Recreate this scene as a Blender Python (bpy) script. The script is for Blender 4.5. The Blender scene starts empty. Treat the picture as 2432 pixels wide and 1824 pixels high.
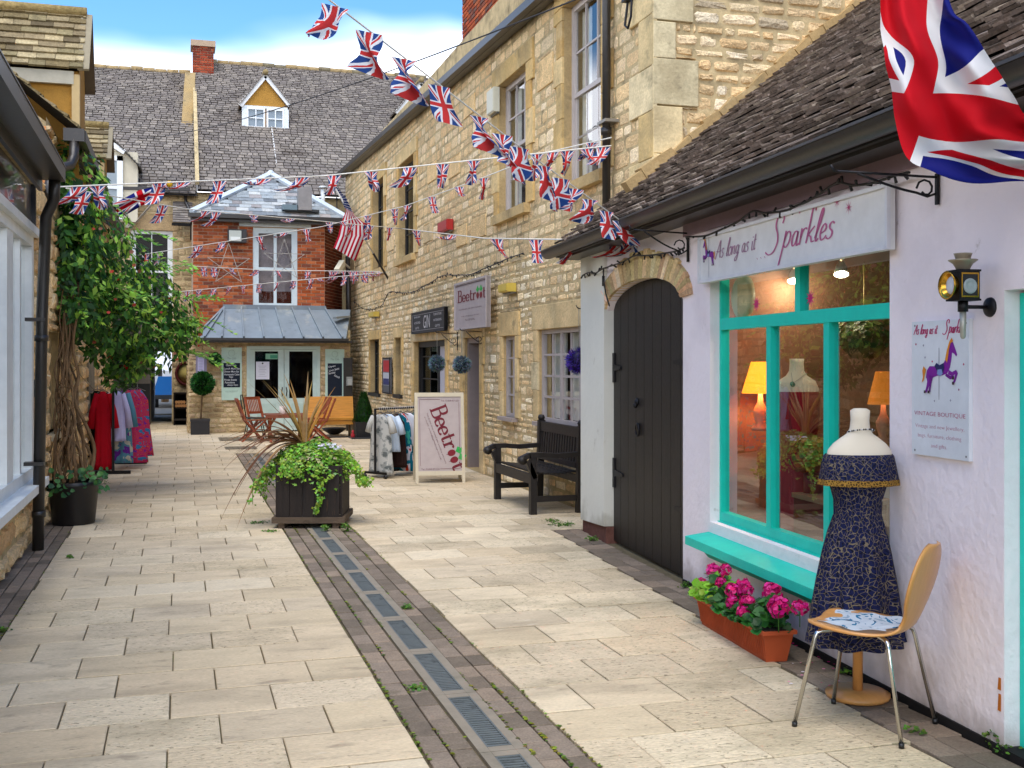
import bpy, math, random
from mathutils import Vector, Matrix, noise
random.seed(7)
R = random.uniform
# ------------------------------------------------------------------ camera, sky, sun, exposure
F = 2650.0
YAW = math.atan((1216-425)/F)
SY, CY = math.sin(YAW), math.cos(YAW)
sc = bpy.context.scene
cam = bpy.data.cameras.new('camera'); camo = bpy.data.objects.new('camera', cam)
sc.collection.objects.link(camo)
camo.location = (0, 0, 1.6); camo.rotation_euler = (math.radians(90), 0, -YAW)
cam.sensor_width = 36; cam.lens = F/2432*36; cam.shift_y = -(912-860)/2432
cam.clip_start = .05; cam.clip_end = 4000
sc.camera = camo
SUN_EL, SUN_AZ = 66, 205          # azimuth measured clockwise from +Y (down the alley)
w = bpy.data.worlds.new('World'); sc.world = w; w.use_nodes = True
nt = w.node_tree; nt.nodes.clear()
def nd(nt, t, **k):
    n = nt.nodes.new(t)
    for a, b in k.items():
        setattr(n, a, b)
    return n
sky = nd(nt, 'ShaderNodeTexSky', sky_type='NISHITA', sun_disc=False)
sky.sun_elevation = math.radians(SUN_EL); sky.sun_rotation = math.radians(SUN_AZ)
sky.air_density = 1.0; sky.dust_density = .4; sky.ozone_density = 2.0
bg = nd(nt, 'ShaderNodeBackground'); bg.inputs[1].default_value = .1
out = nd(nt, 'ShaderNodeOutputWorld')
tc = nd(nt, 'ShaderNodeTexCoord')
sep = nd(nt, 'ShaderNodeSeparateXYZ'); nt.links.new(tc.outputs['Generated'], sep.inputs[0])
mp = nd(nt, 'ShaderNodeMapping'); mp.inputs['Scale'].default_value = (1.2, 1.2, 3.0); mp.inputs['Location'].default_value = (.35, .2, .1)
nt.links.new(tc.outputs['Generated'], mp.inputs[0])
nz = nd(nt, 'ShaderNodeTexNoise'); nz.inputs['Scale'].default_value = 2.2; nz.inputs['Detail'].default_value = 4; nz.inputs['Roughness'].default_value = .45
nt.links.new(mp.outputs[0], nz.inputs[0])
# the cloud bank lies low over the roofs and thins upward
mz = nd(nt, 'ShaderNodeMath', operation='MULTIPLY_ADD'); mz.inputs[1].default_value = -6.5; mz.inputs[2].default_value = 1.77
nt.links.new(sep.outputs[2], mz.inputs[0])
hi = nd(nt, 'ShaderNodeMapRange', interpolation_type='SMOOTHSTEP'); hi.inputs[1].default_value = .42; hi.inputs[2].default_value = .62
nt.links.new(sep.outputs[2], hi.inputs[0])
bk = nd(nt, 'ShaderNodeMapRange', interpolation_type='SMOOTHSTEP'); bk.inputs[1].default_value = .75; bk.inputs[2].default_value = .45
nt.links.new(sep.outputs[1], bk.inputs[0])
hb = nd(nt, 'ShaderNodeMath', operation='MAXIMUM'); nt.links.new(hi.outputs[0], hb.inputs[0]); nt.links.new(bk.outputs[0], hb.inputs[1])
a0 = nd(nt, 'ShaderNodeMath', operation='ADD'); nt.links.new(mz.outputs[0], a0.inputs[0]); nt.links.new(hb.outputs[0], a0.inputs[1])
ad = nd(nt, 'ShaderNodeMath', operation='ADD'); nt.links.new(a0.outputs[0], ad.inputs[0]); nt.links.new(nz.outputs[0], ad.inputs[1])
mr = nd(nt, 'ShaderNodeMapRange', interpolation_type='SMOOTHSTEP'); mr.inputs[1].default_value = .40; mr.inputs[2].default_value = .78
nt.links.new(ad.outputs[0], mr.inputs[0])
hs = nd(nt, 'ShaderNodeHueSaturation'); hs.inputs['Saturation'].default_value = 1.3; hs.inputs['Value'].default_value = .84
nt.links.new(sky.outputs[0], hs.inputs['Color'])
mx = nd(nt, 'ShaderNodeMix', data_type='RGBA'); mx.inputs[7].default_value = (9.0, 9.2, 9.9, 1)
nt.links.new(mr.outputs[0], mx.inputs[0]); nt.links.new(hs.outputs[0], mx.inputs[6])
nt.links.new(mx.outputs[2], bg.inputs[0]); nt.links.new(bg.outputs[0], out.inputs[0])
sun = bpy.data.lights.new('sun', 'SUN'); suno = bpy.data.objects.new('sun', sun); sc.collection.objects.link(suno)
sun.energy = 1.0; sun.angle = math.radians(45); sun.color = (1, .95, .87)
az = math.radians(SUN_AZ); el = math.radians(SUN_EL)
sd = Vector((math.sin(az)*math.cos(el), math.cos(az)*math.cos(el), math.sin(el)))
suno.rotation_euler = sd.to_track_quat('Z', 'Y').to_euler()
suno.location = (0, 0, 30)
sc.view_settings.view_transform = 'Standard'; sc.view_settings.look = 'None'
sc.view_settings.exposure = 1.78; sc.view_settings.gamma = 1
sc.render.engine = 'CYCLES'
try:
    sc.cycles.max_bounces = 6; sc.cycles.transparent_max_bounces = 12
except Exception: pass

# ------------------------------------------------------------------ projecting plan points
def ray(u, v):
    a = (u-1216)/F
    return Vector((SY+CY*a, CY-SY*a, (860-v)/F))
def G(u, v, z=0):                       # the point of the level z seen at u, v
    d = ray(u, v); t = (z-1.6)/d.z
    return Vector((d.x*t, d.y*t, z))
def PX(u, v, x):
    d = ray(u, v); t = x/d.x
    return Vector((x, d.y*t, 1.6+d.z*t))
def PY(u, v, y):
    d = ray(u, v); t = y/d.y
    return Vector((d.x*t, y, 1.6+d.z*t))
def PD(u, v, D):                        # at distance D along the view
    d = ray(u, v)
    return Vector((d.x*D, d.y*D, 1.6+d.z*D))

# ------------------------------------------------------------------ materials
def lin(h):
    if not isinstance(h, str): return tuple(h)
    c = [int(h[i:i+2], 16)/255 for i in (0, 2, 4)]
    return tuple(x/12.92 if x <= .04045 else ((x+.055)/1.055)**2.4 for x in c)
MATS = {}
def pm(name, col=None, rough=.6, var=.15, scale=6, bump=.1, bscale=40, bdist=.01, metal=0, spec=.4, stretch=None,
       dirt=None, dscale=3, dthr=.58, dsoft=.12, damt=1, trans=0, coat=0, emis=None, estr=0, bdetail=6, fine=0, alpha=1, sat=1, val=1, base=None):
    m = bpy.data.materials.new(name); m.use_nodes = True
    t = m.node_tree; p = t.nodes['Principled BSDF']; L = t.links.new
    tcn = nd(t, 'ShaderNodeTexCoord'); mpn = nd(t, 'ShaderNodeMapping')
    if stretch: mpn.inputs['Scale'].default_value = stretch
    L(tcn.outputs['Object'], mpn.inputs[0])
    n1 = nd(t, 'ShaderNodeTexNoise'); n1.inputs['Scale'].default_value = scale; n1.inputs['Detail'].default_value = 5
    n1.inputs['Roughness'].default_value = .62
    L(mpn.outputs[0], n1.inputs[0])
    r = nd(t, 'ShaderNodeMapRange'); r.inputs[1].default_value = .25; r.inputs[2].default_value = .75
    r.inputs[3].default_value = 1-var; r.inputs[4].default_value = 1+var
    L(n1.outputs[0], r.inputs[0])
    if col is None:
        c = nd(t, 'ShaderNodeAttribute', attribute_name='Col').outputs['Color']
    else:
        c = nd(t, 'ShaderNodeRGB'); c.outputs[0].default_value = (*lin(col), 1); c = c.outputs[0]
    mu = nd(t, 'ShaderNodeVectorMath', operation='SCALE'); L(c, mu.inputs[0]); L(r.outputs[0], mu.inputs['Scale'])
    c = mu.outputs[0]
    if fine:
        n4 = nd(t, 'ShaderNodeTexNoise'); n4.inputs['Scale'].default_value = bscale*1.3; n4.inputs['Detail'].default_value = 3
        L(mpn.outputs[0], n4.inputs[0])
        r4 = nd(t, 'ShaderNodeMapRange'); r4.inputs[1].default_value = .3; r4.inputs[2].default_value = .7
        r4.inputs[3].default_value = 1-fine; r4.inputs[4].default_value = 1+fine
        L(n4.outputs[0], r4.inputs[0])
        m4 = nd(t, 'ShaderNodeVectorMath', operation='SCALE'); L(c, m4.inputs[0]); L(r4.outputs[0], m4.inputs['Scale']); c = m4.outputs[0]
    for di in (dirt if isinstance(dirt, list) else ([(dirt, dscale, dthr, dsoft, damt)] if dirt else [])):
        n2 = nd(t, 'ShaderNodeTexNoise'); n2.inputs['Scale'].default_value = di[1]; n2.inputs['Detail'].default_value = 7
        n2.inputs['Roughness'].default_value = .65
        off = nd(t, 'ShaderNodeMapping'); off.inputs['Location'].default_value = (R(0, 9), R(0, 9), R(0, 9)); L(mpn.outputs[0], off.inputs[0]); L(off.outputs[0], n2.inputs[0])
        r2 = nd(t, 'ShaderNodeMapRange'); r2.inputs[1].default_value = di[2]; r2.inputs[2].default_value = di[2]+di[3]; r2.inputs[4].default_value = di[4]
        L(n2.outputs[0], r2.inputs[0])
        mm = nd(t, 'ShaderNodeMix', data_type='RGBA'); mm.inputs[7].default_value = (*lin(di[0]), 1)
        L(r2.outputs[0], mm.inputs[0]); L(c, mm.inputs[6]); c = mm.outputs[2]
    if base:      # splash dirt along the foot of a wall: (colour, height, amount)
        gm = nd(t, 'ShaderNodeNewGeometry'); sz_ = nd(t, 'ShaderNodeSeparateXYZ'); L(gm.outputs['Position'], sz_.inputs[0])
        nb_ = nd(t, 'ShaderNodeTexNoise'); nb_.inputs['Scale'].default_value = 5; nb_.inputs['Detail'].default_value = 7; L(mpn.outputs[0], nb_.inputs[0])
        r5 = nd(t, 'ShaderNodeMapRange'); r5.inputs[1].default_value = base[1]; r5.inputs[2].default_value = 0; r5.inputs[3].default_value = -.25; r5.inputs[4].default_value = .35; r5.clamp = False; L(sz_.outputs[2], r5.inputs[0])
        a5 = nd(t, 'ShaderNodeMath', operation='ADD'); L(r5.outputs[0], a5.inputs[0]); L(nb_.outputs[0], a5.inputs[1])
        r6 = nd(t, 'ShaderNodeMapRange'); r6.inputs[1].default_value = .5; r6.inputs[2].default_value = .85; r6.inputs[4].default_value = base[2]; L(a5.outputs[0], r6.inputs[0])
        m6 = nd(t, 'ShaderNodeMix', data_type='RGBA'); m6.inputs[7].default_value = (*lin(base[0]), 1); L(r6.outputs[0], m6.inputs[0]); L(c, m6.inputs[6]); c = m6.outputs[2]
    if sat != 1 or val != 1:
        hq = nd(t, 'ShaderNodeHueSaturation'); hq.inputs['Saturation'].default_value = sat; hq.inputs['Value'].default_value = val; L(c, hq.inputs['Color']); c = hq.outputs[0]
    L(c, p.inputs['Base Color'])
    if bump:
        n3 = nd(t, 'ShaderNodeTexNoise'); n3.inputs['Scale'].default_value = bscale; n3.inputs['Detail'].default_value = bdetail
        L(mpn.outputs[0], n3.inputs[0])
        b = nd(t, 'ShaderNodeBump'); b.inputs['Strength'].default_value = min(1, bump); b.inputs['Distance'].default_value = bdist
        L(n3.outputs[0], b.inputs['Height']); L(b.outputs[0], p.inputs['Normal'])
    p.inputs['Roughness'].default_value = rough; p.inputs['Metallic'].default_value = metal
    p.inputs['Specular IOR Level'].default_value = spec
    if coat: p.inputs['Coat Weight'].default_value = coat
    if emis: p.inputs['Emission Color'].default_value = (*lin(emis), 1); p.inputs['Emission Strength'].default_value = estr
    if trans:
        tr = nd(t, 'ShaderNodeBsdfTranslucent'); L(c, tr.inputs[0])
        ms = nd(t, 'ShaderNodeMixShader'); ms.inputs[0].default_value = trans
        L(p.outputs[0], ms.inputs[1]); L(tr.outputs[0], ms.inputs[2]); L(ms.outputs[0], t.nodes['Material Output'].inputs[0])
    MATS[name] = m
    return m
LICH = '3d3a2c'
pm('stone', None, .9, .2, 9, .9, 42, .02, spec=.1, sat=.8, val=1.2, fine=.22, dirt=[('59503c', 1.6, .58, .16, .62), ('3c3628', 11, .67, .08, .55), ('d0b274', 2.3, .60, .15, .35)])
pm('ashlar', None, .9, .22, 3, .6, 30, .012, spec=.15, sat=.9, val=1.0, fine=.1, dirt=[('97845c', 1.5, .47, .2, .6), ('6a6048', 3.2, .56, .12, .55), ('e0cc9a', 2, .58, .1, .35), ('3a3427', 14, .66, .08, .5)])
pm('mortar', 'bfaa80', .95, .25, 8, .6, 50, .01, spec=.1, dirt=[('5a513e', 3, .5, .2, .7)])
pm('brick', None, .85, .25, 14, .5, 60, .006, spec=.15, fine=.12, dirt=[('5e3a2c', 5, .6, .15, .5)])
pm('brick_joint', 'a9927a', .95, .2, 12, .3, 50)
pm('slate', None, .85, .25, 9, .6, 45, .01, spec=.12, fine=.15, dirt=[('c0b8a6', 16, .67, .06, .4), ('3a332c', 7, .60, .06, .6), ('453a30', .9, .60, .12, .45)])
pm('stone_tile', None, .9, .22, 7, .8, 30, .02, spec=.12, fine=.2, dirt=[('a39b82', 18, .66, .06, .6), ('1f1b18', 3, .58, .15, .55), ('3f4127', 6, .64, .08, .5)])
pm('paving', None, .85, .1, 3.5, .7, 26, .009, spec=.12, fine=.1, stretch=(1.3, 3, 1), dirt=[('6b5b49', 14, .63, .04, .5), ('8b7d68', .8, .48, .2, .45), ('74675a', 2.8, .58, .12, .42), ('4f4a40', 34, .72, .03, .6), ('d8ccb4', 5, .62, .1, .4)], val=.95, sat=.96)
pm('paving_rough', None, .85, .12, 4, 1, 18, .014, spec=.12, fine=.12, stretch=(1.8, 3, 1), dirt=[('655a44', 15, .59, .03, .6), ('857b60', .8, .48, .2, .5), ('d8ccb4', 5, .62, .1, .3)], val=.95, sat=.96)
pm('clay_paver', None, .85, .2, 10, .5, 70, .006, spec=.2, fine=.18, dirt=[('4d4a2e', 4, .63, .08, .5), ('8f8a7e', 7, .66, .06, .3)])
pm('joint', '62573f', .95, .3, 6, .5, 40, dirt=[('5d6a24', 3.5, .58, .06, .9)])
pm('concrete', '8a7f6e', .85, .15, 8, .3, 60, .004, dirt=[('6b6552', 4, .55, .15, .6)])
pm('pink_render', 'f0e6e8', .85, .04, 1.3, .55, 22, .012, spec=.15, dirt=[('c8bcc0', 1.3, .52, .25, .5), ('b3a69c', 7, .67, .05, .45)], base=('8f8274', .3, .6))
pm('white_render', 'dedccf', .85, .05, 2, .35, 16, .01, spec=.2, dirt=[('a9a38e', 3.4, .63, .1, .5)], base=('8d8468', .5, .6))
pm('pale_render', 'c9c0a8', .9, .12, 3, .4, 30)
pm('ochre_render', 'a97c33', .9, .15, 6, .6, 55, .01, dirt=[('8a632a', 12, .6, .1, .4)])
pm('paint', None, .5, .09, 7, .2, 25, .003, spec=.35)
pm('worn_paint', None, .55, .08, 5, .2, 40, .003, dirt=[('8a8878', 9, .66, .05, .5)])
pm('matt', None, .8, .12, 9, .15, 60, .003, spec=.25)
pm('black_wood', '211c19', .5, .3, 3, .5, 26, .006, spec=.4, stretch=(9, 9, .8), dirt=[('3a332d', 5, .58, .12, .55)])
pm('tub_wood', '231a14', .7, .4, 4, .6, 30, .006, stretch=(8, 8, .9), dirt=[('6d5137', 3.4, .63, .1, .7)])
pm('grey_wood', '5c4c3c', .85, .3, 6, .6, 40, stretch=(1, 6, 6), dirt=[('3a3a2a', 5, .55, .15, .6)])
pm('teak', None, .5, .28, 6, .3, 40, .004, stretch=(4, 4, 1), spec=.35)
pm('pine', 'c0842f', .42, .25, 5, .2, 30, .004, stretch=(.8, 9, 9), spec=.4, dirt=[('96601c', 7, .6, .1, .6)])
pm('beech', 'c98f4f', .35, .1, 4, .05, 30, stretch=(12, 2, 2), spec=.4, coat=.2)
pm('lead', '7d8890', .5, .16, 3, .15, 14, metal=.25, spec=.4, dirt=[('a9a89c', 2.2, .56, .15, .7), ('56616b', 5, .6, .1, .5)])
pm('metal', None, .45, .15, 6, .1, 50, metal=.5, spec=.5)
pm('chrome', 'c9c7c2', .22, .06, 5, 0, metal=1)
pm('brass', 'c79a3b', .25, .1, 6, .05, 60, metal=1)
pm('iron', '17161a', .5, .2, 10, .15, 60, metal=.4, spec=.5)
pm('gutter', '2b2723', .38, .12, 5, .1, 30, spec=.5, dirt=[('433c34', 6, .6, .1, .5)])
pm('grate', '656a68', .6, .2, 8, .2, 60, metal=.12, dirt=[('3b3a34', 9, .58, .1, .6)])
pm('plastic', None, .45, .08, 6, .05, 40, spec=.5)
pm('terracotta', 'b0502b', .65, .1, 6, .15, 60, .003, spec=.3)
pm('leaf', None, .5, .25, 9, .1, 60, spec=.35, trans=.28)
pm('petal', None, .6, .15, 20, 0, trans=.3, spec=.2)
pm('bark', '6b5236', .95, .35, 9, .8, 30, .01, stretch=(3, 3, .8))
pm('soil', '2a2017', .95, .3, 20, .9, 60)
pm('cloth', None, .85, .12, 8, .2, 90, .003, spec=.15, trans=.12)
pm('skinform', 'd8cdb8', .75, .05, 4, .1, 80, .002, spec=.25)
pm('string', 'd8d4c8', .8, .1, 10, 0)
pm('interior', None, .9, .3, 4, .3, 20, spec=.1)
pm('shade_dim', 'c9812c', .8, .1, 5, 0, emis='ff8a18', estr=.12)
pm('shade_lit', 'f3a93c', .8, .1, 5, 0, emis='ff8a18', estr=.8)
pm('bulb_lit', 'ffffff', .5, 0, 5, 0, emis='ffd59a', estr=4)
pm('van_paint', None, .3, .03, 4, 0, spec=.5, coat=.5)
pm('road', '5a5852', .9, .15, 10, .4, 60)
pm('gown', '8b1220', .6, .2, 6, .2, 40, emis=None)
def glass_mat(name, tint=(.9, .93, .92), refl=1.0, rough=.0):
    m = bpy.data.materials.new(name); m.use_nodes = True; t = m.node_tree; t.nodes.clear(); L = t.links.new
    o = nd(t, 'ShaderNodeOutputMaterial'); tr = nd(t, 'ShaderNodeBsdfTransparent'); tr.inputs[0].default_value = (*tint, 1)
    g = nd(t, 'ShaderNodeBsdfGlossy'); g.inputs['Roughness'].default_value = rough; g.inputs[0].default_value = (refl, refl, refl, 1)
    fr = nd(t, 'ShaderNodeFresnel'); fr.inputs[0].default_value = 1.55
    tcn = nd(t, 'ShaderNodeTexCoord'); n = nd(t, 'ShaderNodeTexNoise'); n.inputs['Scale'].default_value = 1.5; L(tcn.outputs['Object'], n.inputs[0])
    b = nd(t, 'ShaderNodeBump'); b.inputs['Strength'].default_value = .12; b.inputs['Distance'].default_value = .02; L(n.outputs[0], b.inputs['Height']); L(b.outputs[0], g.inputs['Normal'])
    mu = nd(t, 'ShaderNodeMath', operation='MULTIPLY'); mu.inputs[1].default_value = .24; L(fr.outputs[0], mu.inputs[0])
    ms = nd(t, 'ShaderNodeMixShader'); L(mu.outputs[0], ms.inputs[0]); L(tr.outputs[0], ms.inputs[1]); L(g.outputs[0], ms.inputs[2]); L(ms.outputs[0], o.inputs[0])
    MATS[name] = m
glass_mat('glass'); glass_mat('glass_dim', (.55, .6, .6))
# node arithmetic for printed cloth
class Ex:
    def __init__(s, t, sock): s.t = t; s.k = sock
    def op(s, o, b=None, c=None):
        n = nd(s.t, 'ShaderNodeMath', operation=o); s.t.links.new(s.k, n.inputs[0])
        for i, q in ((1, b), (2, c)):
            if q is None: continue
            if isinstance(q, Ex): s.t.links.new(q.k, n.inputs[i])
            else: n.inputs[i].default_value = q
        return Ex(s.t, n.outputs[0])
    def __add__(s, b): return s.op('ADD', b)
    def __sub__(s, b): return s.op('SUBTRACT', b)
    def __mul__(s, b): return s.op('MULTIPLY', b)
    def abs(s): return s.op('ABSOLUTE')
    def lt(s, b): return s.op('LESS_THAN', b)
    def gt(s, b): return s.op('GREATER_THAN', b)
    def mx(s, b): return s.op('MAXIMUM', b)
def cmix(t, c, f, col):
    mm = nd(t, 'ShaderNodeMix', data_type='RGBA'); t.links.new(f.k, mm.inputs[0])
    if isinstance(c, tuple): mm.inputs[6].default_value = (*c, 1)
    else: t.links.new(c, mm.inputs[6])
    mm.inputs[7].default_value = (*lin(col), 1); return mm.outputs[2]
def cloth_print(name, fn, trans=.3, rough=.8):
    m = bpy.data.materials.new(name); m.use_nodes = True; t = m.node_tree; p = t.nodes['Principled BSDF']
    uv = nd(t, 'ShaderNodeUVMap', uv_map='UVMap'); sp = nd(t, 'ShaderNodeSeparateXYZ'); t.links.new(uv.outputs[0], sp.inputs[0])
    c = fn(t, Ex(t, sp.outputs[0]), Ex(t, sp.outputs[1]), uv)
    t.links.new(c, p.inputs['Base Color']); p.inputs['Roughness'].default_value = rough; p.inputs['Specular IOR Level'].default_value = .2
    wv = nd(t, 'ShaderNodeTexNoise'); wv.inputs['Scale'].default_value = 6; b = nd(t, 'ShaderNodeBump'); b.inputs['Strength'].default_value = .25; b.inputs['Distance'].default_value = .02
    tcn = nd(t, 'ShaderNodeTexCoord'); t.links.new(tcn.outputs['Object'], wv.inputs[0]); t.links.new(wv.outputs[0], b.inputs['Height']); t.links.new(b.outputs[0], p.inputs['Normal'])
    tr = nd(t, 'ShaderNodeBsdfTranslucent'); t.links.new(c, tr.inputs[0]); ms = nd(t, 'ShaderNodeMixShader'); ms.inputs[0].default_value = trans
    t.links.new(p.outputs[0], ms.inputs[1]); t.links.new(tr.outputs[0], ms.inputs[2]); t.links.new(ms.outputs[0], t.nodes['Material Output'].inputs[0])
    MATS[name] = m
def jack(red, white, blue):
    def f(t, u, v, uv):
        X = (u-.5)*2; Y = v-.5; sg = X.op('SIGN')
        q1 = (Y-X*.5)*.894*sg; q2 = (Y+X*.5)*.894*sg
        c = cmix(t, lin(blue), q1.abs().lt(.10).mx(q2.abs().lt(.10)), white)
        r = (q1.gt(-.068)*q1.lt(.0)).mx(q2.gt(-.068)*q2.lt(.0))
        c = cmix(t, c, r, red)
        c = cmix(t, c, X.abs().lt(.17).mx(Y.abs().lt(.17)), white)
        return cmix(t, c, X.abs().lt(.105).mx(Y.abs().lt(.105)), red)
    return f
cloth_print('union_cloth', jack('c43634', 'dedede', '26447e'))  # bunting colours paler: backlight through the cloth is put into the print
cloth_print('union_cloth_big', jack('c80d1c', 'e2e0dc', '131a6e'), .35)
def stars(t, u, v, uv):
    st = (v*13*.5).op('FRACT').lt(.5)
    c = cmix(t, lin('dcd6d4'), st, 'b40f2a')
    can = u.lt(.36)
    c = cmix(t, c, can, '14215c')
    fx = ((u*27.5).op('FRACT')-.5).abs(); fy = ((v*16.6).op('FRACT')-.5).abs()
    return cmix(t, c, can*(fx+fy).lt(.3), 'e6e6e6')
cloth_print('stars_cloth', stars)
def vor(t, uv, scale, feature='DISTANCE_TO_EDGE'):
    n = nd(t, 'ShaderNodeTexVoronoi', feature=feature); n.inputs['Scale'].default_value = scale; t.links.new(uv.outputs[0], n.inputs[0]); return n
def lace(t, u, v, uv):
    ns = nd(t, 'ShaderNodeTexNoise'); ns.inputs['Scale'].default_value = 60; t.links.new(uv.outputs[0], ns.inputs[0])
    nz_ = nd(t, 'ShaderNodeTexNoise'); nz_.inputs['Scale'].default_value = 16; t.links.new(uv.outputs[0], nz_.inputs[0])
    vm = nd(t, 'ShaderNodeVectorMath', operation='MULTIPLY_ADD'); t.links.new(nz_.outputs['Color'], vm.inputs[0]); vm.inputs[1].default_value = (.06, .06, 0); t.links.new(uv.outputs[0], vm.inputs[2])
    a = nd(t, 'ShaderNodeTexVoronoi', feature='DISTANCE_TO_EDGE'); a.inputs['Scale'].default_value = 36; t.links.new(vm.outputs[0], a.inputs[0]); c = cmix(t, lin('10173f'), Ex(t, ns.outputs[0]).gt(.56), '080a1c')
    return cmix(t, c, Ex(t, a.outputs[0]).lt(.036), '6f6450')
cloth_print('lace_cloth', lace, .02)
def fringe(t, u, v, uv):
    a = vor(t, uv, 60); return cmix(t, lin('4a3515'), Ex(t, a.outputs[0]).lt(.12), '9a7430')
cloth_print('gold_lace', fringe, .05)
def swirl(t, u, v, uv):
    a = vor(t, uv, 7, 'F1'); d = Ex(t, a.outputs['Distance'])
    c = cmix(t, lin('c2236f'), (d*6).op('FRACT').lt(.28), 'd8602c')
    ns = nd(t, 'ShaderNodeTexNoise'); ns.inputs['Scale'].default_value = 5; t.links.new(uv.outputs[0], ns.inputs[0]); e = Ex(t, ns.outputs[0])
    c = cmix(t, c, e.gt(.60), '3c7fae'); return cmix(t, c, e.lt(.37), '7a2f9c')
cloth_print('swirl_cloth', swirl)
def bluepat(t, u, v, uv):
    ns = nd(t, 'ShaderNodeTexNoise'); ns.inputs['Scale'].default_value = 4; t.links.new(uv.outputs[0], ns.inputs[0]); e = Ex(t, ns.outputs[0])
    c = cmix(t, lin('5d93a8'), e.gt(.56), '74309a'); return cmix(t, c, e.lt(.42), 'c9c3b0')
cloth_print('blue_pattern_cloth', bluepat)
def greyprint(t, u, v, uv):
    ns = nd(t, 'ShaderNodeTexNoise'); ns.inputs['Scale'].default_value = 5; ns.inputs['Detail'].default_value = 6; t.links.new(uv.outputs[0], ns.inputs[0]); e = Ex(t, ns.outputs[0])
    c = cmix(t, lin('d2d0c8'), e.gt(.52), 'a9aaa4'); return cmix(t, c, e.gt(.60), '6f7472')
cloth_print('grey_print_cloth', greyprint)
def multi(t, u, v, uv):
    ns = nd(t, 'ShaderNodeTexNoise'); ns.inputs['Scale'].default_value = 3; t.links.new(uv.outputs[0], ns.inputs[0]); e = Ex(t, ns.outputs[0])
    c = cmix(t, lin('0f6f86'), e.gt(.55), 'd8d4de'); c = cmix(t, c, e.gt(.62), 'c9381c'); return cmix(t, c, e.lt(.38), '3fae9c')
cloth_print('teal_pattern_cloth', multi)
def wavec(t, u, v, uv):
    ns = nd(t, 'ShaderNodeTexNoise'); ns.inputs['Scale'].default_value = 4; ns.inputs['Distortion'].default_value = 1.5; t.links.new(uv.outputs[0], ns.inputs[0]); e = Ex(t, ns.outputs[0])
    c = cmix(t, lin('cfdbe4'), e.gt(.58), '2c7ba3'); c = cmix(t, c, e.gt(.66), '16222e'); return cmix(t, c, e.lt(.36), '9fb6c6')
cloth_print('scarf_cloth', wavec)

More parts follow.
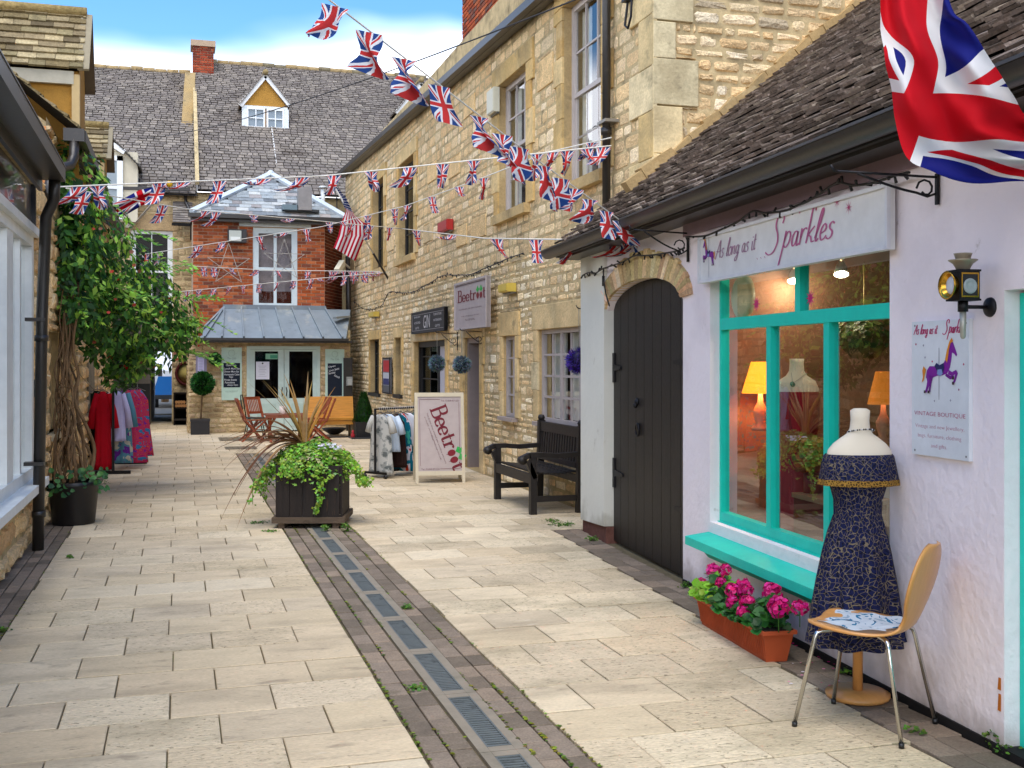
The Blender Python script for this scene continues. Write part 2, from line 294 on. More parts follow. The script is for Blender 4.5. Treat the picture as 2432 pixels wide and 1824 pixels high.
# ------------------------------------------------------------------ mesh building
WM = {}
C = sc.collection
class MB:
    def __init__(s, T=None): s.v = []; s.f = []; s.c = []; s.m = []; s.uv = []; s.T = T; s.sm = []
    def add(s, vs, fs, col=(.8, .8, .8), mat=0, uv=None, smooth=False):
        b = len(s.v); col = lin(col)
        if s.T is not None: vs = [s.T @ Vector(q) for q in vs]
        s.v += [tuple(q) for q in vs]; s.uv += (uv if uv else [(0, 0)]*len(vs))
        for q in fs: s.f.append([b+i for i in q]); s.c.append(col); s.m.append(mat); s.sm.append(smooth)
    def hexa(s, p, col=(.8,)*3, mat=0):     # p: 4 bottom + 4 top corners
        s.add(p, [(3, 2, 1, 0), (4, 5, 6, 7), (0, 1, 5, 4), (1, 2, 6, 5), (2, 3, 7, 6), (3, 0, 4, 7)], col, mat)
    def box(s, x0, x1, y0, y1, z0, z1, col=(.8,)*3, mat=0):
        s.hexa([(x0, y0, z0), (x1, y0, z0), (x1, y1, z0), (x0, y1, z0), (x0, y0, z1), (x1, y0, z1), (x1, y1, z1), (x0, y1, z1)], col, mat)
    def bar(s, a, b, w, h, up=(0, 0, 1), col=(.8,)*3, mat=0):
        a = Vector(a); b = Vector(b); d = (b-a).normalized(); up = Vector(up)
        sd_ = d.cross(up)
        if sd_.length < 1e-4: sd_ = d.cross(Vector((1, 0, 0)))
        sd_.normalize(); u2 = sd_.cross(d).normalized()
        q = [(-1, -1), (1, -1), (1, 1), (-1, 1)]
        s.hexa([a+sd_*w/2*i+u2*h/2*j for i, j in q]+[b+sd_*w/2*i+u2*h/2*j for i, j in q], col, mat)
    def tube(s, pts, r, n=8, col=(.8,)*3, mat=0, cap=True, smooth=True):
        pts = [Vector(p) for p in pts]; k = len(pts); vs = []; fs = []
        rr = r if isinstance(r, (list, tuple)) else [r]*k
        ref = Vector((0, 0, 1))
        d0 = (pts[1]-pts[0]).normalized()
        if abs(d0.z) > .9: ref = Vector((1, 0, 0))
        x = d0.cross(ref).normalized()
        for i, p in enumerate(pts):
            d = (pts[min(i+1, k-1)]-pts[max(i-1, 0)])
            d = d.normalized() if d.length > 1e-9 else d0
            x = (x-d*x.dot(d)); x = x.normalized() if x.length > 1e-6 else d.cross(Vector((0, 1, .1))).normalized()
            y = d.cross(x)
            for j in range(n):
                a = 2*math.pi*j/n; vs.append(p+(x*math.cos(a)+y*math.sin(a))*rr[i])
        for i in range(k-1):
            for j in range(n): fs.append((i*n+j, i*n+(j+1) % n, (i+1)*n+(j+1) % n, (i+1)*n+j))
        if cap: fs.append(tuple(range(n))[::-1]); fs.append(tuple(range((k-1)*n, k*n)))
        s.add(vs, fs, col, mat, smooth=smooth)
    def lathe(s, c, prof, n=20, ax=(0, 0, 1), col=(.8,)*3, mat=0, sx=1, sy=1, smooth=True, cap=True, rot=0, uvs=None):
        c = Vector(c); ax = Vector(ax).normalized()
        x = ax.orthogonal().normalized()
        if abs(ax.z) > .99: x = Vector((1, 0, 0))
        y = ax.cross(x); vs = []; fs = []; uv = []
        for i, (r, h) in enumerate(prof):
            for j in range(n):
                a = 2*math.pi*j/n+rot; vs.append(c+x*math.cos(a)*r*sx+y*math.sin(a)*r*sy+ax*h)
                uv.append((j/n*(uvs or 1), h))
        for i in range(len(prof)-1):
            for j in range(n): fs.append((i*n+j, i*n+(j+1) % n, (i+1)*n+(j+1) % n, (i+1)*n+j))
        if cap: fs.append(tuple(range(n))[::-1]); fs.append(tuple(range((len(prof)-1)*n, len(prof)*n)))
        s.add(vs, fs, col, mat, uv=uv, smooth=smooth)
    def ball(s, c, r, n=12, m=8, col=(.8,)*3, mat=0, sz=1):
        pr = [(max(.001, r*math.sin(math.pi*i/m)), -r*sz*math.cos(math.pi*i/m)) for i in range(m+1)]
        s.lathe(c, pr, n, col=col, mat=mat)
    def prism(s, poly, ext, col=(.8,)*3, mat=0):   # poly list of Vectors, ext Vector
        n = len(poly); e = Vector(ext); vs = [Vector(p) for p in poly]+[Vector(p)+e for p in poly]
        fs = [tuple(range(n))[::-1], tuple(range(n, 2*n))]+[(i, (i+1) % n, n+(i+1) % n, n+i) for i in range(n)]
        s.add(vs, fs, col, mat)
    def grid(s, fn, nu, nv, col=(.8,)*3, mat=0, smooth=True):   # fn(a,b)->Vector, uv = a,b
        vs = []; uv = []; fs = []
        for j in range(nv+1):
            for i in range(nu+1):
                vs.append(fn(i/nu, j/nv)); uv.append((i/nu, j/nv))
        for j in range(nv):
            for i in range(nu):
                a = j*(nu+1)+i; fs.append((a, a+1, a+nu+2, a+nu+1))
        s.add(vs, fs, col, mat, uv, smooth)
    def build(s, name, mats, parent=None, label=None):
        if isinstance(mats, str): mats = [mats]
        me = bpy.data.meshes.new(name)
        vs = s.v
        if parent is not None:
            inv = WM[parent.name].inverted(); vs = [tuple(inv @ Vector(q)) for q in vs]
        me.from_pydata(vs, [], s.f)
        for k in mats: me.materials.append(MATS[k])
        me.polygons.foreach_set('material_index', s.m); me.polygons.foreach_set('use_smooth', s.sm)
        at = me.attributes.new('Col', 'FLOAT_COLOR', 'FACE')
        at.data.foreach_set('color', [x for c in s.c for x in (*c, 1)])
        uvl = me.uv_layers.new(name='UVMap'); li = [0]*len(me.loops); me.loops.foreach_get('vertex_index', li)
        uvl.data.foreach_set('uv', [x for i in li for x in s.uv[i]])
        me.update()
        o = bpy.data.objects.new(name, me); C.objects.link(o)
        if parent is not None: o.parent = parent; WM[o.name] = WM[parent.name]
        else: WM[o.name] = Matrix.Identity(4)
        if label: o['label'] = label
        return o
def tag(o, label=None, cat=None, group=None, kind=None):
    if label: o['label'] = label
    if cat: o['category'] = cat
    if group: o['group'] = group
    if kind: o['kind'] = kind
    return o
def thing(name, label, cat, loc=(0, 0, 0), rz=0, group=None):
    o = bpy.data.objects.new(name, None); C.objects.link(o); o.location = loc; o.rotation_euler = (0, 0, rz)
    o.empty_display_size = .1
    WM[o.name] = Matrix.Translation(Vector(loc)) @ Matrix.Rotation(rz, 4, 'Z')
    return tag(o, label, cat, group)
def solo(mb, name, mats, label, cat, group=None):      # a thing that is one mesh; origin at its base
    lo = Vector((sum(q[0] for q in mb.v)/len(mb.v), sum(q[1] for q in mb.v)/len(mb.v), min(q[2] for q in mb.v)))
    mb.v = [(q[0]-lo.x, q[1]-lo.y, q[2]-lo.z) for q in mb.v]
    o = mb.build(name, mats); o.location = lo; return tag(o, label, cat, group)
def dup(root, loc, rz, label=None, group=None):
    r = root.copy(); C.objects.link(r); r.location = loc; r.rotation_euler = (0, 0, rz)
    if label: r['label'] = label
    if group: r['group'] = group
    for ch in list(root.children):
        c = ch.copy(); C.objects.link(c); c.parent = r
        for g in ch.children:
            d = g.copy(); C.objects.link(d); d.parent = c
    return r

class Wall:
    def __init__(s, a, b, n=None):
        s.a = Vector((a[0], a[1], 0)); b = Vector((b[0], b[1], 0)); s.L = (b-s.a).length; s.t = (b-s.a).normalized()
        s.n = Vector((-s.t.y, s.t.x, 0))
        if (Vector((0, 0, 0))-s.a).dot(s.n) < 0: s.n = -s.n
    def P(s, q, z, n=0): return s.a+s.t*q+s.n*n+Vector((0, 0, z))
    def hit(s, u, v, off=0):
        d = ray(u, v); o = s.a+s.n*off
        k = o.dot(s.n)/d.dot(s.n); p = d*k
        return ((p-o).dot(s.t), 1.6+p.z)
    def su(s, u, off=0): return s.hit(u, 860, off)[0]
    def zu(s, u, v, off=0): return s.hit(u, v, off)[1]
def wbox(mb, W, s0, s1, z0, z1, n0, n1, col=(.8,)*3, mat=0):
    if s0 > s1: s0, s1 = s1, s0
    P = W.P
    mb.hexa([P(s0, z0, n0), P(s1, z0, n0), P(s1, z0, n1), P(s0, z0, n1), P(s0, z1, n0), P(s1, z1, n0), P(s1, z1, n1), P(s0, z1, n1)], col, mat)
def subtract(rects, h):
    out_ = []
    for (a, b, c, d) in rects:
        if b <= h[0] or a >= h[1] or d <= h[2] or c >= h[3]: out_.append((a, b, c, d)); continue
        if a < h[0]: out_.append((a, h[0], c, d))
        if b > h[1]: out_.append((h[1], b, c, d))
        lo, hi = max(a, h[0]), min(b, h[1])
        if c < h[2]: out_.append((lo, hi, c, h[2]))
        if d > h[3]: out_.append((lo, hi, h[3], d))
    return out_
def backing(mb, W, s0, s1, z0, z1, holes, depth=.25, col=(.8,)*3, mat=0, rmat=None):
    rs = [(s0, s1, z0, z1)]
    for h in holes: rs = subtract(rs, h)
    for (a, b, c, d) in rs: mb.add([W.P(a, c), W.P(b, c), W.P(b, d), W.P(a, d)], [(0, 1, 2, 3)], col, mat)
    rm = mat if rmat is None else rmat
    for (a, b, c, d) in holes:      # reveals
        for p, q in (((a, c), (a, d)), ((a, d), (b, d)), ((b, d), (b, c)), ((b, c), (a, c))):
            mb.add([W.P(*p), W.P(*q), W.P(*q, -depth), W.P(*p, -depth)], [(0, 1, 2, 3)], col, rm)
def stones(mb, W, s0, s1, z0, z1, holes=(), hh=(.09, .17), ww=(.16, .4), prot=(.01, .03), gap=.012, pal=None, jit=.01, keep=None, rough=.006, simple=False, mat=0, stagger=True, vb=.12):
    z = z0
    row = 0
    while z < z1-.02:
        h = min(R(*hh), z1-z)
        if z1-z-h < .04: h = z1-z
        s = s0-(R(0, ww[0]) if not simple else (ww[0]/2 if row % 2 else 0))
        while s < s1:
            wd = R(*ww)*(h/((hh[0]+hh[1])/2))**.3 if not simple else ww[0]
            rs = [(max(s, s0), min(s+wd, s1), z, z+h)]
            for ho in holes: rs = subtract(rs, ho)
            for (a, b, c, d) in rs:
                if b-a < .03 or d-c < .025: continue
                if keep and not keep((a+b)/2, (c+d)/2): continue
                col = lin(random.choice(pal)); k = R(1-vb, 1+vb); col = tuple(x*k for x in col)
                g = gap/2; p = R(*prot)
                if simple:
                    a += g; b -= g; c += g; d -= g; e = .003
                    q = [(a, c), (b, c), (b, d), (a, d)]; qi = [(a+e, c+e), (b-e, c+e), (b-e, d-e), (a+e, d-e)]
                    mb.add([W.P(x, y, .001) for x, y in q]+[W.P(x, y, p) for x, y in qi], [(4, 5, 6, 7), (0, 1, 5, 4), (1, 2, 6, 5), (2, 3, 7, 6), (3, 0, 4, 7)], col, mat)
                    continue
                j = lambda: R(0, jit)
                a2, b2, c2, d2 = a+g, b-g, c+g, d-g
                cr = min(b2-a2, d2-c2)*R(.12, .3)
                ring = [(a2+cr, c2+j()), (b2-cr, c2+j()), (b2-j(), c2+cr), (b2-j(), d2-cr), (b2-cr, d2-j()), (a2+cr, d2-j()), (a2+j(), d2-cr), (a2+j(), c2+cr)]
                cx, cz = (a+b)/2, (c+d)/2; e = min(.014, cr)
                fr = [(x+(cx-x)*min(.3, e/max(.03, abs(cx-x)+.01)), y+(cz-y)*min(.35, e/max(.03, abs(cz-y)+.01))) for x, y in ring]
                vs = [W.P(x, y, -.004) for x, y in ring]+[W.P(x, y, p+R(-rough, rough)) for x, y in fr]+[W.P(cx+R(-.02, .02), cz, p+R(0, rough*1.6))]
                fs = [(i, (i+1) % 8, 8+(i+1) % 8, 8+i) for i in range(8)]+[(8+i, 8+(i+1) % 8, 16) for i in range(8)]
                mb.add(vs, fs, col, mat)
            s += wd
        z += h; row += 1
def ashlar_block(mb, W, s0, s1, z0, z1, n1=.035, pal=('c9a762',), mat=0, e=.006):
    col = lin(random.choice(pal)); k = R(.9, 1.1); col = tuple(x*k for x in col)
    q = [(s0+.003, z0+.003), (s1-.003, z0+.003), (s1-.003, z1-.003), (s0+.003, z1-.003)]
    qi = [(s0+e+.003, z0+e+.003), (s1-e-.003, z0+e+.003), (s1-e-.003, z1-e-.003), (s0+e+.003, z1-e-.003)]
    mb.add([W.P(x, y, -.01) for x, y in q]+[W.P(x, y, n1-.004) for x, y in q]+[W.P(x, y, n1) for x, y in qi],
           [(8, 9, 10, 11)]+[(i, (i+1) % 4, 4+(i+1) % 4, 4+i) for i in range(4)]+[(4+i, 4+(i+1) % 4, 8+(i+1) % 4, 8+i) for i in range(4)], col, mat)
def tiles(mb, O, T, U, L, H, tw, th, pal, thick=.015, lift=.02, jit=.006, gap=.004, keep=None, mat=0, hvar=.1, tab=None, droop=0, cv=.2):
    O = Vector(O); T = Vector(T).normalized(); U = Vector(U).normalized(); N = T.cross(U).normalized()
    if N.z < 0: N = -N
    h = 0; r = 0
    while h < H:
        e = min(th*R(1-hvar, 1+hvar), H-h) if tab is None else tab(h/H)
        s = -R(0, tw)
        while s < L:
            wd = tw*R(.75, 1.25); a, b = max(0, s)+gap/2, min(L, s+wd)-gap/2
            if b-a > .02 and (keep is None or keep((a+b)/2, h+e/2)):
                col = lin(random.choice(pal)); k = R(1-cv, 1+cv); col = tuple(x*k for x in col)
                l = lift+R(-jit, jit)*.6; y0 = h+R(-jit, jit); y1 = min(h+e*1.25, H)
                dz = R(-jit, jit)*.5
                p = [O+T*a+U*y0+N*(l-thick), O+T*b+U*(y0+dz)+N*(l-thick), O+T*b+U*y1, O+T*a+U*y1,
                     O+T*a+U*y0+N*l, O+T*b+U*(y0+dz)+N*(l+dz*.5), O+T*b+U*y1+N*.005, O+T*a+U*y1+N*.005]
                mb.hexa(p, col, mat)
            s += wd
        h += e; r += 1
def text_geo(body, width=None, height=None, shear=0, offset=0, align='CENTER', space=1.0):
    cu = bpy.data.curves.new('lettering', 'FONT'); cu.body = body; cu.size = 1; cu.shear = shear; cu.offset = offset; cu.space_character = space
    cu.align_x = 'LEFT'; cu.resolution_u = 3; cu.extrude = 0
    o = bpy.data.objects.new('lettering', cu); C.objects.link(o)
    me = bpy.data.meshes.new_from_object(o)
    vs = [(v.co.x, v.co.y) for v in me.vertices]; fs = [tuple(p.vertices) for p in me.polygons]
    bpy.data.objects.remove(o); bpy.data.curves.remove(cu); bpy.data.meshes.remove(me)
    if not vs: return [], []
    x0 = min(v[0] for v in vs); x1 = max(v[0] for v in vs); y0 = min(v[1] for v in vs); y1 = max(v[1] for v in vs)
    sx = (width/(x1-x0)) if width else None; sy = (height/(y1-y0)) if height else sx
    if sx is None: sx = sy
    return [((x-(x0+x1)/2)*sx, (y-(y0+y1)/2)*sy) for x, y in vs], fs
def put_text(mb, W, body, sc_, zc, width, height, n, flip=1, col=(.8, .8, .8), **k):
    vs, fs = text_geo(body, width, height, **k)
    mb.add([W.P(sc_+flip*x, zc+y, n) for x, y in vs], fs, col)
# single stroke lettering
GL = {
 'A': (.62, [[(0, -.05), (.2, .5), (.42, 1.02), (.45, .5), (.52, 0)], [(.05, .42), (.3, .36), (.6, .4)]]),
 's': (.34, [[(.3, .44), (.2, .52), (.09, .44), (.12, .32), (.24, .2), (.22, .05), (.1, -.01), (0, .05)]]),
 'l': (.22, [[(.02, .1), (.16, .5), (.26, .95), (.2, 1.02), (.12, .7), (.06, .15), (.1, 0), (.2, .08)]]),
 'o': (.38, [[(.2, .5), (.07, .4), (.03, .2), (.1, .02), (.22, .02), (.31, .2), (.29, .4), (.2, .5), (.36, .44)]]),
 'n': (.42, [[(.03, .5), (.05, 0)], [(.05, .28), (.16, .46), (.27, .48), (.3, .35), (.29, .05), (.4, .04)]]),
 'g': (.4, [[(.3, .45), (.18, .5), (.06, .36), (.05, .15), (.14, .03), (.26, .12), (.31, .48)], [(.31, .48), (.28, -.1), (.2, -.36), (.05, -.38), (.02, -.25), (.2, -.1), (.38, .05)]]),
 'a': (.4, [[(.29, .45), (.18, .5), (.06, .36), (.04, .15), (.12, .01), (.24, .12), (.3, .48)], [(.3, .48), (.28, .1), (.33, 0), (.4, .06)]]),
 'i': (.18, [[(.05, .5), (.05, .1), (.1, 0), (.16, .05)], [(.07, .68), (.08, .74)]]),
 't': (.26, [[(.12, .85), (.08, .4), (.08, .08), (.14, 0), (.24, .08)], [(-.02, .52), (.26, .55)]]),
 'S': (.75, [[(.62, .9), (.66, 1.1), (.5, 1.25), (.3, 1.12), (.27, .85), (.42, .55), (.46, .25), (.3, -.05), (.05, -.12), (-.15, .0)]]),
 'p': (.46, [[(.12, .6), (.06, .1), (-.06, -.6)], [(.08, .2), (.16, .48), (.3, .55), (.38, .4), (.34, .15), (.2, .02), (.08, .1)]]),
 'r': (.34, [[(.08, .55), (.05, 0)], [(.06, .2), (.14, .45), (.26, .53), (.34, .48)]]),
 'k': (.42, [[(.28, 1.2), (.16, 1.15), (.1, .6), (.04, 0)], [(.36, .52), (.2, .38), (.1, .26), (.22, .2), (.3, .02), (.42, .03)]]),
 'e': (.34, [[(.04, .22), (.22, .28), (.28, .4), (.2, .51), (.08, .4), (.04, .18), (.12, .0), (.24, .03), (.33, .12)]]),
 '.': (.16, [[(.04, 0), (.07, .03)]]), ' ': (.26, []),
 'B': (.72, [[(.0, 1), (.36, 1), (.54, .9), (.54, .62), (.36, .53), (.14, .53)], [(.36, .53), (.6, .45), (.62, .12), (.42, 0), (.0, 0)], [(.14, 1), (.14, 0)]]),
 'E': (.56, [[(.06, .26), (.46, .26), (.45, .42), (.33, .54), (.18, .54), (.06, .4), (.05, .18), (.15, .02), (.34, 0), (.46, .1)]]),
 'T': (.44, [[(.17, .85), (.17, .15), (.25, .01), (.4, .06)], [(0, .54), (.38, .54)]]),
 'r2': (.52, [[(.14, .54), (.14, 0)], [(0, .54), (.14, .54)], [(0, 0), (.3, 0)], [(.14, .34), (.24, .5), (.38, .55), (.46, .46)]]),
}
def catmull(p, n=5):
    if len(p) < 3: return p
    out_ = []
    for i in range(len(p)-1):
        p0 = p[max(0, i-1)]; p1 = p[i]; p2 = p[i+1]; p3 = p[min(len(p)-1, i+2)]
        for k in range(n):
            t = k/n
            out_.append(tuple(.5*((2*p1[q])+(-p0[q]+p2[q])*t+(2*p0[q]-5*p1[q]+4*p2[q]-p3[q])*t*t+(-p0[q]+3*p1[q]-3*p2[q]+p3[q])*t**3) for q in range(len(p1))))
    out_.append(tuple(p[-1])); return out_
def stroke_word(mb, fn, glyphs, size, wid, col, shear=.2, ang=0, sp=1.0, sharp=False):
    # fn(x,y)->Vector ; returns advance
    x = 0
    for g in glyphs:
        adv, sts = GL[g]
        for st in sts:
            pts = st if (sharp and len(st) < 3) else catmull(st, 5)
            pts = [((x+p[0]+p[1]*shear)*size, p[1]*size) for p in pts]
            n = len(pts); L_, R_ = [], []
            for i, p in enumerate(pts):
                q0 = pts[max(0, i-1)]; q1 = pts[min(n-1, i+1)]
                dx, dy = q1[0]-q0[0], q1[1]-q0[1]; l = math.hypot(dx, dy) or 1
                wv = wid/2*(1 if sharp else (.6+.8*abs(dy/l)))
                L_.append((p[0]-dy/l*wv, p[1]+dx/l*wv)); R_.append((p[0]+dy/l*wv, p[1]-dx/l*wv))
            vs = [fn(*q) for q in L_+R_]
            mb.add(vs, [(i, i+1, n+i+1, n+i) for i in range(n-1)], col)
        x += adv*sp
    return x*size
# ------------------------------------------------------------------ ground
LW = Wall((-1.26, 1.0), (-1.26, 23.4)); SW = Wall((4.2, 9.47), (4.15, 29.0)); PW = Wall((3.112, 2.33), (3.706, 10.02)); GW = Wall((4.2, 9.47), (12.5, 9.47))
mb = MB(); mb.add([(-300, -300, -.06), (300, -300, -.06), (300, 300, -.06), (-300, 300, -.06)], [(0, 1, 2, 3)], '6a655a')
tag(mb.build('ground', 'road'), kind='structure')
mb = MB(); mb.box(-1.3, 4.6, 1.0, 34, -.05, -.016)
tag(mb.build('path_bedding', 'joint'), kind='structure')
PAVE = ['cfbb9a', 'd5c2a1', 'cbb795', 'd1bc9a', 'cebb9c', 'd9c7a7', 'cab798']
def px_wall_x(y):      # right-hand edge of the paving at y
    return (3.112+(y-2.33)*.0772 if y < 10.02 else 4.2)
def paver(mb, x0, x1, y0, y1, pal, e=.004, zt=0.0, tilt=.0015, skew=0, mat=0):
    col = lin(random.choice(pal)); k = R(.95, 1.05); col = tuple(c*k for c in col)
    q = [(x0, y0+skew*x0), (x1, y0+skew*x1), (x1, y1+skew*x1), (x0, y1+skew*x0)]
    qi = [(x0+e, y0+e+skew*x0), (x1-e, y0+e+skew*x1), (x1-e, y1-e+skew*x1), (x0+e, y1-e+skew*x0)]
    z = [zt+R(-tilt, tilt) for _ in range(4)]
    mb.add([(a, b, -.03) for a, b in q]+[(a, b, z[i]-.003) for i, (a, b) in enumerate(q)]+[(a, b, z[i]) for i, (a, b) in enumerate(qi)],
           [(8, 9, 10, 11)]+[(i, (i+1) % 4, 4+(i+1) % 4, 4+i) for i in range(4)]+[(4+i, 4+(i+1) % 4, 8+(i+1) % 4, 8+i) for i in range(4)], col, mat)
mb = MB()
y = 1.6; r = 0
while y < 31.5:
    h = .405 if y < 20 else .42
    g = .010 if R(0, 1) < .75 else R(.012, .018)
    x = -.985-(.0 if r % 2 else .235)+R(-.02, .02)
    xe = .955 if y < 20 else 3.9
    while x < xe-.05:
        wd = .47
        a, b = max(x, -.985), min(x+wd, xe)
        if xe-b < .08: b = xe; x = xe
        if b-a > .06: paver(mb, a, b-R(.005, .009), y, y+h-g, PAVE, skew=.012, mat=0 if R(0, 1) < .7 else 1)
        x += wd
    y += h; r += 1
y = 1.6; r = 0
while y < 20:
    h = .405; g = .010 if R(0, 1) < .7 else R(.012, .018)
    x = 1.60-(.0 if r % 2 else .235)+R(-.02, .02)
    while True:
        xm = px_wall_x(y)-(.28 if y < 10.4 else .02)
        if x > xm-.05: break
        a, b = max(x, 1.60), min(x+.47, xm)
        if a < 1.61 and b-a < .09: b = a+.47; x = a
        if xm-b < .08: b = xm; x = xm
        if b-a > .05: paver(mb, a, b-R(.005, .009), y, y+h-g, PAVE, mat=1 if (R(0, 1) < .45 or x > xm-1) else 0, tilt=.003)
        x += .47
    y += h; r += 1
tag(mb.build('paving', ['paving', 'paving_rough']), kind='structure')
mb = MB(); CP = ['7d6f60', '877868', '756859', '8c7b69', '6e6254']
def brick_col(x0, x1, ya, yb, st=.205, off=0):
    y = ya+off
    while y < yb:
        paver(mb, x0, x1-.008, y, y+st-.009, CP, e=.003, zt=-.001, tilt=.002); y += st
for i, (a, b) in enumerate(((.965, 1.07), (1.07, 1.175), (1.385, 1.49), (1.49, 1.595))): brick_col(a, b, 1.6, 20, off=R(0, .1))
for i in range(3): brick_col(-1.255+i*.09, -1.165+i*.09, 1.6, 23.3, off=i*.07)
y = 2.0
while y < 10.2:                                  # narrow clay border along the pink wall
    xw = px_wall_x(y)
    for i in range(2): paver(mb, xw-.27+i*.13, xw-.145+i*.13, y, y+.2, CP, e=.003, zt=-.004, tilt=.003)
    y += .205
tag(mb.build('brick_border', 'clay_paver'), kind='structure')
mb = MB(); y = .3
while y < 19.8:
    for a, b in ((1.18, 1.226), (1.334, 1.38)): mb.box(a, b, y, y+.818, -.03, .001)
    mb.box(1.227, 1.333, y-.0, y+.055, -.03, .001); mb.box(1.227, 1.333, y+.765, y+.818, -.03, .001); mb.box(1.227, 1.333, y+.056, y+.764, -.045, -.04, '1a1815')
    y += .823
tag(mb.build('drain_channel', 'concrete'), kind='structure')
def make_grate():
    t = thing('drain_grate', 'x', 'drain grate', (1.28, 0, 0), 0)
    m = MB(WM[t.name])
    for s in (-1, 1): m.box(s*.0505-.004, s*.0505+.004, 0, .7, -.02, .001)
    for q in (0, .345, .69): m.box(-.047, .047, q, q+.01, -.02, .001)
    m.build('grate_frame', 'grate', t)
    m = MB(WM[t.name])
    for h0 in (.012, .357):
        k = 0
        while k < .315:
            m.bar((-.047, h0+k+.016, -.007), (.047, h0+k, -.004), .014, .005); k += .028
    m.build('bars', 'grate', t); return t
g0 = make_grate(); yy = 3.3+.823*0; n = 0
ys = []
y = .3+.06
while y < 19:
    if y > 3.2: ys.append(y)
    y += .823
lb = ['slotted metal drain grate cut off by the bottom edge of the photo', 'slotted metal drain grate, second from the bottom edge of the photo', 'slotted metal drain grate, third from the bottom edge of the photo']
NW = ['first', 'second', 'third', 'fourth', 'fifth', 'sixth', 'seventh', 'eighth', 'ninth', 'tenth', 'eleventh', 'twelfth', 'thirteenth', 'fourteenth']
nfar = 0
for i, y in enumerate(ys):
    vis = y < 10
    o = g0 if i == 0 else dup(g0, (1.28, y, 0), 0)
    o.location = (1.28, y, 0)
    if i < 3: o['label'] = lb[i]
    elif y < 10.3: o['label'] = 'slotted metal drain grate, %s from the bottom edge of the photo' % NW[i]
    else: o['label'] = 'small far drain grate, %s one beyond the square wooden tub' % NW[nfar]; nfar += 1
    o['group'] = 'grates along the drain channel'
def iron_cover(u0, v0, u1, v1, lab):
    a = G(u0, v0); b = G(u1, v1); m = MB(); m.box(a.x, b.x, min(a.y, b.y), max(a.y, b.y), .0, .006, '6f6350'); 
    for k in range(6):
        q = a.x+(b.x-a.x)*(k+.5)/6; m.box(q-.01, q+.01, min(a.y, b.y)+.03, max(a.y, b.y)-.03, .006, .009, '5c5243')
    solo(m, 'inspection_cover', 'plastic', lab, 'drain cover')
iron_cover(522, 1048, 595, 1038, 'brown rectangular inspection cover in the paving before the cafe')
iron_cover(536, 1068, 606, 1060, 'narrow inspection cover behind the spiky plant, nearest the tub')

# ------------------------------------------------------------------ windows
def window(W, par, s0, s1, z0, z1, rec=.14, fmat='paint', col='e4e2da', fw=.05, cols=2, rows=2, bw=.018, sash=False, name='window', glass='glass', curtain=None, colw=None, sill=None, rowz=None, proud=0):
    m = MB(); n0, n1 = -rec-.05+proud, -rec+proud
    a, b, c, d = s0, s1, z0, z1
    wbox(m, W, a, a+fw, c, d, n0, n1, col); wbox(m, W, b-fw, b, c, d, n0, n1, col)
    wbox(m, W, a+fw, b-fw, c, c+fw, n0, n1, col); wbox(m, W, a+fw, b-fw, d-fw, d, n0, n1, col)
    f = m.build(name, fmat, par)
    a += fw; b -= fw; c += fw; d -= fw
    g = MB()
    def bars(c0, c1, rws, nn):
        for i in range(1, cols):
            x = a+(b-a)*i/cols; ww = (colw if colw and i in colw else bw) if not isinstance(colw, dict) else colw.get(i, bw)
            wbox(g, W, x-ww/2, x+ww/2, c0, c1, nn-.02, nn+.004, col)
        for j in range(1, rws):
            z = c0+(c1-c0)*j/rws; wbox(g, W, a, b, z-bw/2, z+bw/2, nn-.018, nn+.002, col)
    if sash:
        zm = (c+d)/2; wbox(g, W, a, b, zm-.025, zm+.025, n1-.045, n1-.005, col)
        for q0, q1, nn in ((c, zm, n1-.032), (zm, d, n1-.015)):
            wbox(g, W, a, a+.035, q0, q1, nn-.02, nn+.006, col); wbox(g, W, b-.035, b, q0, q1, nn-.02, nn+.006, col)
            bars(q0, q1, rows, nn)
    else: bars(c, d, rows, n1-.015)
    if g.v: g.build('glazing_bars', fmat, f)
    g = MB(); g.add([W.P(a, c, n1-.03), W.P(b, c, n1-.03), W.P(b, d, n1-.03), W.P(a, d, n1-.03)], [(0, 1, 2, 3)]); g.build('pane', glass, f)
    if curtain:
        g = MB()
        for q0, q1 in curtain:
            x0 = a+(b-a)*q0; x1 = a+(b-a)*q1; k = max(4, int((x1-x0)/.025))
            g.grid(lambda i, j: W.P(x0+(x1-x0)*i, c+(d-c)*j, n1-.11+.015*math.sin(i*k*1.4)), k, 1, 'd6d2c6')
        g.build('curtain', 'cloth', f)
    if sill:
        g = MB(); wbox(g, W, s0-.05, s1+.05, z0-sill[0], z0, -rec, sill[1], sill[2]); g.build('sill', sill[3], f)
    return f
SP1 = ['cfa964', 'd8b676', 'c9a05a', 'd3b67c', 'c6a262', 'cdb17a', 'd2b27a', 'bd9c62', 'dcc08c']
SP2 = ['d9bd84', 'dcc596', 'd2b070', 'cfae74', 'e0cda2', 'c9a666', 'd8b06a', 'bfa678']
SPD = ['a88c5c', 'b3945e', '93794f', 'bd9f6b', '8a7350', 'a5864f']
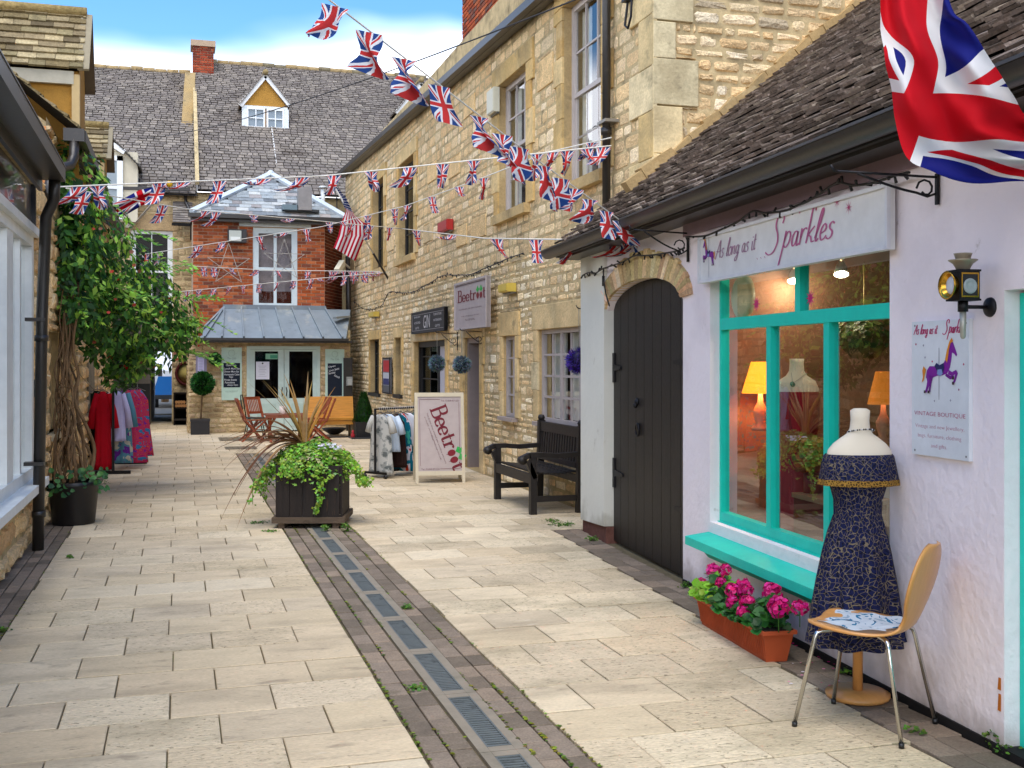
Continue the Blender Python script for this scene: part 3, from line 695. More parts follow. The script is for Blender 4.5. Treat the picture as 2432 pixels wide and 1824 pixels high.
# ------------------------------------------------------------------ long stone building on the right (shops below)
sb = thing('stone_building', 'long two-storey golden rubble stone shop building with dark eaves on the right', 'building', (4.2, 19, 0))
ea, ebb = SW.hit(1292, 0, .14), SW.hit(833, 399, .14)
zt = lambda s: ea[1]+(s-ea[0])*(ebb[1]-ea[1])/(ebb[0]-ea[0])      # eaves height
print('eaves', zt(0), zt(19))
def srect(u0, u1, vb, vt, ub=None, W=SW, off=0):
    a = W.su(u0, off); b = W.su(u1, off); zb = W.zu(u1, vb, off) ; zz = W.zu(u1, vt, off); return (min(a, b), max(a, b), zb, zz)
upw = [srect(886, 913, 634, 418), srect(948, 985, 602, 364), srect(1186, 1253, 484, 150), srect(1340, 1432, 405, 0)]
upw[3] = (upw[3][0], upw[3][1], upw[3][2], upw[3][2]+2.05)
upw[2] = (upw[2][0], upw[2][1], upw[2][2], min(upw[2][3], upw[2][2]+2.05))
gnd = [srect(880, 903, 935, 805), srect(940, 955, 938, 801), srect(1197, 1227, 993, 797), srect(1281, 1384, 1017, 775)]
gnd[3] = (SW.su(1425), gnd[3][1], gnd[3][2], gnd[3][3])
doors = [(SW.su(1060), SW.su(984), 0.0, SW.zu(1060, 806)), (SW.su(1142), SW.su(1104), 0.0, SW.zu(1142, 800))]
holes = upw+gnd+doors
mb = MB()
s = 0.0
backing(mb, SW, 0, SW.L, -.02, 6.55, holes, .22, 'b79a63', 0, 1)
sb_w = mb.build('wall', ['mortar', 'ashlar'], sb)
surr = []           # dressed blocks round openings
m2 = MB()
mk_n = 0
def surround(h, wd=.16, lint=.26, sill=.14, jam=True, colp=('d0ab62', 'c9a055', 'd8b878'), W=SW):
    a, b, c, d = h; m2 = MB()
    hs_ = []
    if jam:
        z = c; i = 0
        while z < d-.01:
            hh = min(R(.3, .45), d-z)
            if d-z-hh < .12: hh = d-z
            for side in (0, 1):
                ww = wd*(1 if (i+side) % 2 else 1.5)
                q = (a-ww, a) if side == 0 else (b, b+ww)
                ashlar_block(m2, W, q[0], q[1], z, z+hh, .03, colp); hs_.append((q[0], q[1], z, z+hh))
            z += hh; i += 1
    if lint:
        ashlar_block(m2, W, a-wd*1.4, b+wd*1.4, d, d+lint, .032, colp); hs_.append((a-wd*1.4, b+wd*1.4, d, d+lint))
    m2.build('stone_surround', 'ashlar', sb); return hs_
hs_all = list(holes)
for h in upw: hs_all += surround(h, .15 if h[1]-h[0] < .8 else .2)
for h in gnd[:2]: hs_all += surround(h, .1, .2)
hs_all += surround(gnd[2], .12, .32, colp=('d9bd84', 'd2b070'))
hs_all += surround(gnd[3], .16, .3, colp=('d9c595', 'cfb27a'))
for h in doors: hs_all += surround(h, .15, .22, colp=('d4b06a', 'dcc08a'))
# quoins at the near corner, and string course blocks
z = 2.6; i = 0; m2 = MB()
while z < 6.5:
    h = R(.34, .5); ww = .55 if i % 2 else .32
    ashlar_block(m2, SW, -.03, ww, z, z+h, .03, ('d6bb80', 'cfae6a', 'dcc795')); hs_all.append((-.03, ww, z, z+h)); z += h; i += 1
m2.build('corner_stones', 'ashlar', sb); m2 = MB()
for k in range(26):
    a = R(1, SW.L-1.2); z = R(3.3, 5.6); q = (a, a+R(.5, .9), z, z+R(.25, .4))
    if all(q[1] < h[0]-.05 or q[0] > h[1]+.05 or q[3] < h[2]-.05 or q[2] > h[3]+.05 for h in hs_all):
        ashlar_block(m2, SW, *q, .016, ('d3ab5f', 'cba45c', 'c9a96c')); hs_all.append(q)
m1 = m2
keep = lambda s, z: z < zt(s)-.02
stones(m1, SW, 0, SW.L, 0, 2.95, hs_all, (.06, .15), (.1, .36), (.0, .007), .009, SP2, .014, keep, .004, vb=.16)
stones(m1, SW, 0, SW.L, 2.95, 6.5, hs_all, (.09, .19), (.16, .46), (.001, .006), .008, SP1, .01, keep, .003, vb=.1)
m1.build('rubble_stones', 'stone', sb)
# gable end facing the camera over the lean-to roof
mb = MB(); backing(mb, GW, 0, 8.3, 0, 9.4, [], .1, 'a68e60'); mb.build('gable_wall', 'mortar', sb)
m1 = MB(); hq = []
m2 = MB(); z = 2.5; i = 0
for z, h, ww in ((2.6, .5, .3), (3.1, .42, .2), (3.52, .44, .27), (3.97, .43, .43), (4.4, .34, .2), (4.75, .36, .38), (5.12, .3, .2), (5.43, .38, .36), (5.82, .3, .2), (6.13, .4, .4), (6.54, .4, .25), (6.95, .4, .4)):
    ashlar_block(m2, GW, -.03, ww, z, z+h, .03, ('d8c08a', 'd0b070', 'dccb9c')); hq.append((-.03, ww, z, z+h))
m2.build('quoin_stones', 'ashlar', sb)
stones(m1, GW, 0, 8.2, 2.4, 9.3, hq, (.09, .17), (.14, .4), (.003, .02), .014, SP1+['b59a6c', 'a08c68', 'd9c49a'], .016, None, .011)
m1.build('gable_stones', 'stone', sb)
m1 = MB()      # mortar fillet where the lean-to roof meets the gable
fa = Vector((3.9, 9.44, 3.15)); fb = Vector((8.6, 9.44, 3.15+(8.6-3.9)*.80))
pts = [fa+(fb-fa)*i/30+Vector((0, R(-.02, .02), R(-.03, .05))) for i in range(31)]
for p, q in zip(pts, pts[1:]): m1.bar(p, q, R(.07, .14), R(.1, .15), (0, -1, 0), 'b08f56')
m1.build('mortar_fillet', 'ashlar', sb)
# sills, windows
colt = 'a39a98'
for i, h in enumerate(upw):
    m = MB()
    wbox(m, SW, h[0]-.12, h[1]+.12, h[2]-.12, h[2], -.18, .09, 'c3a468'); m.build('stone_sill', 'ashlar', sb)
window(SW, sb, *upw[0], rec=.12, fmat='paint', col='2a2826', fw=.05, cols=2, rows=4, glass='glass_dim')
window(SW, sb, *upw[1], rec=.12, fmat='paint', col='2a2826', fw=.05, cols=2, rows=4, glass='glass_dim')
for h in (upw[2], upw[3]):
    window(SW, sb, *h, rec=.09, fmat='worn_paint', col='b9afa8', fw=.07, cols=3, rows=2, bw=.022, sash=True, curtain=[(0, .3), (.72, 1)])
for h in gnd[:2]: window(SW, sb, *h, rec=.1, fmat='paint', col='2b2a28', fw=.035, cols=2, rows=4, glass='glass_dim', sill=(.07, .06, '2b2a28', 'paint'), curtain=[(.1, .9)])
window(SW, sb, *gnd[2], rec=.03, fmat='paint', col='aaa09c', fw=.045, cols=2, rows=4, bw=.025, sill=(.05, .08, 'a0948e', 'paint'), curtain=[(0, .5)])
window(SW, sb, *gnd[3], rec=.03, fmat='paint', col='aaa09c', fw=.05, cols=6, rows=4, bw=.026, colw={2: .085, 4: .085}, sill=(.05, .08, 'a0948e', 'paint'), curtain=[(0, .28), (.36, .6), (.7, .98)])
# doors
a, b, c, d = doors[0]
dr = MB(); wbox(dr, SW, a, a+.07, c, d, -.2, -.08, '1d1c1c'); wbox(dr, SW, b-.07, b, c, d, -.2, -.08, '1d1c1c'); wbox(dr, SW, a+.07, b-.07, d-.1, d, -.2, -.08, '1d1c1c')
dd = dr.build('door_frame', 'paint', sb)
lm = MB(); mid = a+(b-a)*.42
for q0, q1 in ((mid, b-.07),):
    wbox(lm, SW, q0, q0+.07, c, d-.1, -.16, -.12, '1b1b1c'); wbox(lm, SW, q1-.07, q1, c, d-.1, -.16, -.12, '1b1b1c')
    wbox(lm, SW, q0, q1, c, c+.5, -.158, -.122, '1b1b1c')
    for k in (1, 2, 3): wbox(lm, SW, q0, q1, .5+k*.4-.012, .5+k*.4+.012, -.15, -.13, '1b1b1c')
    wbox(lm, SW, (q0+q1)/2-.012, (q0+q1)/2+.012, .5, d-.1, -.15, -.13, '1b1b1c')
lf = lm.build('glazed_door', 'paint', sb)
lm = MB(); wbox(lm, SW, mid+.07, b-.14, .5, d-.1, -.142, -.139); lm.build('pane', 'glass_dim', lf)
lm = MB(); wbox(lm, SW, a+.07, mid-.06, c, d-.1, -.17, -.13, 'c5c3cc'); wbox(lm, SW, mid-.06, mid, c, d-.1, -.175, -.1, '28282a'); wl = lm.build('white_door_leaf', 'paint', sb)
lm = MB(); lm.ball(SW.P(mid-.03, 1.0, -.07), .03, col='202020'); lm.build('knob', 'metal', wl)
a, b, c, d = doors[1]
dr = MB(); cc = '8b7f7c'
wbox(dr, SW, a, a+.06, c, d, -.2, -.04, cc); wbox(dr, SW, b-.1, b, c, d, -.2, -.04, cc); wbox(dr, SW, a+.06, b-.1, d-.08, d, -.2, -.04, cc)
fr_ = dr.build('door_frame', 'paint', sb)
lm = MB()      # the leaf stands open inward
q0 = SW.P(b-.1, 0, -.2); q1 = q0-SW.n*.75; t_ = SW.t*-.045
lm.hexa([q0, q1, q1+t_, q0+t_]+[p+Vector((0, 0, d-.1)) for p in (q0, q1, q1+t_, q0+t_)], 'a2958f'); lm.build('open_door', 'paint', sb)
# dark rooms behind the openings
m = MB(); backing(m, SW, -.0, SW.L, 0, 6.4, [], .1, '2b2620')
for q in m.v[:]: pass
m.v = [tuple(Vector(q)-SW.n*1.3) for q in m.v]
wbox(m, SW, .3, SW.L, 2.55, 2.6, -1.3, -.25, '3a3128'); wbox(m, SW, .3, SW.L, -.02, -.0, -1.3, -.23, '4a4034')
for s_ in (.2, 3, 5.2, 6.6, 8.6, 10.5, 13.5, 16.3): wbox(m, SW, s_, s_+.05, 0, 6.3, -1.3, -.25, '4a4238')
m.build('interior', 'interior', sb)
# eaves, gutter, roof, chimney, pipes
m = MB()
def eave(s, z, nn): return SW.P(s, zt(s)+z, nn)
m.hexa([eave(-.3, 0, .02), eave(SW.L+.2, 0, .02), eave(SW.L+.2, 0, .14), eave(-.3, 0, .14), eave(-.3, .05, .02), eave(SW.L+.2, .05, .02), eave(SW.L+.2, .05, .14), eave(-.3, .05, .14)], '2e2823')
m.build('soffit', 'gutter', sb)
m = MB(); m.bar(eave(-.35, .055, .18), eave(SW.L+.25, .055, .18), .11, .1); gt = m.build('eaves_gutter', 'gutter', sb)
m = MB(); E0 = eave(-.3, .12, .18); E1 = eave(SW.L+.2, .12, .18); T_ = (E1-E0); U_ = Vector((1, 0, .7)).normalized()
m.add([E0, E1, E1+U_*5, E0+U_*5], [(0, 1, 2, 3)], '4a4640')
tiles(m, E0, T_, U_, T_.length, .7, .25, .16, ['6e6a62', '5f5a54', '78746a'], mat=0)
m.build('roof', 'slate', sb)
cx0, cx1 = SW.su(1203), SW.su(1098)
BR = ['9c4a26', 'a8522b', '8b3f22', 'b0603a', '7c4633', 'a3492a', '6b4a3e']
ch = MB(); c0 = PX(1203, 100, 4.95); yb_ = c0.y
c1 = PX(1099, 100, 4.95); 
Wc = Wall((4.95, yb_), (4.95, c1.y)); Wc2 = Wall((4.95, yb_), (5.85, yb_))
ch.box(4.96, 5.85, yb_+.01, c1.y-.01, 6.2, 9.5, '9b8672'); st_ = ch.build('chimney', 'brick_joint', sb)
ch = MB(); stones(ch, Wc, 0, Wc.L, 6.2, 9.5, (), (.075, .075), (.225, .225), (.012, .016), .012, BR, simple=True); stones(ch, Wc2, 0, .9, 6.2, 9.5, (), (.075, .075), (.225, .225), (.012, .016), .012, BR, simple=True)
ch.build('brickwork', 'brick', st_)
# near downpipe on the facade
ps = SW.su(1460); m = MB()
m.tube([SW.P(ps, 8, .09), SW.P(ps, 2.7, .09)], .042, 12); m.tube([SW.P(ps, 3.95, .09), SW.P(ps, 3.88, .09)], .055, 12)
dp = m.build('downpipe', 'gutter', sb)
m = MB(); wbox(m, SW, ps-.12, ps+.1, 3.99, 4.02, 0, .15, '8f8a80'); m.build('pipe_bracket', 'metal', dp)
m = MB(); 
a = SW.P(SW.su(1502), SW.zu(1502, 0, .03), .05); m.tube([a+Vector((0, 0, .4)), a, a+Vector((0, .03, -.1)), a+Vector((-.02, .02, -.22)), a+Vector((-.03, -.08, -.28)), a+Vector((-.02, -.13, -.18)), a+Vector((0, -.12, .1))], .012, 6)
m.box(a.x-.05, a.x+.02, a.y-.05, a.y+.04, a.z+.0, a.z+.12)
m.build('cable_box', 'iron', sb)
# alarm boxes, lights, cables on the facade: each a thing
def wall_box(W, u0, u1, v0, v1, dep, col, name, lab, cat, mat='plastic', extra=None):
    a = W.su(u0, dep); b = W.su(u1, dep); z0 = W.zu((u0+u1)/2, v1, dep); z1 = W.zu((u0+u1)/2, v0, dep)
    m = MB(); wbox(m, W, a, b, z0, z1, .02, dep, col)
    wbox(m, W, min(a, b)+.02, max(a, b)-.02, z0-.02, z0, .02, dep*.6, '6b6a66')
    wbox(m, W, min(a, b)+.015, max(a, b)-.015, z0+.015, z1-.015, dep, dep+.012, col)
    return solo(m, name, mat, lab, cat)
wall_box(SW, 1157, 1173, 212, 270, .1, 'cfcbb4', 'alarm_box', 'tall cream alarm box high on the golden wall left of a sash window', 'alarm box')
wall_box(SW, 1040, 1062, 525, 550, .12, 'a81f1a', 'fire_bell', 'small red alarm bell box on the stone wall above the grey shop sign', 'alarm box')
wall_box(SW, 1184, 1205, 674, 694, .14, 'cbb04a', 'bulkhead_light', 'small yellow box light on the stone wall right of the grey hanging sign', 'wall light')
wall_box(SW, 876, 888, 741, 753, .14, 'cbb04a', 'bulkhead_light', 'tiny yellow box light on the stone wall left of the black sign', 'wall light')
# ------------------------------------------------------------------ pink lean-to shop, right foreground
pk = thing('pink_shop', 'single-storey pink rendered shop with turquoise window and dark stone tile roof', 'shop', (3.6, 6, 0))
def prect(u0, u1, v0, v1, off=0, uref=None):
    a = PW.su(u0, off); b = PW.su(u1, off); ur = uref or (u0+u1)/2
    return (min(a, b), max(a, b), PW.zu(ur, v1, off), PW.zu(ur, v0, off))
dl, drr = PW.su(1442), PW.su(1622)
dspring = PW.zu(1445, 738)
ws0, ws1 = PW.su(2113), PW.su(1686)
zwin0 = PW.zu(1709, 1232, -.12); zwin1 = PW.zu(1780, 590, 0)
zlint = PW.zu(2400, 688)
rs0, rs1 = 0.0, PW.su(2385)
print('door', dl, drr, dspring, 'win', ws0, ws1, zwin0, zwin1, 'recess', rs1, zlint)
hole_w = (ws0, ws1, zwin0, zwin1); hole_r = (rs0-.5, rs1, -.1, zlint)
arc_c = (dl+drr)/2; arc_r = (dl-drr)/2; ztop = PW.zu(1534, 660)
def arch(s):       # opening top at s
    k = (s-arc_c)/arc_r
    return dspring+(ztop-dspring)*math.sqrt(max(0, 1-k*k))
mb = MB()
zt2 = 2.62
backing(mb, PW, rs0-.5, drr, 0, zt2, [hole_w, hole_r], .14, 'ffffff')
NS = 24
for i in range(NS):
    a = drr+(dl-drr)*i/NS; b = drr+(dl-drr)*(i+1)/NS
    za, zb = arch(a), arch(b)
    mb.add([PW.P(a, za), PW.P(b, zb), PW.P(b, zt2), PW.P(a, zt2)], [(0, 1, 2, 3)])
    mb.add([PW.P(a, za), PW.P(b, zb), PW.P(b, zb, -.14), PW.P(a, za, -.14)], [(0, 1, 2, 3)])
for q, zz in ((drr, dspring),): mb.add([PW.P(q, 0), PW.P(q, zz), PW.P(q, zz, -.14), PW.P(q, 0, -.14)], [(0, 1, 2, 3)])
mb.build('rendered_wall', 'pink_render', pk)
mb = MB()      # white pier left of the arched door
L0 = PW.L
mb.hexa([PW.P(dl, .14, -.14), PW.P(L0, .1, -.14), PW.P(L0, .1, .03), PW.P(dl, .14, .03), PW.P(dl, zt2, -.14), PW.P(L0, zt2, -.14), PW.P(L0, zt2, .03), PW.P(dl, zt2, .03)])
mb.hexa([PW.P(dl, .14, -.14), PW.P(L0, .1, -.14), PW.P(L0, .1, -.9), PW.P(dl, .14, -.9), PW.P(dl, zt2, -.14), PW.P(L0, zt2, -.14), PW.P(L0, zt2, -.9), PW.P(dl, zt2, -.9)])
mb.build('white_pier', 'white_render', pk)
mb = MB(); wbox(mb, PW, dl+.003, L0-.003, -.02, .139, -.5, .01, '6e4a40'); mb.build('brick_plinth', 'brick', pk)
mb = MB(); wbox(mb, PW, -.5, drr-.02, -.02, .03, -.1, .012, '1c1a1a'); mb.build('plinth', 'matt', pk)
# stone voussoirs of the arch
mb = MB(); n = 30
zr = (ztop-dspring)
for i in range(n):
    a0 = math.pi*(.02+.96*i/n); a1 = math.pi*(.02+.96*(i+.93)/n)
    ex = R(.2, .235)
    def ap(t, k): return (arc_c+(arc_r+k)*math.cos(t), dspring+(zr+k)*math.sin(t))
    q = [ap(a0, 0), ap(a1, 0), ap(a1, ex), ap(a0, ex)]
    if min(p[1] for p in q) > zt2+.1: continue
    col = tuple(c*R(.85, 1.12) for c in lin(random.choice(['d0ab68', 'c89f58', 'dcc08a', 'b08f55'])))
    mb.hexa([PW.P(x, y, -.1) for x, y in q]+[PW.P(x, y, .02+R(0, .012)) for x, y in q], col)
mb.build('stone_arch', 'stone', pk)
# arched door
door = MB(); nb = 9; bwid = (dl-drr)/nb
for i in range(nb):
    a = drr+bwid*i+.004; b = drr+bwid*(i+1)-.004; c = tuple(q*R(.8, 1.3) for q in lin('221b18'))
    k = 4
    for j in range(k):
        x0 = a+(b-a)*j/k; x1 = a+(b-a)*(j+1)/k; z0_, z1_ = min(arch(x0)-.015, 9), min(arch(x1)-.015, 9)
        P = PW.P
        door.add([P(x0, .02, -.06), P(x1, .02, -.06), P(x1, z1_, -.06), P(x0, z0_, -.06)], [(0, 1, 2, 3)], c)
    door.add([P(a, .02, -.06), P(a, arch(a)-.015, -.06), P(a, arch(a)-.015, -.09), P(a, .02, -.09)], [(0, 1, 2, 3)], c)
    door.add([P(b, .02, -.06), P(b, arch(b)-.015, -.06), P(b, arch(b)-.015, -.09), P(b, .02, -.09)], [(0, 1, 2, 3)], c)
door.add([PW.P(drr, 0, -.08)]+[PW.P(drr+(dl-drr)*i/20, arch(drr+(dl-drr)*i/20), -.08) for i in range(21)]+[PW.P(dl, 0, -.08)], [tuple(range(23))], '0b0a0a')
dd = door.build('arched_door', 'black_wood', pk)
def hinge(z, s_, d_, ln):
    m = MB(); wbox(m, PW, s_, s_+d_*.05, z-.13, z+.13, -.06, -.045, '141212')
    p = [(s_, z-.035), (s_+d_*ln, z-.012), (s_+d_*ln, z+.012), (s_, z+.035)]
    m.prism([PW.P(x, y, -.06) for x, y in p], PW.n*.014, '141212'); m.build('strap_hinge', 'iron', dd)
for z, ln in ((1.55, .22), (.62, .28)): hinge(z, dl-.01, -1, ln)
for z, ln in ((1.6, .32), (.5, .3)): hinge(z, drr+.01, 1, ln)
m = MB(); hs_ = PW.su(1512, -.05)
m.lathe(PW.P(hs_, 1.27, -.06), [(.03, 0), (.032, .012), (.015, .02), (.012, .03)], 12, PW.n); m.lathe(PW.P(hs_, 1.27-.03, -.05), [(.02, 0), (.024, .02), (.01, .03)], 10, PW.n)
m.build('lock', 'iron', dd); m = MB()
m.tube([PW.P(hs_-.03+.045*math.cos(t), 1.04+.05*math.sin(t), -.045) for t in [k*.55 for k in range(12)]], .009, 6)
m.lathe(PW.P(hs_-.03, 1.06, -.06), [(.035, 0), (.03, .015), (.01, .02)], 10, PW.n)
m.build('ring_latch', 'iron', dd)
# turquoise shop window
TQ = '0fcab4'
W2 = PW; fr = MB(); rec = -.09
A, B, Cz, D = ws0, PW.su(1709, rec), zwin0, zwin1
def fb(m, a, b, c, d, e0=-.13, e1=-.07): wbox(m, PW, a, b, c, d, e0, e1, TQ)
ztr0, ztr1 = PW.zu(1800, 812, rec)-.0, 0
ztr = (PW.zu(1733, 783, rec), PW.zu(1733, 756, rec)); print('transom', ztr, zwin0, zwin1)
fb(fr, A-.02, B, Cz, Cz+.07); fb(fr, A-.02, B, D-.1, D); fb(fr, B-.075, B, Cz+.07, D-.1); fb(fr, A-.02, A+.05, Cz+.07, D-.1)
fb(fr, A+.05, B-.075, ztr[0], ztr[1], -.13, -.062)
m1_, m2_, m3_ = PW.su(1833, rec), PW.su(1971, rec), PW.su(1902, rec)
for q, z0_, z1_ in ((m1_, Cz+.07, ztr[0]), (m2_, Cz+.07, ztr[0]), (m3_, ztr[1], D-.1)): fb(fr, q-.032, q+.032, z0_, z1_, -.125, -.068)
for k in range(3): fb(fr, A-.02, B+.02, Cz-.012-.02*k, Cz-.002-.02*k+.008, -.12, -.055+.02*k)
wf = fr.build('shop_window', 'paint', pk)
g = MB(); g.add([PW.P(A, Cz, -.1), PW.P(B, Cz, -.1), PW.P(B, D, -.1), PW.P(A, D, -.1)], [(0, 1, 2, 3)]); g.build('pane', 'glass', wf)
sl = MB(); sa, sb2 = PW.su(2110), PW.su(1650, .1); zsl = PW.zu(1642, 1240, .16)
zsl = Cz-.075
P = PW.P
sl.hexa([P(sa, zsl-.06, -.12), P(sb2, zsl-.06, -.12), P(sb2, zsl-.075, .17), P(sa, zsl-.075, .17), P(sa, zsl+.02, -.12), P(sb2, zsl+.02, -.12), P(sb2, zsl-.02, .17), P(sa, zsl-.02, .17)], TQ)
sl.hexa([P(sa, zsl-.16, 0), P(sb2-.12, zsl-.16, 0), P(sb2-.12, zsl-.15, .05), P(sa, zsl-.15, .05), P(sa, zsl-.07, 0), P(sb2-.12, zsl-.07, 0), P(sb2-.12, zsl-.07, .12), P(sa, zsl-.07, .12)], '0fb09a')
sl.build('window_sill', 'paint', wf)
# porthole ventilator disc in the top light
m = MB(); vc = PW.P(PW.su(1752, -.12), PW.zu(1752, 706, -.12), -.13)
m.lathe(vc, [(.001, .0), (.13, 0), (.145, .01), (.145, .05), (.12, .055), (.118, .02), (.001, .018)], 28, -PW.n, col='c8bd97'); m.build('round_vent', 'plastic', wf)
for u, v in ((1797, 722), (1925, 708)):
    m = MB(); cc = PW.P(PW.su(u, -.1), PW.zu(u, v, -.1), -.098)
    k = 10
    pts = [cc+PW.t*math.cos(a)*r_+Vector((0, 0, math.sin(a)*r_)) for a, r_ in [(math.pi*j/k, .055 if j % 2 == 0 else .022) for j in range(2*k)]]
    m.add(pts+[cc], [(j, (j+1) % (2*k), 2*k) for j in range(2*k)], 'c2146e'); m.build('pink_star', 'plastic', wf)
# shallow recess with the turquoise door at the right edge
m = MB(); wbox(m, PW, -.6, rs1, 0, zlint, -.2, -.142, 'ffffff'); m.build('recess_wall', 'pink_render', pk)
m = MB(); wbox(m, PW, -.6, rs1-.003, .0, zlint-.01, -.139, -.07, TQ); m.build('turquoise_door', 'paint', pk)
m = MB(); 
for u, v, h in ((2378, 1690, .07), (2378, 1640, .05)): 
    q = PW.su(u); z = PW.zu(u, v); m.prism([PW.P(q-.0, z, .001), PW.P(q+.02, z, .001), PW.P(q+.014, z+h, .001), PW.P(q, z+h, .001)], PW.n*.002, 'b4671f')
m.build('rust_stain', 'matt', pk)
# shop interior
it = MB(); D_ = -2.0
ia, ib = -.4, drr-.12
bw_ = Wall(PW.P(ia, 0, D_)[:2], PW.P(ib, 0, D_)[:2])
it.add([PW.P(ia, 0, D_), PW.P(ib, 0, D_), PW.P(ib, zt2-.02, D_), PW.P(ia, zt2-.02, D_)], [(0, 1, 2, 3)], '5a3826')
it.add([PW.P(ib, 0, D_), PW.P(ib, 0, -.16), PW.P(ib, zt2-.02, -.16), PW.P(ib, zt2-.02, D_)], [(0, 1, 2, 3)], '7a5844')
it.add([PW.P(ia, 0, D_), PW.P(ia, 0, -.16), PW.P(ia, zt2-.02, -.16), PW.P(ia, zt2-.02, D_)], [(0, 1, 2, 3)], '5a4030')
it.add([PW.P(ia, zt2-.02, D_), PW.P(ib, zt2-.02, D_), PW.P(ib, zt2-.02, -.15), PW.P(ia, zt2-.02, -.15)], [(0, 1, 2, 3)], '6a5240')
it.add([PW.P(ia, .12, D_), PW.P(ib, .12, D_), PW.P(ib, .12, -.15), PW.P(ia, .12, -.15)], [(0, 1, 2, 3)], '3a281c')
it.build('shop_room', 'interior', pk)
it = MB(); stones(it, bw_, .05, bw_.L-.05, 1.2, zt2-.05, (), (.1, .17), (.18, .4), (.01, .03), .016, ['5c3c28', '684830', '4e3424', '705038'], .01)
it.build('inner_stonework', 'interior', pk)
print('room', ia, ib)
# eaves, gutter and stone tile roof of the lean-to
gz = lambda s: 2.60
m = MB(); m.bar(PW.P(-1.2, 2.60, .1), PW.P(L0+.15, 2.60, .1), .2, .03, col='2c2723')
m.bar(PW.P(-1.2, 2.665, .215), PW.P(L0+.18, 2.665, .215), .03, .12, col='2c2723'); m.build('fascia', 'gutter', pk)
m = MB(); P = PW.P
prof = [(.07*math.cos(t), .07*math.sin(t)) for t in [math.pi+math.pi*k/8 for k in range(9)]]
vs = []; 
for s_ in (-1.3, L0+.22):
    for x, y in prof: vs.append(P(s_, 2.665+y, .30+x))
fs = [(i, i+1, 10+i, 9+i) for i in range(8)]
m.add(vs, fs, smooth=True); m.add([vs[9+i] for i in range(9)], [tuple(range(9))])
m.bar(P(-1.3, 2.668, .372), P(L0+.22, 2.668, .372), .008, .014, col='6b6a68'); gt = m.build('eaves_gutter', 'gutter', pk)
E0 = PW.P(-1.6, 2.72, .24); T_ = PW.t; N_ = -PW.n; U_ = (N_*1+Vector((0, 0, .80))).normalized()
LL = L0+1.6+.12
def kp(s_, h):
    p = E0+T_*s_+U_*h
    return p.y < 9.47 or p.x < 4.18
m = MB(); m.add([E0-Vector((0, 0, .03)), E0+T_*LL-Vector((0, 0, .03)), E0+T_*LL+U_*.85-Vector((0, 0, .03)), E0+U_*.85-Vector((0, 0, .03))], [(0, 1, 2, 3)], '2a2420')
def toP(x, y): 
    # roof plane height at plan x,y
    d = (Vector((x, y, 0))-Vector((E0.x, E0.y, 0))).dot(N_); return Vector((x, y, E0.z-.03+d*.80))
e8 = E0+T_*0+U_*7
m.add([toP(E0.x, E0.y), toP(3.7, 9.46), toP(8.9, 9.46), toP(e8.x, e8.y)], [(0, 1, 2, 3)], '2a2420')
tiles(m, E0, T_, U_, LL, 6.6, .15, .085, ['786b60', '6b5e54', '85766a', '928474', '61554b', '7d6e62'], thick=.018, lift=.034, jit=.014, keep=kp, hvar=.25, cv=.22)
m.build('roof', 'stone_tile', pk)
m = MB(); wbox(m, PW, -1, drr-.05, 2.5, 2.585, 0, .02, '8c7478'); m.build('eaves_board', 'paint', pk)
# ------------------------------------------------------------------ buildings closing the alley
SL = ['7d756c', '766e66', '847b71', '6f6760', '898075', '797168', '736b64']
eb = thing('slate_roofed_building', 'tall building closing the alley with big grey slate roof and brick chimney', 'building', (1, 31, 0))
YE = 30.0
EW = Wall((-4.5, YE), (6.5, YE))
es = lambda u: EW.su(u)
ze = lambda u, v: EW.zu(u, v)
win_e = (es(310), es(410), ze(360, 742), ze(360, 547))
pas = (es(357), es(408), 0, ze(380, 805))
mb = MB(); holes_e = [win_e, pas]
backing(mb, EW, 0, 11, 0, 6.0, holes_e, .3, '9a8154'); mb.build('wall', 'mortar', eb)
mb = MB(); hh_ = list(holes_e)
ashlar_block(mb, EW, win_e[0]-.2, win_e[1]+.15, win_e[3], win_e[3]+.4, .03, ('a8874f',)); hh_.append((win_e[0]-.2, win_e[1]+.15, win_e[3], win_e[3]+.4))
stones(mb, EW, 0, 6.4, 0, 6.0, hh_, (.12, .2), (.18, .5), (.005, .02), .016, ['a88a56', 'b3965f', '9a7c49', 'bd9f68', '8d7447'], .012)
mb.build('rubble_stones', 'stone', eb)
window(EW, eb, *win_e, rec=.06, fmat='paint', col='dfe0dc', fw=.09, cols=2, rows=1, sash=True, glass='glass_dim')
m = MB(); wbox(m, EW, win_e[0]-.3, win_e[1]+.3, win_e[2]-.3, win_e[3]+.3, -1.4, -1.35, '3a332c'); wbox(m, EW, 5.5, 6.4, 0, 5.5, .02, .35, '5f5340')
m.build('interior', 'interior', eb)
zr0 = 6.05; YR = 36.0; zr1 = 10.75
def end_roof(x0, x1, z1, zoff, nm):
    m = MB(); O = Vector((x0, YE-.25, zr0+zoff-.15)); U = Vector((0, YR-YE+.25, z1-zr0-zoff+.15)); T = Vector((1, 0, 0))
    H = U.length; U_ = U.normalized()
    m.add([O-Vector((0, 0, .04)), O+T*(x1-x0)-Vector((0, 0, .04)), O+T*(x1-x0)+U-Vector((0, 0, .04)), O+U-Vector((0, 0, .04))], [(0, 1, 2, 3)], '3a3633')
    tiles(m, O, T, U_, x1-x0, H, .2, .125, SL, thick=.018, lift=.03, jit=.013, gap=.02, tab=lambda q: .17-.05*q, cv=.14)
    k = int((x1-x0)/.35)
    for i in range(k):      # ridge tiles
        a = O+U+T*(i*.35)+Vector((0, 0, .0+R(-.02, .02))); m.tube([a, a+T*.34], .1, 7, 'a08a62' if R(0, 1) < .7 else '7a7058')
    return m
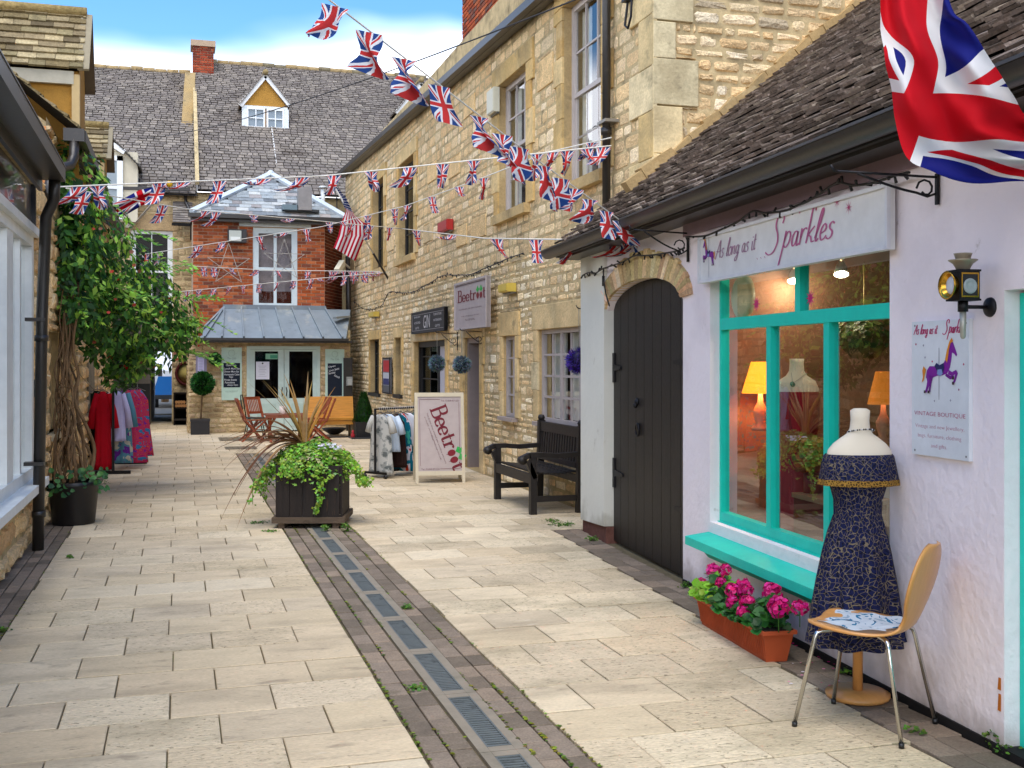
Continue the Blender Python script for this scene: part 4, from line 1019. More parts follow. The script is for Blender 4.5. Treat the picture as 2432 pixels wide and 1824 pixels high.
xs = PY(468, 450, YE).x
m = end_roof(-4.2, xs, 10.55, 0, ''); rf = m.build('roof', 'slate', eb)
m = end_roof(xs, 8.0, 10.95, .12, ''); m.build('roof', 'slate', eb)
m = MB(); a = Vector((xs, YE-.3, zr0+.15)); b = PY(494, 300, 33.2); m.bar(a, Vector((xs, YR, 10.8)), .1, .12, col='8d8270'); m.build('verge', 'mortar', eb)
p0, p1 = PY(460, 200, 35.2), PY(443, 318, 33.0)
m = MB(); m.bar(p0+Vector((-.1, 0, .2)), p1, .34, .3, (1, 0, .0), 'a2854f'); m.build('coping', 'ashlar', eb)
yc = 35.3; c0, c1 = PY(457, 215, yc), PY(508, 215, yc); ct = PY(480, 96, yc).z
m = MB(); m.box(c0.x+.01, c1.x-.01, yc+.01, yc+.7, c0.z-1, ct-.15, '8d7360'); m.box(c0.x-.05, c1.x+.05, yc-.05, yc+.76, ct-.18, ct, '5a3a2a')
chn = m.build('chimney', 'brick_joint', eb)
cw = Wall((c0.x, yc), (c1.x, yc)); m = MB(); stones(m, cw, 0, cw.L, PY(480, 220, yc).z, ct-.18, (), (.075, .075), (.225, .225), (.008, .014), .012, ['8e3d28', '7c3423', '9c4a30', '6a3024'], simple=True)
cw2 = Wall((c1.x, yc), (c1.x, yc+.7)); 
m.build('brickwork', 'brick', chn)
m = MB(); m.box(c0.x+.06, c1.x-.1, yc-.06, yc+.02, c0.z-1.1, PY(480, 222, yc).z+.05, 'a8a69c'); m.build('flashing', 'pale_render', chn)
m = MB(); pts = [PY(643, 332, 33.0)+Vector((0, -.12, 0)), PY(643, 395, 31.2)+Vector((0, -.12, 0))]; m.tube([Vector((pts[0].x, y, zr0+.15+(y-YE)*.8)) for y in (33.1, 32, 31, 30.1)], .02, 5, 'dcdcd8'); m.build('lead_drip', 'paint', eb)
def dormer(par, u0, u1, vb, uap, vap, vsh, yf, wv0, wv1, wu0, wu1, ocol, name='dormer', back=2.4, tcol=SL):
    # gable fronted roof window: u0..u1 at the shoulders vsh, apex at uap, vap, base vb
    a = PY(u0, vsh, yf); b = PY(u1, vsh, yf); ap_ = PY(uap, vap, yf); zb = PY(uap, vb, yf).z
    DW = Wall((a.x, yf), (b.x, yf)); Wd = DW.L
    m = MB()
    ia, ib = PY(wu0, vb, yf).x-a.x, PY(wu1, vb, yf).x-a.x
    m.add([(a.x+ia, yf, zb), (a.x+ib, yf, zb), (a.x+ib, yf, a.z), (b.x-.05, yf, a.z), (ap_.x, yf, ap_.z-.12), (a.x+.05, yf, a.z), (a.x+ia, yf, a.z)], [(0, 1, 2, 6), (5, 3, 4)], ocol)
    m.box(a.x+ia, a.x+ib, yf+.02, yf+back, zb, a.z, ocol)
    d = m.build(name, 'ochre_render', par)
    m = MB()
    for q in (a, b):
        m.bar(Vector((q.x, yf-.06, q.z-.02)), Vector((ap_.x, yf-.06, ap_.z-.04)), .06, .13, (0, -1, 0) if False else (0, 0, 1), 'e2e2de')
    m.build('bargeboard', 'paint', d)
    m = MB()
    for q, sg in ((a, 1), (b, -1)):
        O = Vector((q.x, yf-.14, q.z)); U = (Vector((ap_.x, yf-.14, ap_.z+.03))-O); T = Vector((0, 1, 0))
        tiles(m, O, T, U.normalized(), back, U.length, .2, .1, tcol, thick=.03, lift=.05, jit=.01)
    m.tube([Vector((ap_.x, yf-.18, ap_.z+.05)), Vector((ap_.x, yf+back, ap_.z+.05))], .08, 7, '8f7d57')
    m.build('dormer_roof', 'slate', d)
    z0 = PY(uap, wv1, yf).z; z1 = PY(uap, wv0, yf).z
    m = MB(); wbox(m, DW, ia-.02, ib+.02, zb-.03, z0, 0, .04, 'd6dcdc'); wbox(m, DW, ia-.03, ia+.1, z0, z1, 0, .035, 'd6dcdc'); wbox(m, DW, ib-.1, ib+.03, z0, z1, 0, .035, 'd6dcdc'); wbox(m, DW, ia, ib, z1, z1+.06, 0, .035, 'd6dcdc'); m.build('window_surround', 'paint', d)
    mid = (ia+ib)/2
    for q0, q1, cc in ((ia+.1, mid-.01, 2), (mid+.03, ib-.1, 2)):
        window(DW, d, q0, q1, z0, z1, rec=-.05, fmat='paint', col='e0e4e4', fw=.06, cols=2, rows=2, bw=.025, name='casement', glass='glass_dim') if False else None
        g = MB(); 
        wbox(g, DW, q0, q1, z0, z1, .005, .01, '7f8c94'); g.build('pane', 'plastic', d)
        g = MB(); wbox(g, DW, q0, q0+.05, z0, z1, .01, .05, 'e0e4e4'); wbox(g, DW, q1-.05, q1, z0, z1, .01, .05, 'e0e4e4'); wbox(g, DW, q0, q1, z0, z0+.05, .01, .048, 'e0e4e4'); wbox(g, DW, q0, q1, z1-.05, z1, .01, .048, 'e0e4e4')
        wbox(g, DW, (q0+q1)/2-.015, (q0+q1)/2+.015, z0, z1, .01, .045, 'e0e4e4'); wbox(g, DW, q0, q1, (z0+z1)/2-.015, (z0+z1)/2+.015, .01, .044, 'e0e4e4'); g.build('casement_frame', 'paint', d)
    return d
dormer(eb, 570, 688, 318, 630, 178, 250, 32.7, 258, 306, 577, 683, 'b08436')
dormer(eb, 940, 1058, 324, 999, 196, 268, 32.7, 276, 318, 947, 1051, 'b08436')
# white window of the left-hand dormer
yf = 29.65
a = PY(236, 505, yf); b = PY(292, 360, yf); ap_ = PY(240, 308, yf); DW = Wall((a.x, yf), (b.x, yf))
m = MB(); x1 = b.x; m.box(a.x-.6, x1+.35, yf+.02, yf+2.5, a.z-.2, b.z, 'c4bda8'); m.add([(a.x-.8, yf, b.z), (x1, yf, b.z), (a.x-.2, yf, ap_.z-.1)], [(0, 1, 2)], '7a4a38'); ld = m.build('dormer', 'pale_render', eb)
m = MB(); g0_ = Vector((a.x-.2, yf-.05, PY(245, 312, yf).z)); g1_ = PY(330, 396, yf)+Vector((0, -.05, 0)); m.bar(g0_, PY(296, 362, yf-.05), .05, .12, col='e4e4e0')
m.build('bargeboard', 'paint', ld)
m = MB(); O = PY(332, 398, yf-.1); U = (PY(244, 306, yf-.1)-O); tiles(m, O, Vector((0, 1, 0)), U.normalized(), 2, U.length, .2, .1, ['4f4c48', '5c5853'], thick=.03, lift=.05); m.build('dormer_roof', 'slate', ld)
m = MB(); z0 = PY(260, 520, yf).z; z1 = PY(260, 370, yf).z; xa = PY(236, 400, yf).x-.5; xb = PY(292, 400, yf).x
def ybox(m, x0, x1, z0, z1, y0, y1, col): m.box(x0, x1, y0, y1, z0, z1, col)
ybox(m, xb-.14, xb, z0, z1, yf-.06, yf, 'e4e6e4'); ybox(m, xa, xb, z1-.12, z1, yf-.06, yf, 'e4e6e4'); ybox(m, xa, xb-.14, (z0+z1)/2-.04, (z0+z1)/2+.04, yf-.05, yf, 'e4e6e4'); m.build('sash_frame', 'paint', ld)
m = MB(); ybox(m, xa, xb-.14, z0, z1, yf-.02, yf-.01, '8b969a'); m.build('pane', 'plastic', ld)
# eaves gutter and pipe of the left part
m = MB(); m.bar(PY(270, 447, YE-.3), PY(452, 450, YE-.3), .1, .08, col='1f1d1c'); p = PY(440, 455, YE-.12); q = PY(441, 480, YE-.12); m.tube([p, q, PY(455, 510, YE-.6), PY(455, 570, YE-.6)], .04, 7, '1f1d1c'); m.build('eaves_gutter', 'gutter', eb)
# lower lean piece between house and brick bay
m = MB(); O = PY(410, 528, YE-.7); T = Vector((1, 0, 0)); U = Vector((0, .8, .75)).normalized(); tiles(m, O, T, U, PY(458, 528, YE-.7).x-O.x, .9, .2, .1, SL, thick=.02, lift=.03); m.bar(PY(408, 532, YE-.72), PY(456, 534, YE-.72), .08, .07, col='1f1d1c'); m.build('lower_roof', 'slate', eb)
# passage and what stands in it
m = MB(); x0, x1 = -1.4, PY(408, 900, YE).x
m.box(-2.2, -1.3+.0, YE-3, YE+.0, 0, 3.2, '3a3632')
pl = PY(357, 900, YE).x; yb_ = 36.0
m.box(PY(300, 900, YE).x, pl, YE-.03, YE-.005, 0, 1.05, '2d2b2a'); m.box(PY(300, 900, YE).x, pl, YE-.03, YE-.005, 1.051, 2.6, '6a6258')
m.box(pl-.3, pl-.0, YE+.32, yb_, 0, 2.6, '8c8a86'); m.box(x1, x1+.3, YE+.32, yb_, 0, 2.6, '6f5d3a'); m.box(pl-.3, x1+.3, YE+.32, yb_, 2.4, 2.6, '2a2622')
m.build('passage', 'matt', eb)
m = MB(); m.box(PY(368, 840, YE).x-.05, PY(383, 840, YE).x+.05, 33, 33.2, 1.9, 2.45, 'a08465'); m.box(PY(369, 880, YE).x, PY(381, 880, YE).x, 33, 33.15, 1.2, 1.55, 'b8bcc0'); m.build('meter_box', 'plastic', eb)
m = MB(); w_ = PY(315, 860, YE-.03); w2 = PY(338, 860, YE-.03); m.box(w_.x, w2.x, YE-.06, YE-.03, 1.45, 1.85, '141414'); m.box(w_.x-.03, w2.x+.03, YE-.1, YE-.03, 1.4, 1.45, 'd8d8d4'); m.build('small_window', 'paint', eb)
# street beyond
m = MB(); m.box(-12, 12, 36.5, 60, -.05, -.01, '8f8e8a'); tag(m.build('street', 'road'), kind='structure')
# ------------------------------------------------------------------ brick bay with the cafe
cf = thing('brick_cafe', 'orange brick cafe bay with lead canopy over pale green doors', 'cafe', (2, 27, 0))
YG = 26.1; YB = 26.75
gx0, gx1 = PY(447, 1020, YG).x, PY(832, 1020, YG).x
CW_ = Wall((gx0, YG), (gx1, YG)); cs = lambda u: CW_.su(u); cz = lambda u, v: CW_.zu(u, v)
dh = (cs(586), cs(760), 0, cz(670, 822))
m = MB(); backing(m, CW_, 0, CW_.L, 0, 2.35, [dh], .2, '8f7a52'); m.box(gx0, gx0+.02, YG+.001, YE, 0, 2.3, '8f7a52'); m.build('wall', 'mortar', cf)
m = MB(); stones(m, CW_, 0, CW_.L, 0, 2.2, [dh], (.08, .15), (.12, .34), (.004, .02), .014, ['b0925f', 'a2834f', 'bd9f6c', '94784a', 'c0a577', 'a98b62'], .01)
SWl = Wall((gx0, YG), (gx0, YE)); stones(m, SWl, 0, 3.9, 0, 2.2, [], (.08, .15), (.12, .34), (.004, .02), .014, ['a2834f', '94784a'], .01)
m.build('rubble_stones', 'stone', cf)
MI = 'bccfc8'
m = MB(); a, b, c, d = dh
wbox(m, CW_, a, a+.07, 0, d, -.1, .02, MI); wbox(m, CW_, b-.07, b, 0, d, -.1, .02, MI); wbox(m, CW_, a+.07, b-.07, d-.07, d, -.1, .02, MI); df = m.build('door_frame', 'paint', cf)
for k, (u0, u1, g0_, g1_) in enumerate(((592, 674.5, 605.5, 661), (675.5, 756, 687, 743))):
    m = MB(); q0, q1, p0, p1 = cs(u0), cs(u1), cs(g0_), cs(g1_); zt_ = cz(670, 834.5); zb_ = cz(670, 946)
    wbox(m, CW_, q0, p0, .03, d-.075, -.07, -.02, MI); wbox(m, CW_, p1, q1, .03, d-.075, -.07, -.02, MI); wbox(m, CW_, p0, p1, zt_, d-.075, -.07, -.02, MI); wbox(m, CW_, p0, p1, .03, zb_, -.07, -.02, MI)
    wbox(m, CW_, p0+.05, p1-.05, .12, zb_-.12, -.02, -.01, 'aec4bc'); lf = m.build('glazed_door', 'paint', cf)
    m = MB(); wbox(m, CW_, p0, p1, zb_, zt_, -.05, -.046); m.build('pane', 'glass_dim', lf)
    m = MB(); hx = (q1-.04 if k == 0 else q0+.04); m.tube([CW_.P(hx, 1.02, -.02), CW_.P(hx, 1.01, .04), CW_.P(hx+(.015 if k else -.015), .93, .05), CW_.P(hx, .83, .04), CW_.P(hx, .82, -.02)], .012, 6, '3a3632'); m.build('handle', 'metal', lf)
m = MB(); m.box(gx0+.1, gx1, YG+1.6, YG+1.65, 0, 2.3, '1c1714'); m.box(gx0+.5, gx1-.3, YG+.2, YG+1.6, 0, .01, '3a2f26'); m.box(gx0+1.5, gx0+1.9, YG+.9, YG+1.3, 0, 1.2, '4a3524'); m.box(gx0+2.4, gx0+2.8, YG+1.1, YG+1.5, 0, 1.75, '3a2c2c'); m.build('interior', 'interior', cf)
m = MB(); q = CW_.P(cs(608), cz(620, 901), -.0); m.box(CW_.P(cs(608), 0).x, CW_.P(cs(640), 0).x, YG+.035, YG+.04, cz(620, 901), cz(620, 859), 'd9dae4'); m.tube([(CW_.P(cs(624), 0).x, YG+.03, cz(620, 863)), (CW_.P(cs(624), 0).x, YG+.034, cz(620, 863))], .02, 8, '2c2c2c')
for k in range(7): z = cz(620, 870+k*4); m.box(CW_.P(cs(614+k % 3), 0).x, CW_.P(cs(633-k % 2*3), 0).x, YG+.033, YG+.035, z, z+.008, 'a3a5b2')
solo(m, 'paper_notice', 'plastic', 'white paper notice taped inside the glass of the cafe door', 'notice')
m = MB(); m.box(CW_.P(cs(631), 0).x, CW_.P(cs(660), 0).x, YG+.035, YG+.04, cz(640, 853), cz(640, 840), '7fb79a'); m.box(CW_.P(cs(642), 0).x, CW_.P(cs(659), 0).x, YG+.033, YG+.035, cz(640, 851), cz(640, 843), '2f8f6c')
solo(m, 'door_sticker', 'plastic', 'small green and white sign inside the cafe door above the paper', 'sign')
# lead canopy
zc0, zc1 = 2.18, PY(650, 733, YB).z
tl, tr_ = PY(532, 733, YB).x, PY(772, 733, YB).x; yE_ = YG-.35
bl, br = PY(455, 803, yE_).x, PY(822, 806, yE_).x; zc0 = PY(640, 803, yE_).z
A0, A1, A2, A3 = Vector((bl, yE_, zc0)), Vector((br, yE_, zc0)), Vector((tr_, YB-.02, zc1)), Vector((tl, YB-.02, zc1)); A4 = Vector((bl, YE-.1, zc0))
m = MB(); m.add([A0, A1, A2, A3], [(0, 1, 2, 3)]); m.add([A0, A3, Vector((tl, YE, zc1)), A4], [(0, 1, 2, 3)]); m.add([A1, Vector((gx1+.1, YB, zc0)), Vector((gx1+.1, YB, zc1)), A2], [(0, 1, 2, 3)])
n = 6
for i in range(n+1):
    k = i/n; t0 = A3.lerp(A2, k); b0 = A0.lerp(A1, .2+.8*k*.97) if i else A0.lerp(A1, .19); m.bar(b0+Vector((0, -.02, .02)), t0+Vector((0, -.01, .02)), .035, .05, (0, -.7, .7))
for k in (0.02, .08): m.bar(A0.lerp(A1, k)+Vector((0, -.01, .02)), A3+Vector((0, -.01, .02)), .035, .05, (0, -.7, .7))
m.box(tl-.02, tr_+.02, YB-.05, YB-.0, zc1-.02, zc1+.08)
m.build('lead_canopy', 'lead', cf)
m = MB(); m.bar(A0+Vector((-.05, -.03, -.03)), A1+Vector((.05, -.03, -.03)), .07, .06, col='1d1b1a'); m.box(bl+.03, gx1, yE_+.03, YG-.003, zc0-.1, zc0-.05, 'a89c84'); m.build('canopy_gutter', 'gutter', cf)
# brick storey
bx0, bx1 = PY(458, 600, YB).x, PY(771, 600, YB).x
BW = Wall((bx0, YB), (bx1, YB)); zb_top = PY(640, 514, YB).z
bs = lambda u: BW.su(u); bz = lambda v: BW.zu(640, v)
wh = (bs(601), bs(706), bz(733), bz(541)); lint = (bs(568), bs(738), bz(540), bz(519))
OB = ['a0502c', 'ab5a36', '934828', 'b3663e', '87452c', 'b9704a', '774536', 'a4552f', 'a8522a', '9a5238']
BT = Wall((bx1, YB), (PY(812, 600, 28.2).x, 28.2))
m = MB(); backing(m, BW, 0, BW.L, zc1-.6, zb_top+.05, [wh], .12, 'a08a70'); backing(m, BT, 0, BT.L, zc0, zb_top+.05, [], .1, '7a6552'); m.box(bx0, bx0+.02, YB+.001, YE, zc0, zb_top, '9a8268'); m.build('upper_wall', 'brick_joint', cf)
m = MB(); stones(m, BW, 0, BW.L, zc1-.55, zb_top, [wh, lint], (.077, .077), (.225, .225), (.006, .011), .011, OB, simple=True, vb=.22)
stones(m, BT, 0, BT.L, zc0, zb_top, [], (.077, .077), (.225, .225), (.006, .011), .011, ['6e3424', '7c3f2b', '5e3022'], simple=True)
m.build('brickwork', 'brick', cf)
m = MB(); wbox(m, BW, lint[0], lint[1], lint[2]+.01, lint[3], -.05, .025, 'd3dde0'); m.build('white_lintel', 'paint', cf)
wf2 = window(BW, cf, *wh, rec=.02, fmat='worn_paint', col='cfdbdd', fw=.13, cols=2, rows=1, bw=.07, glass='glass')
m = MB(); zz = BW.zu(640, 638); wbox(m, BW, wh[0]+.1, wh[1]-.1, zz-.05, zz+.03, -.07, -.018, 'cfdbdd'); m.build('meeting_rail', 'worn_paint', wf2)
m = MB(); wbox(m, BW, wh[0]-.2, wh[1]+.2, wh[2]-.2, wh[3]+.2, -.4, -.35, 'a8989a'); wbox(m, BW, wh[0]+.12, wh[1]-.12, wh[2]+.1, bz(690), -.32, -.3, '5a2c20'); m.build('interior', 'interior', cf)
# hipped slate roof with pale lead hips
ap3 = PY(643, 418, 28.6); c0_ = PY(455, 505, YB-.22); c1_ = PY(822, 520, YB-.22); zE = (c0_.z+c1_.z)/2; c0_.z = c1_.z = zE
m = MB(); T_ = Vector((1, 0, 0)); O = c0_; U = Vector((0, ap3.y-O.y, ap3.z-O.z)); H = U.length; L_ = c1_.x-c0_.x; ax_ = ap3.x-c0_.x
kk = lambda s_, h: s_ > ax_*h/H+.0 and s_ < L_-(L_-ax_)*h/H
m.add([O-Vector((0, 0, .03)), c1_-Vector((0, 0, .03)), ap3-Vector((0, 0, .03))], [(0, 1, 2)], '4a4845')
m.add([O-Vector((0, 0, .03)), ap3-Vector((0, 0, .03)), Vector((c0_.x, YE+1, zE)), ], [(0, 1, 2)], '4a4845'); m.add([c1_-Vector((0, 0, .03)), Vector((c1_.x, YE+1, zE)), ap3-Vector((0, 0, .03))], [(0, 1, 2)], '4a4845')
tiles(m, O, T_, U.normalized(), L_, H, .3, .2, ['9aa0a0', '8c9192', 'a6a9a6', '777b7d', '9a938e', 'b0b0aa'], thick=.01, lift=.018, jit=.006, keep=kk)
m.build('bay_roof', 'slate', cf)
m = MB(); 
for q in (c0_, c1_): m.bar(q+Vector((0, -.02, .03)), ap3+Vector((0, -.02, .05)), .13, .08, (0, -.6, .8), 'c2cbd0')
m.ball(ap3+Vector((0, 0, .06)), .09, col='c2cbd0'); m.build('lead_hips', 'worn_paint', cf)
m = MB(); m.bar(c0_+Vector((-.08, -.06, -.05)), c1_+Vector((.05, -.06, -.05)), .1, .09, col='1b1a1a'); m.bar(c0_+Vector((0, .04, -.13)), c1_+Vector((0, .04, -.13)), .05, .07, col='7f7a72'); m.build('eaves_gutter', 'gutter', cf)
m = MB(); a = PY(707, 500, YB-.1); b = PY(739, 447, YB-.1); m.box(a.x, b.x, YB-.25, YB+.05, a.z, b.z, '8a8683'); m.box(a.x-.3, a.x+.5, YB-.15, YB+.1, a.z-.03, a.z+.03, '3c3f40'); m.tube([(a.x, YB-.15, a.z+.1), (a.x-.1, YB-.15, a.z+.15), (a.x-.22, YB-.15, a.z+.02)], .015, 5, '222222')
m.box(a.x-.36, a.x-.02, YB-.2, YB+.05, a.z+.0, a.z+.12, '6d7f86'); solo(m, 'metal_vent_box', 'metal', 'grey box unit standing on the gutter of the brick bay roof', 'vent')
m = MB(); a = PY(767, 484, 28.6); m.tube([a+Vector((0, 0, -.3)), Vector((a.x, a.y, PY(767, 449, 28.6).z))], .055, 8, 'd6d8d6'); t_ = PY(767, 447, 28.6); m.tube([t_, t_+Vector((0, 0, .05))], .1, 8, 'd6d8d6'); solo(m, 'flue_pipe', 'paint', 'short white flue pipe with cap on the slates right of the bay roof', 'flue')
def floodlight():
    t = thing('floodlight', 'square floodlight with pale glass face on the orange brick wall', 'floodlight', PY(564, 560, YB-.1))
    a = PY(541, 575, YB-.22); b = PY(586, 545, YB-.22); m = MB(); m.box(a.x, b.x-.02, YB-.2, YB-.06, a.z, b.z, '1d1b1b'); m.box(b.x-.1, b.x+.0, YB-.24, YB-.2, a.z, b.z, '262323'); m.bar((a.x+.2, YB-.06, a.z+.1), (a.x+.2, YB+.01, a.z+.1), .05, .05, col='1d1b1b'); m.build('housing', 'plastic', t)
    m = MB(); m.box(a.x+.03, b.x-.12, YB-.215, YB-.201, a.z+.03, b.z-.03, 'b9bdb2'); m.box(a.x+.06, b.x-.15, YB-.218, YB-.215, a.z+.05, a.z+.13, 'e6e8e0'); m.build('lamp_glass', 'plastic', t)
floodlight()
# pipes in the corner by the stone building
m = MB(); p = PY(828, 600, 27.6); m.tube([PY(826, 610, 27.4), PY(829, 780, 27.0)], .06, 8, '191716'); m.tube([PY(829, 780, 27.0), PY(823, 830, 26.3), Vector((PY(823, 830, 26.3).x, 26.0, 0))], .05, 8, '191716')
m.box(PY(816, 1, 26).x, PY(832, 1, 26).x+.05, 26.0, 26.06, .3, 1.7, '191716')
m.tube([PY(800, 450, 30), PY(801, 640, 28.6)], .02, 5, 'cfd3d4'); solo(m, 'black_downpipe', 'gutter', 'black downpipes in the corner between cafe and stone building', 'downpipe')
m = MB(); a = PY(800, 648, 27.0); b = PY(815, 624, 27.0); m.bar(Vector((a.x-.05, 26.6, a.z)), Vector((b.x-.03, 26.9, b.z)), .13, .13, col='d5cfba'); m.bar(b, b+Vector((.2, .3, -.1)), .04, .04, col='c9c4b2'); solo(m, 'security_camera', 'plastic', 'cream tube security camera in the corner below the striped flag', 'camera')
m = MB(); a = PY(795, 755, 26.2); b = PY(828, 752, 26.4); m.bar(a, b, .14, .05, col='8f9494'); m.bar(b, b+Vector((.1, .2, .02)), .03, .03, col='55585a'); solo(m, 'corner_lamp', 'metal', 'flat grey lamp on an arm above the right end of the lead canopy', 'wall light')
m = MB(); a = PY(822, 916, 26); b = PY(836, 900, 26); m.box(a.x, b.x, 25.9, 26.0, a.z, b.z+.05, '8b8d88'); m.box(a.x+.02, b.x-.02, 25.88, 25.9, a.z+.02, b.z, 'a7a9a4'); solo(m, 'meter_box', 'plastic', 'grey meter box beside the blackboard sign at the stone corner', 'box')
# ------------------------------------------------------------------ left side of the alley
ls = thing('left_shop', 'shop on the left edge with big white-framed window, stone wall and brown gutter', 'shop', (-2, 8, 0))
lsu = lambda u, off=0: LW.su(u, off); lz = lambda u, v, off=0: LW.zu(u, v, off)
s_end = lsu(100)
zsill = lz(60, 1150); zwt = lz(70, 555); zg = 3.3
a_, b_ = 5.2, lsu(80)
wl_ = (a_, b_, zsill, zwt); print('left shop', s_end, wl_)
trn = (a_, lsu(84), zwt+.02, 3.22)
gw = (lsu(114), lsu(137), lz(130, 1022), lz(130, 780))
holes_l = [wl_, trn, gw]
SPL = ['d0a458', 'dcb266', 'c29450', 'd6b274', 'dfc084', 'ba8c48', 'd2aa66']
m = MB(); backing(m, LW, 0, lsu(112), 0, 3.3, [wl_, trn], .18, 'a5813f'); m.build('wall', 'mortar', ls)
m = MB(); stones(m, LW, 4, lsu(112), 0, 3.3, [wl_, trn], (.12, .26), (.18, .5), (.006, .04), .018, SPL, .02, None, .016); m.build('rubble_stones', 'stone', ls)
m = MB(); c = 'dcdedb'
def lb(a, b, c0, d0, n0, n1, cc=None): wbox(m, LW, a, b, c0, d0, n0, n1, cc or c)
lb(a_, b_, zwt-.09, zwt, -.12, .0); lb(a_, b_, zsill, zsill+.1, -.12, .0); lb(b_-.13, b_, zsill+.1, zwt-.09, -.12, -.0)
q = lsu(22, -.02); lb(q-.2, q+.14, zsill+.1, zwt-.09, -.12, -.01); q2 = lsu(49, -.02); lb(q2-.05, q2+.04, zsill+.1, zwt-.09, -.12, -.02)
lb(a_, b_+.06, zwt, zwt+.07, -.1, .05); wf3 = m.build('shop_window', 'paint', ls)
m = MB(); lb(a_, b_+.1, zsill-.07, zsill, -.1, .12); m.build('sill', 'paint', wf3)
m = MB(); m.add([LW.P(a_, zsill, -.06), LW.P(b_, zsill, -.06), LW.P(b_, zwt, -.06), LW.P(a_, zwt, -.06)], [(0, 1, 2, 3)]); m.build('pane', 'glass', wf3)
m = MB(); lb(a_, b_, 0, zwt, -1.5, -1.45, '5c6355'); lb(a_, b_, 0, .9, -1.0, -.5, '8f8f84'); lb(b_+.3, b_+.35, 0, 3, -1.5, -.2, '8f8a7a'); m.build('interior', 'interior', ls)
m = MB(); lb(trn[0], trn[1], trn[2]+.05, trn[3], -.04, -.03, '14181c'); lb(trn[1]-.05, trn[1], trn[2]+.05, trn[3], -.05, .01, '14161a'); m.build('dark_fascia_glass', 'van_paint', ls)
# gutter and soffit
ge = 10.3
m = MB(); gA = Vector((-1.0, 1.0, 3.28)); gB = Vector((-1.0, 10.35, 3.22))
m.bar(gA, gB, .12, .13, col='3b302a'); m.bar(gA+Vector((.062, 0, .06)), gB+Vector((.062, 0, .06)), .008, .012, col='7a6a5c'); m.bar(gA+Vector((-.13, 0, -.04)), gB+Vector((-.13, 0, -.04)), .14, .03, col='1b1917'); m.bar(gA+Vector((-.14, 0, -.05)), gB+Vector((-.14, 0, -.05)), .03, .2, col='17181a'); gt = m.build('eaves_gutter', 'gutter', ls)
m = MB(); O = Vector((-1.08, 1, 3.36)); m.add([O, O+Vector((0, 9.3, -.02)), O+Vector((-1.2, 9.3, .28)), O+Vector((-1.2, 0, .3))], [(0, 1, 2, 3)], '2b2622'); m.build('roof', 'slate', ls)
m = MB(); m.tube([(-1.02, 10.28, 3.2), (-1.03, 10.33, 3.0), (-1.10, 10.38, 2.85), (-1.13, 10.36, 2.0), (-1.15, 10.25, 0.0)], .048, 12); 
for z, y in ((.28, 10.27), (1.78, 10.34)): m.tube([(-1.149+z*.01, y, z), (-1.149+z*.01, y, z+.05)], .058, 12)
m.tube([(-1.14, 10.35, 1.45), (-1.14, 10.35, 1.3)], .054, 12)
m.box(-1.26, -1.1, 10.22, 10.34, .72, .75); m.box(-1.26, -1.1, 10.3, 10.42, 1.95, 1.98)
m.build('downpipe', 'gutter', ls)
# the taller house behind it
lh = thing('left_house', 'stone house on the left with tiled dormers behind the climbing plant', 'house', (-2, 17, 0))
LV = Wall((-1.27, lsu(112)+1.0), (-1.27, 23.4)); lv = lambda u: LV.su(u)
gw = (lv(113), lv(137), LV.zu(130, 1022), LV.zu(130, 790))
gw2 = (5.2, 6.2, .95, 2.1)
m = MB(); backing(m, LV, 0, LV.L, 0, 4.05, [gw], .14, 'a5813f'); m.build('wall', 'mortar', lh)
m = MB(); stones(m, LV, 0, LV.L, 0, 4.0, [gw, (5.1, 6.3, .85, .95), gw2], (.12, .22), (.18, .45), (.006, .035), .018, SPL, .02, None, .014); m.build('rubble_stones', 'stone', lh)
window(LV, lh, *gw, rec=.06, fmat='paint', col='b09a72', fw=.08, cols=1, rows=1, glass='glass_dim', sill=(.07, .08, 'b5a98e', 'paint'))
m = MB(); wbox(m, LV, 5.0, 6.4, .78, .86, 0, .14, 'b3a283'); wbox(m, LV, 5.15, 6.25, .87, 2.1, .0, .03, '8d8268'); m.build('stone_ledge', 'ashlar', lh)
m = MB(); m.add([(-1.3, 23.39, 0), (-5, 23.39, 0), (-5, 23.39, 6), (-1.3, 23.39, 4)], [(0, 1, 2, 3)]); m.build('end_wall', 'mortar', lh); m = MB(); m.add([(-1.28, 12.35, 0), (-4, 12.35, 0), (-4, 12.35, 6), (-1.28, 12.35, 4.05)], [(0, 1, 2, 3)], '8c6b40'); m.build('side_wall', 'mortar', lh); m = MB(); wbox(m, LV, gw[0]-.2, gw[1]+.2, 0, 3, -.8, -.75, '2c2620'); m.build('interior', 'interior', lh)
TL = ['8a7a5c', '9a8a68', '776849', '6a5d45', 'a89874', '7f7354']
m = MB(); O = Vector((-1.0, 12.3, 4.02)); U = Vector((-1, 0, .82)).normalized(); m.add([O, O+Vector((0, 11.1, 0)), O+Vector((0, 11.1, 0))+U*4.5, O+U*4.5], [(0, 1, 2, 3)], '2e281e')
tiles(m, O, Vector((0, 1, 0)), U, 11.1, 2.2, .3, .16, TL, thick=.03, lift=.04, jit=.014); m.build('roof', 'stone_tile', lh)
SG = Wall((-1.25, 12.33), (-3, 12.33)); m = MB(); stones(m, SG, 0, 1.2, 3.2, 5.0, (), (.075, .075), (.225, .225), (.006, .012), .012, ['a84c2c', 'b65a34', 'c98a58', '8f3e26'], simple=True, keep=lambda s_, z: z < 3.98+s_*.8); m.build('gable_brickwork', 'brick', lh)
m = MB(); m.box(-1.13, -.93, 12.2, 12.32, 3.86, 3.99, '1b1d1f'); m.bar((-.99, 12.3, 3.93), (-.99, 14.2, 3.91), .14, .12, col='3b332d'); m.bar((-1.0, 14.2, 3.8), (-1.0, 23.4, 3.9), .13, .12, col='241f1c')
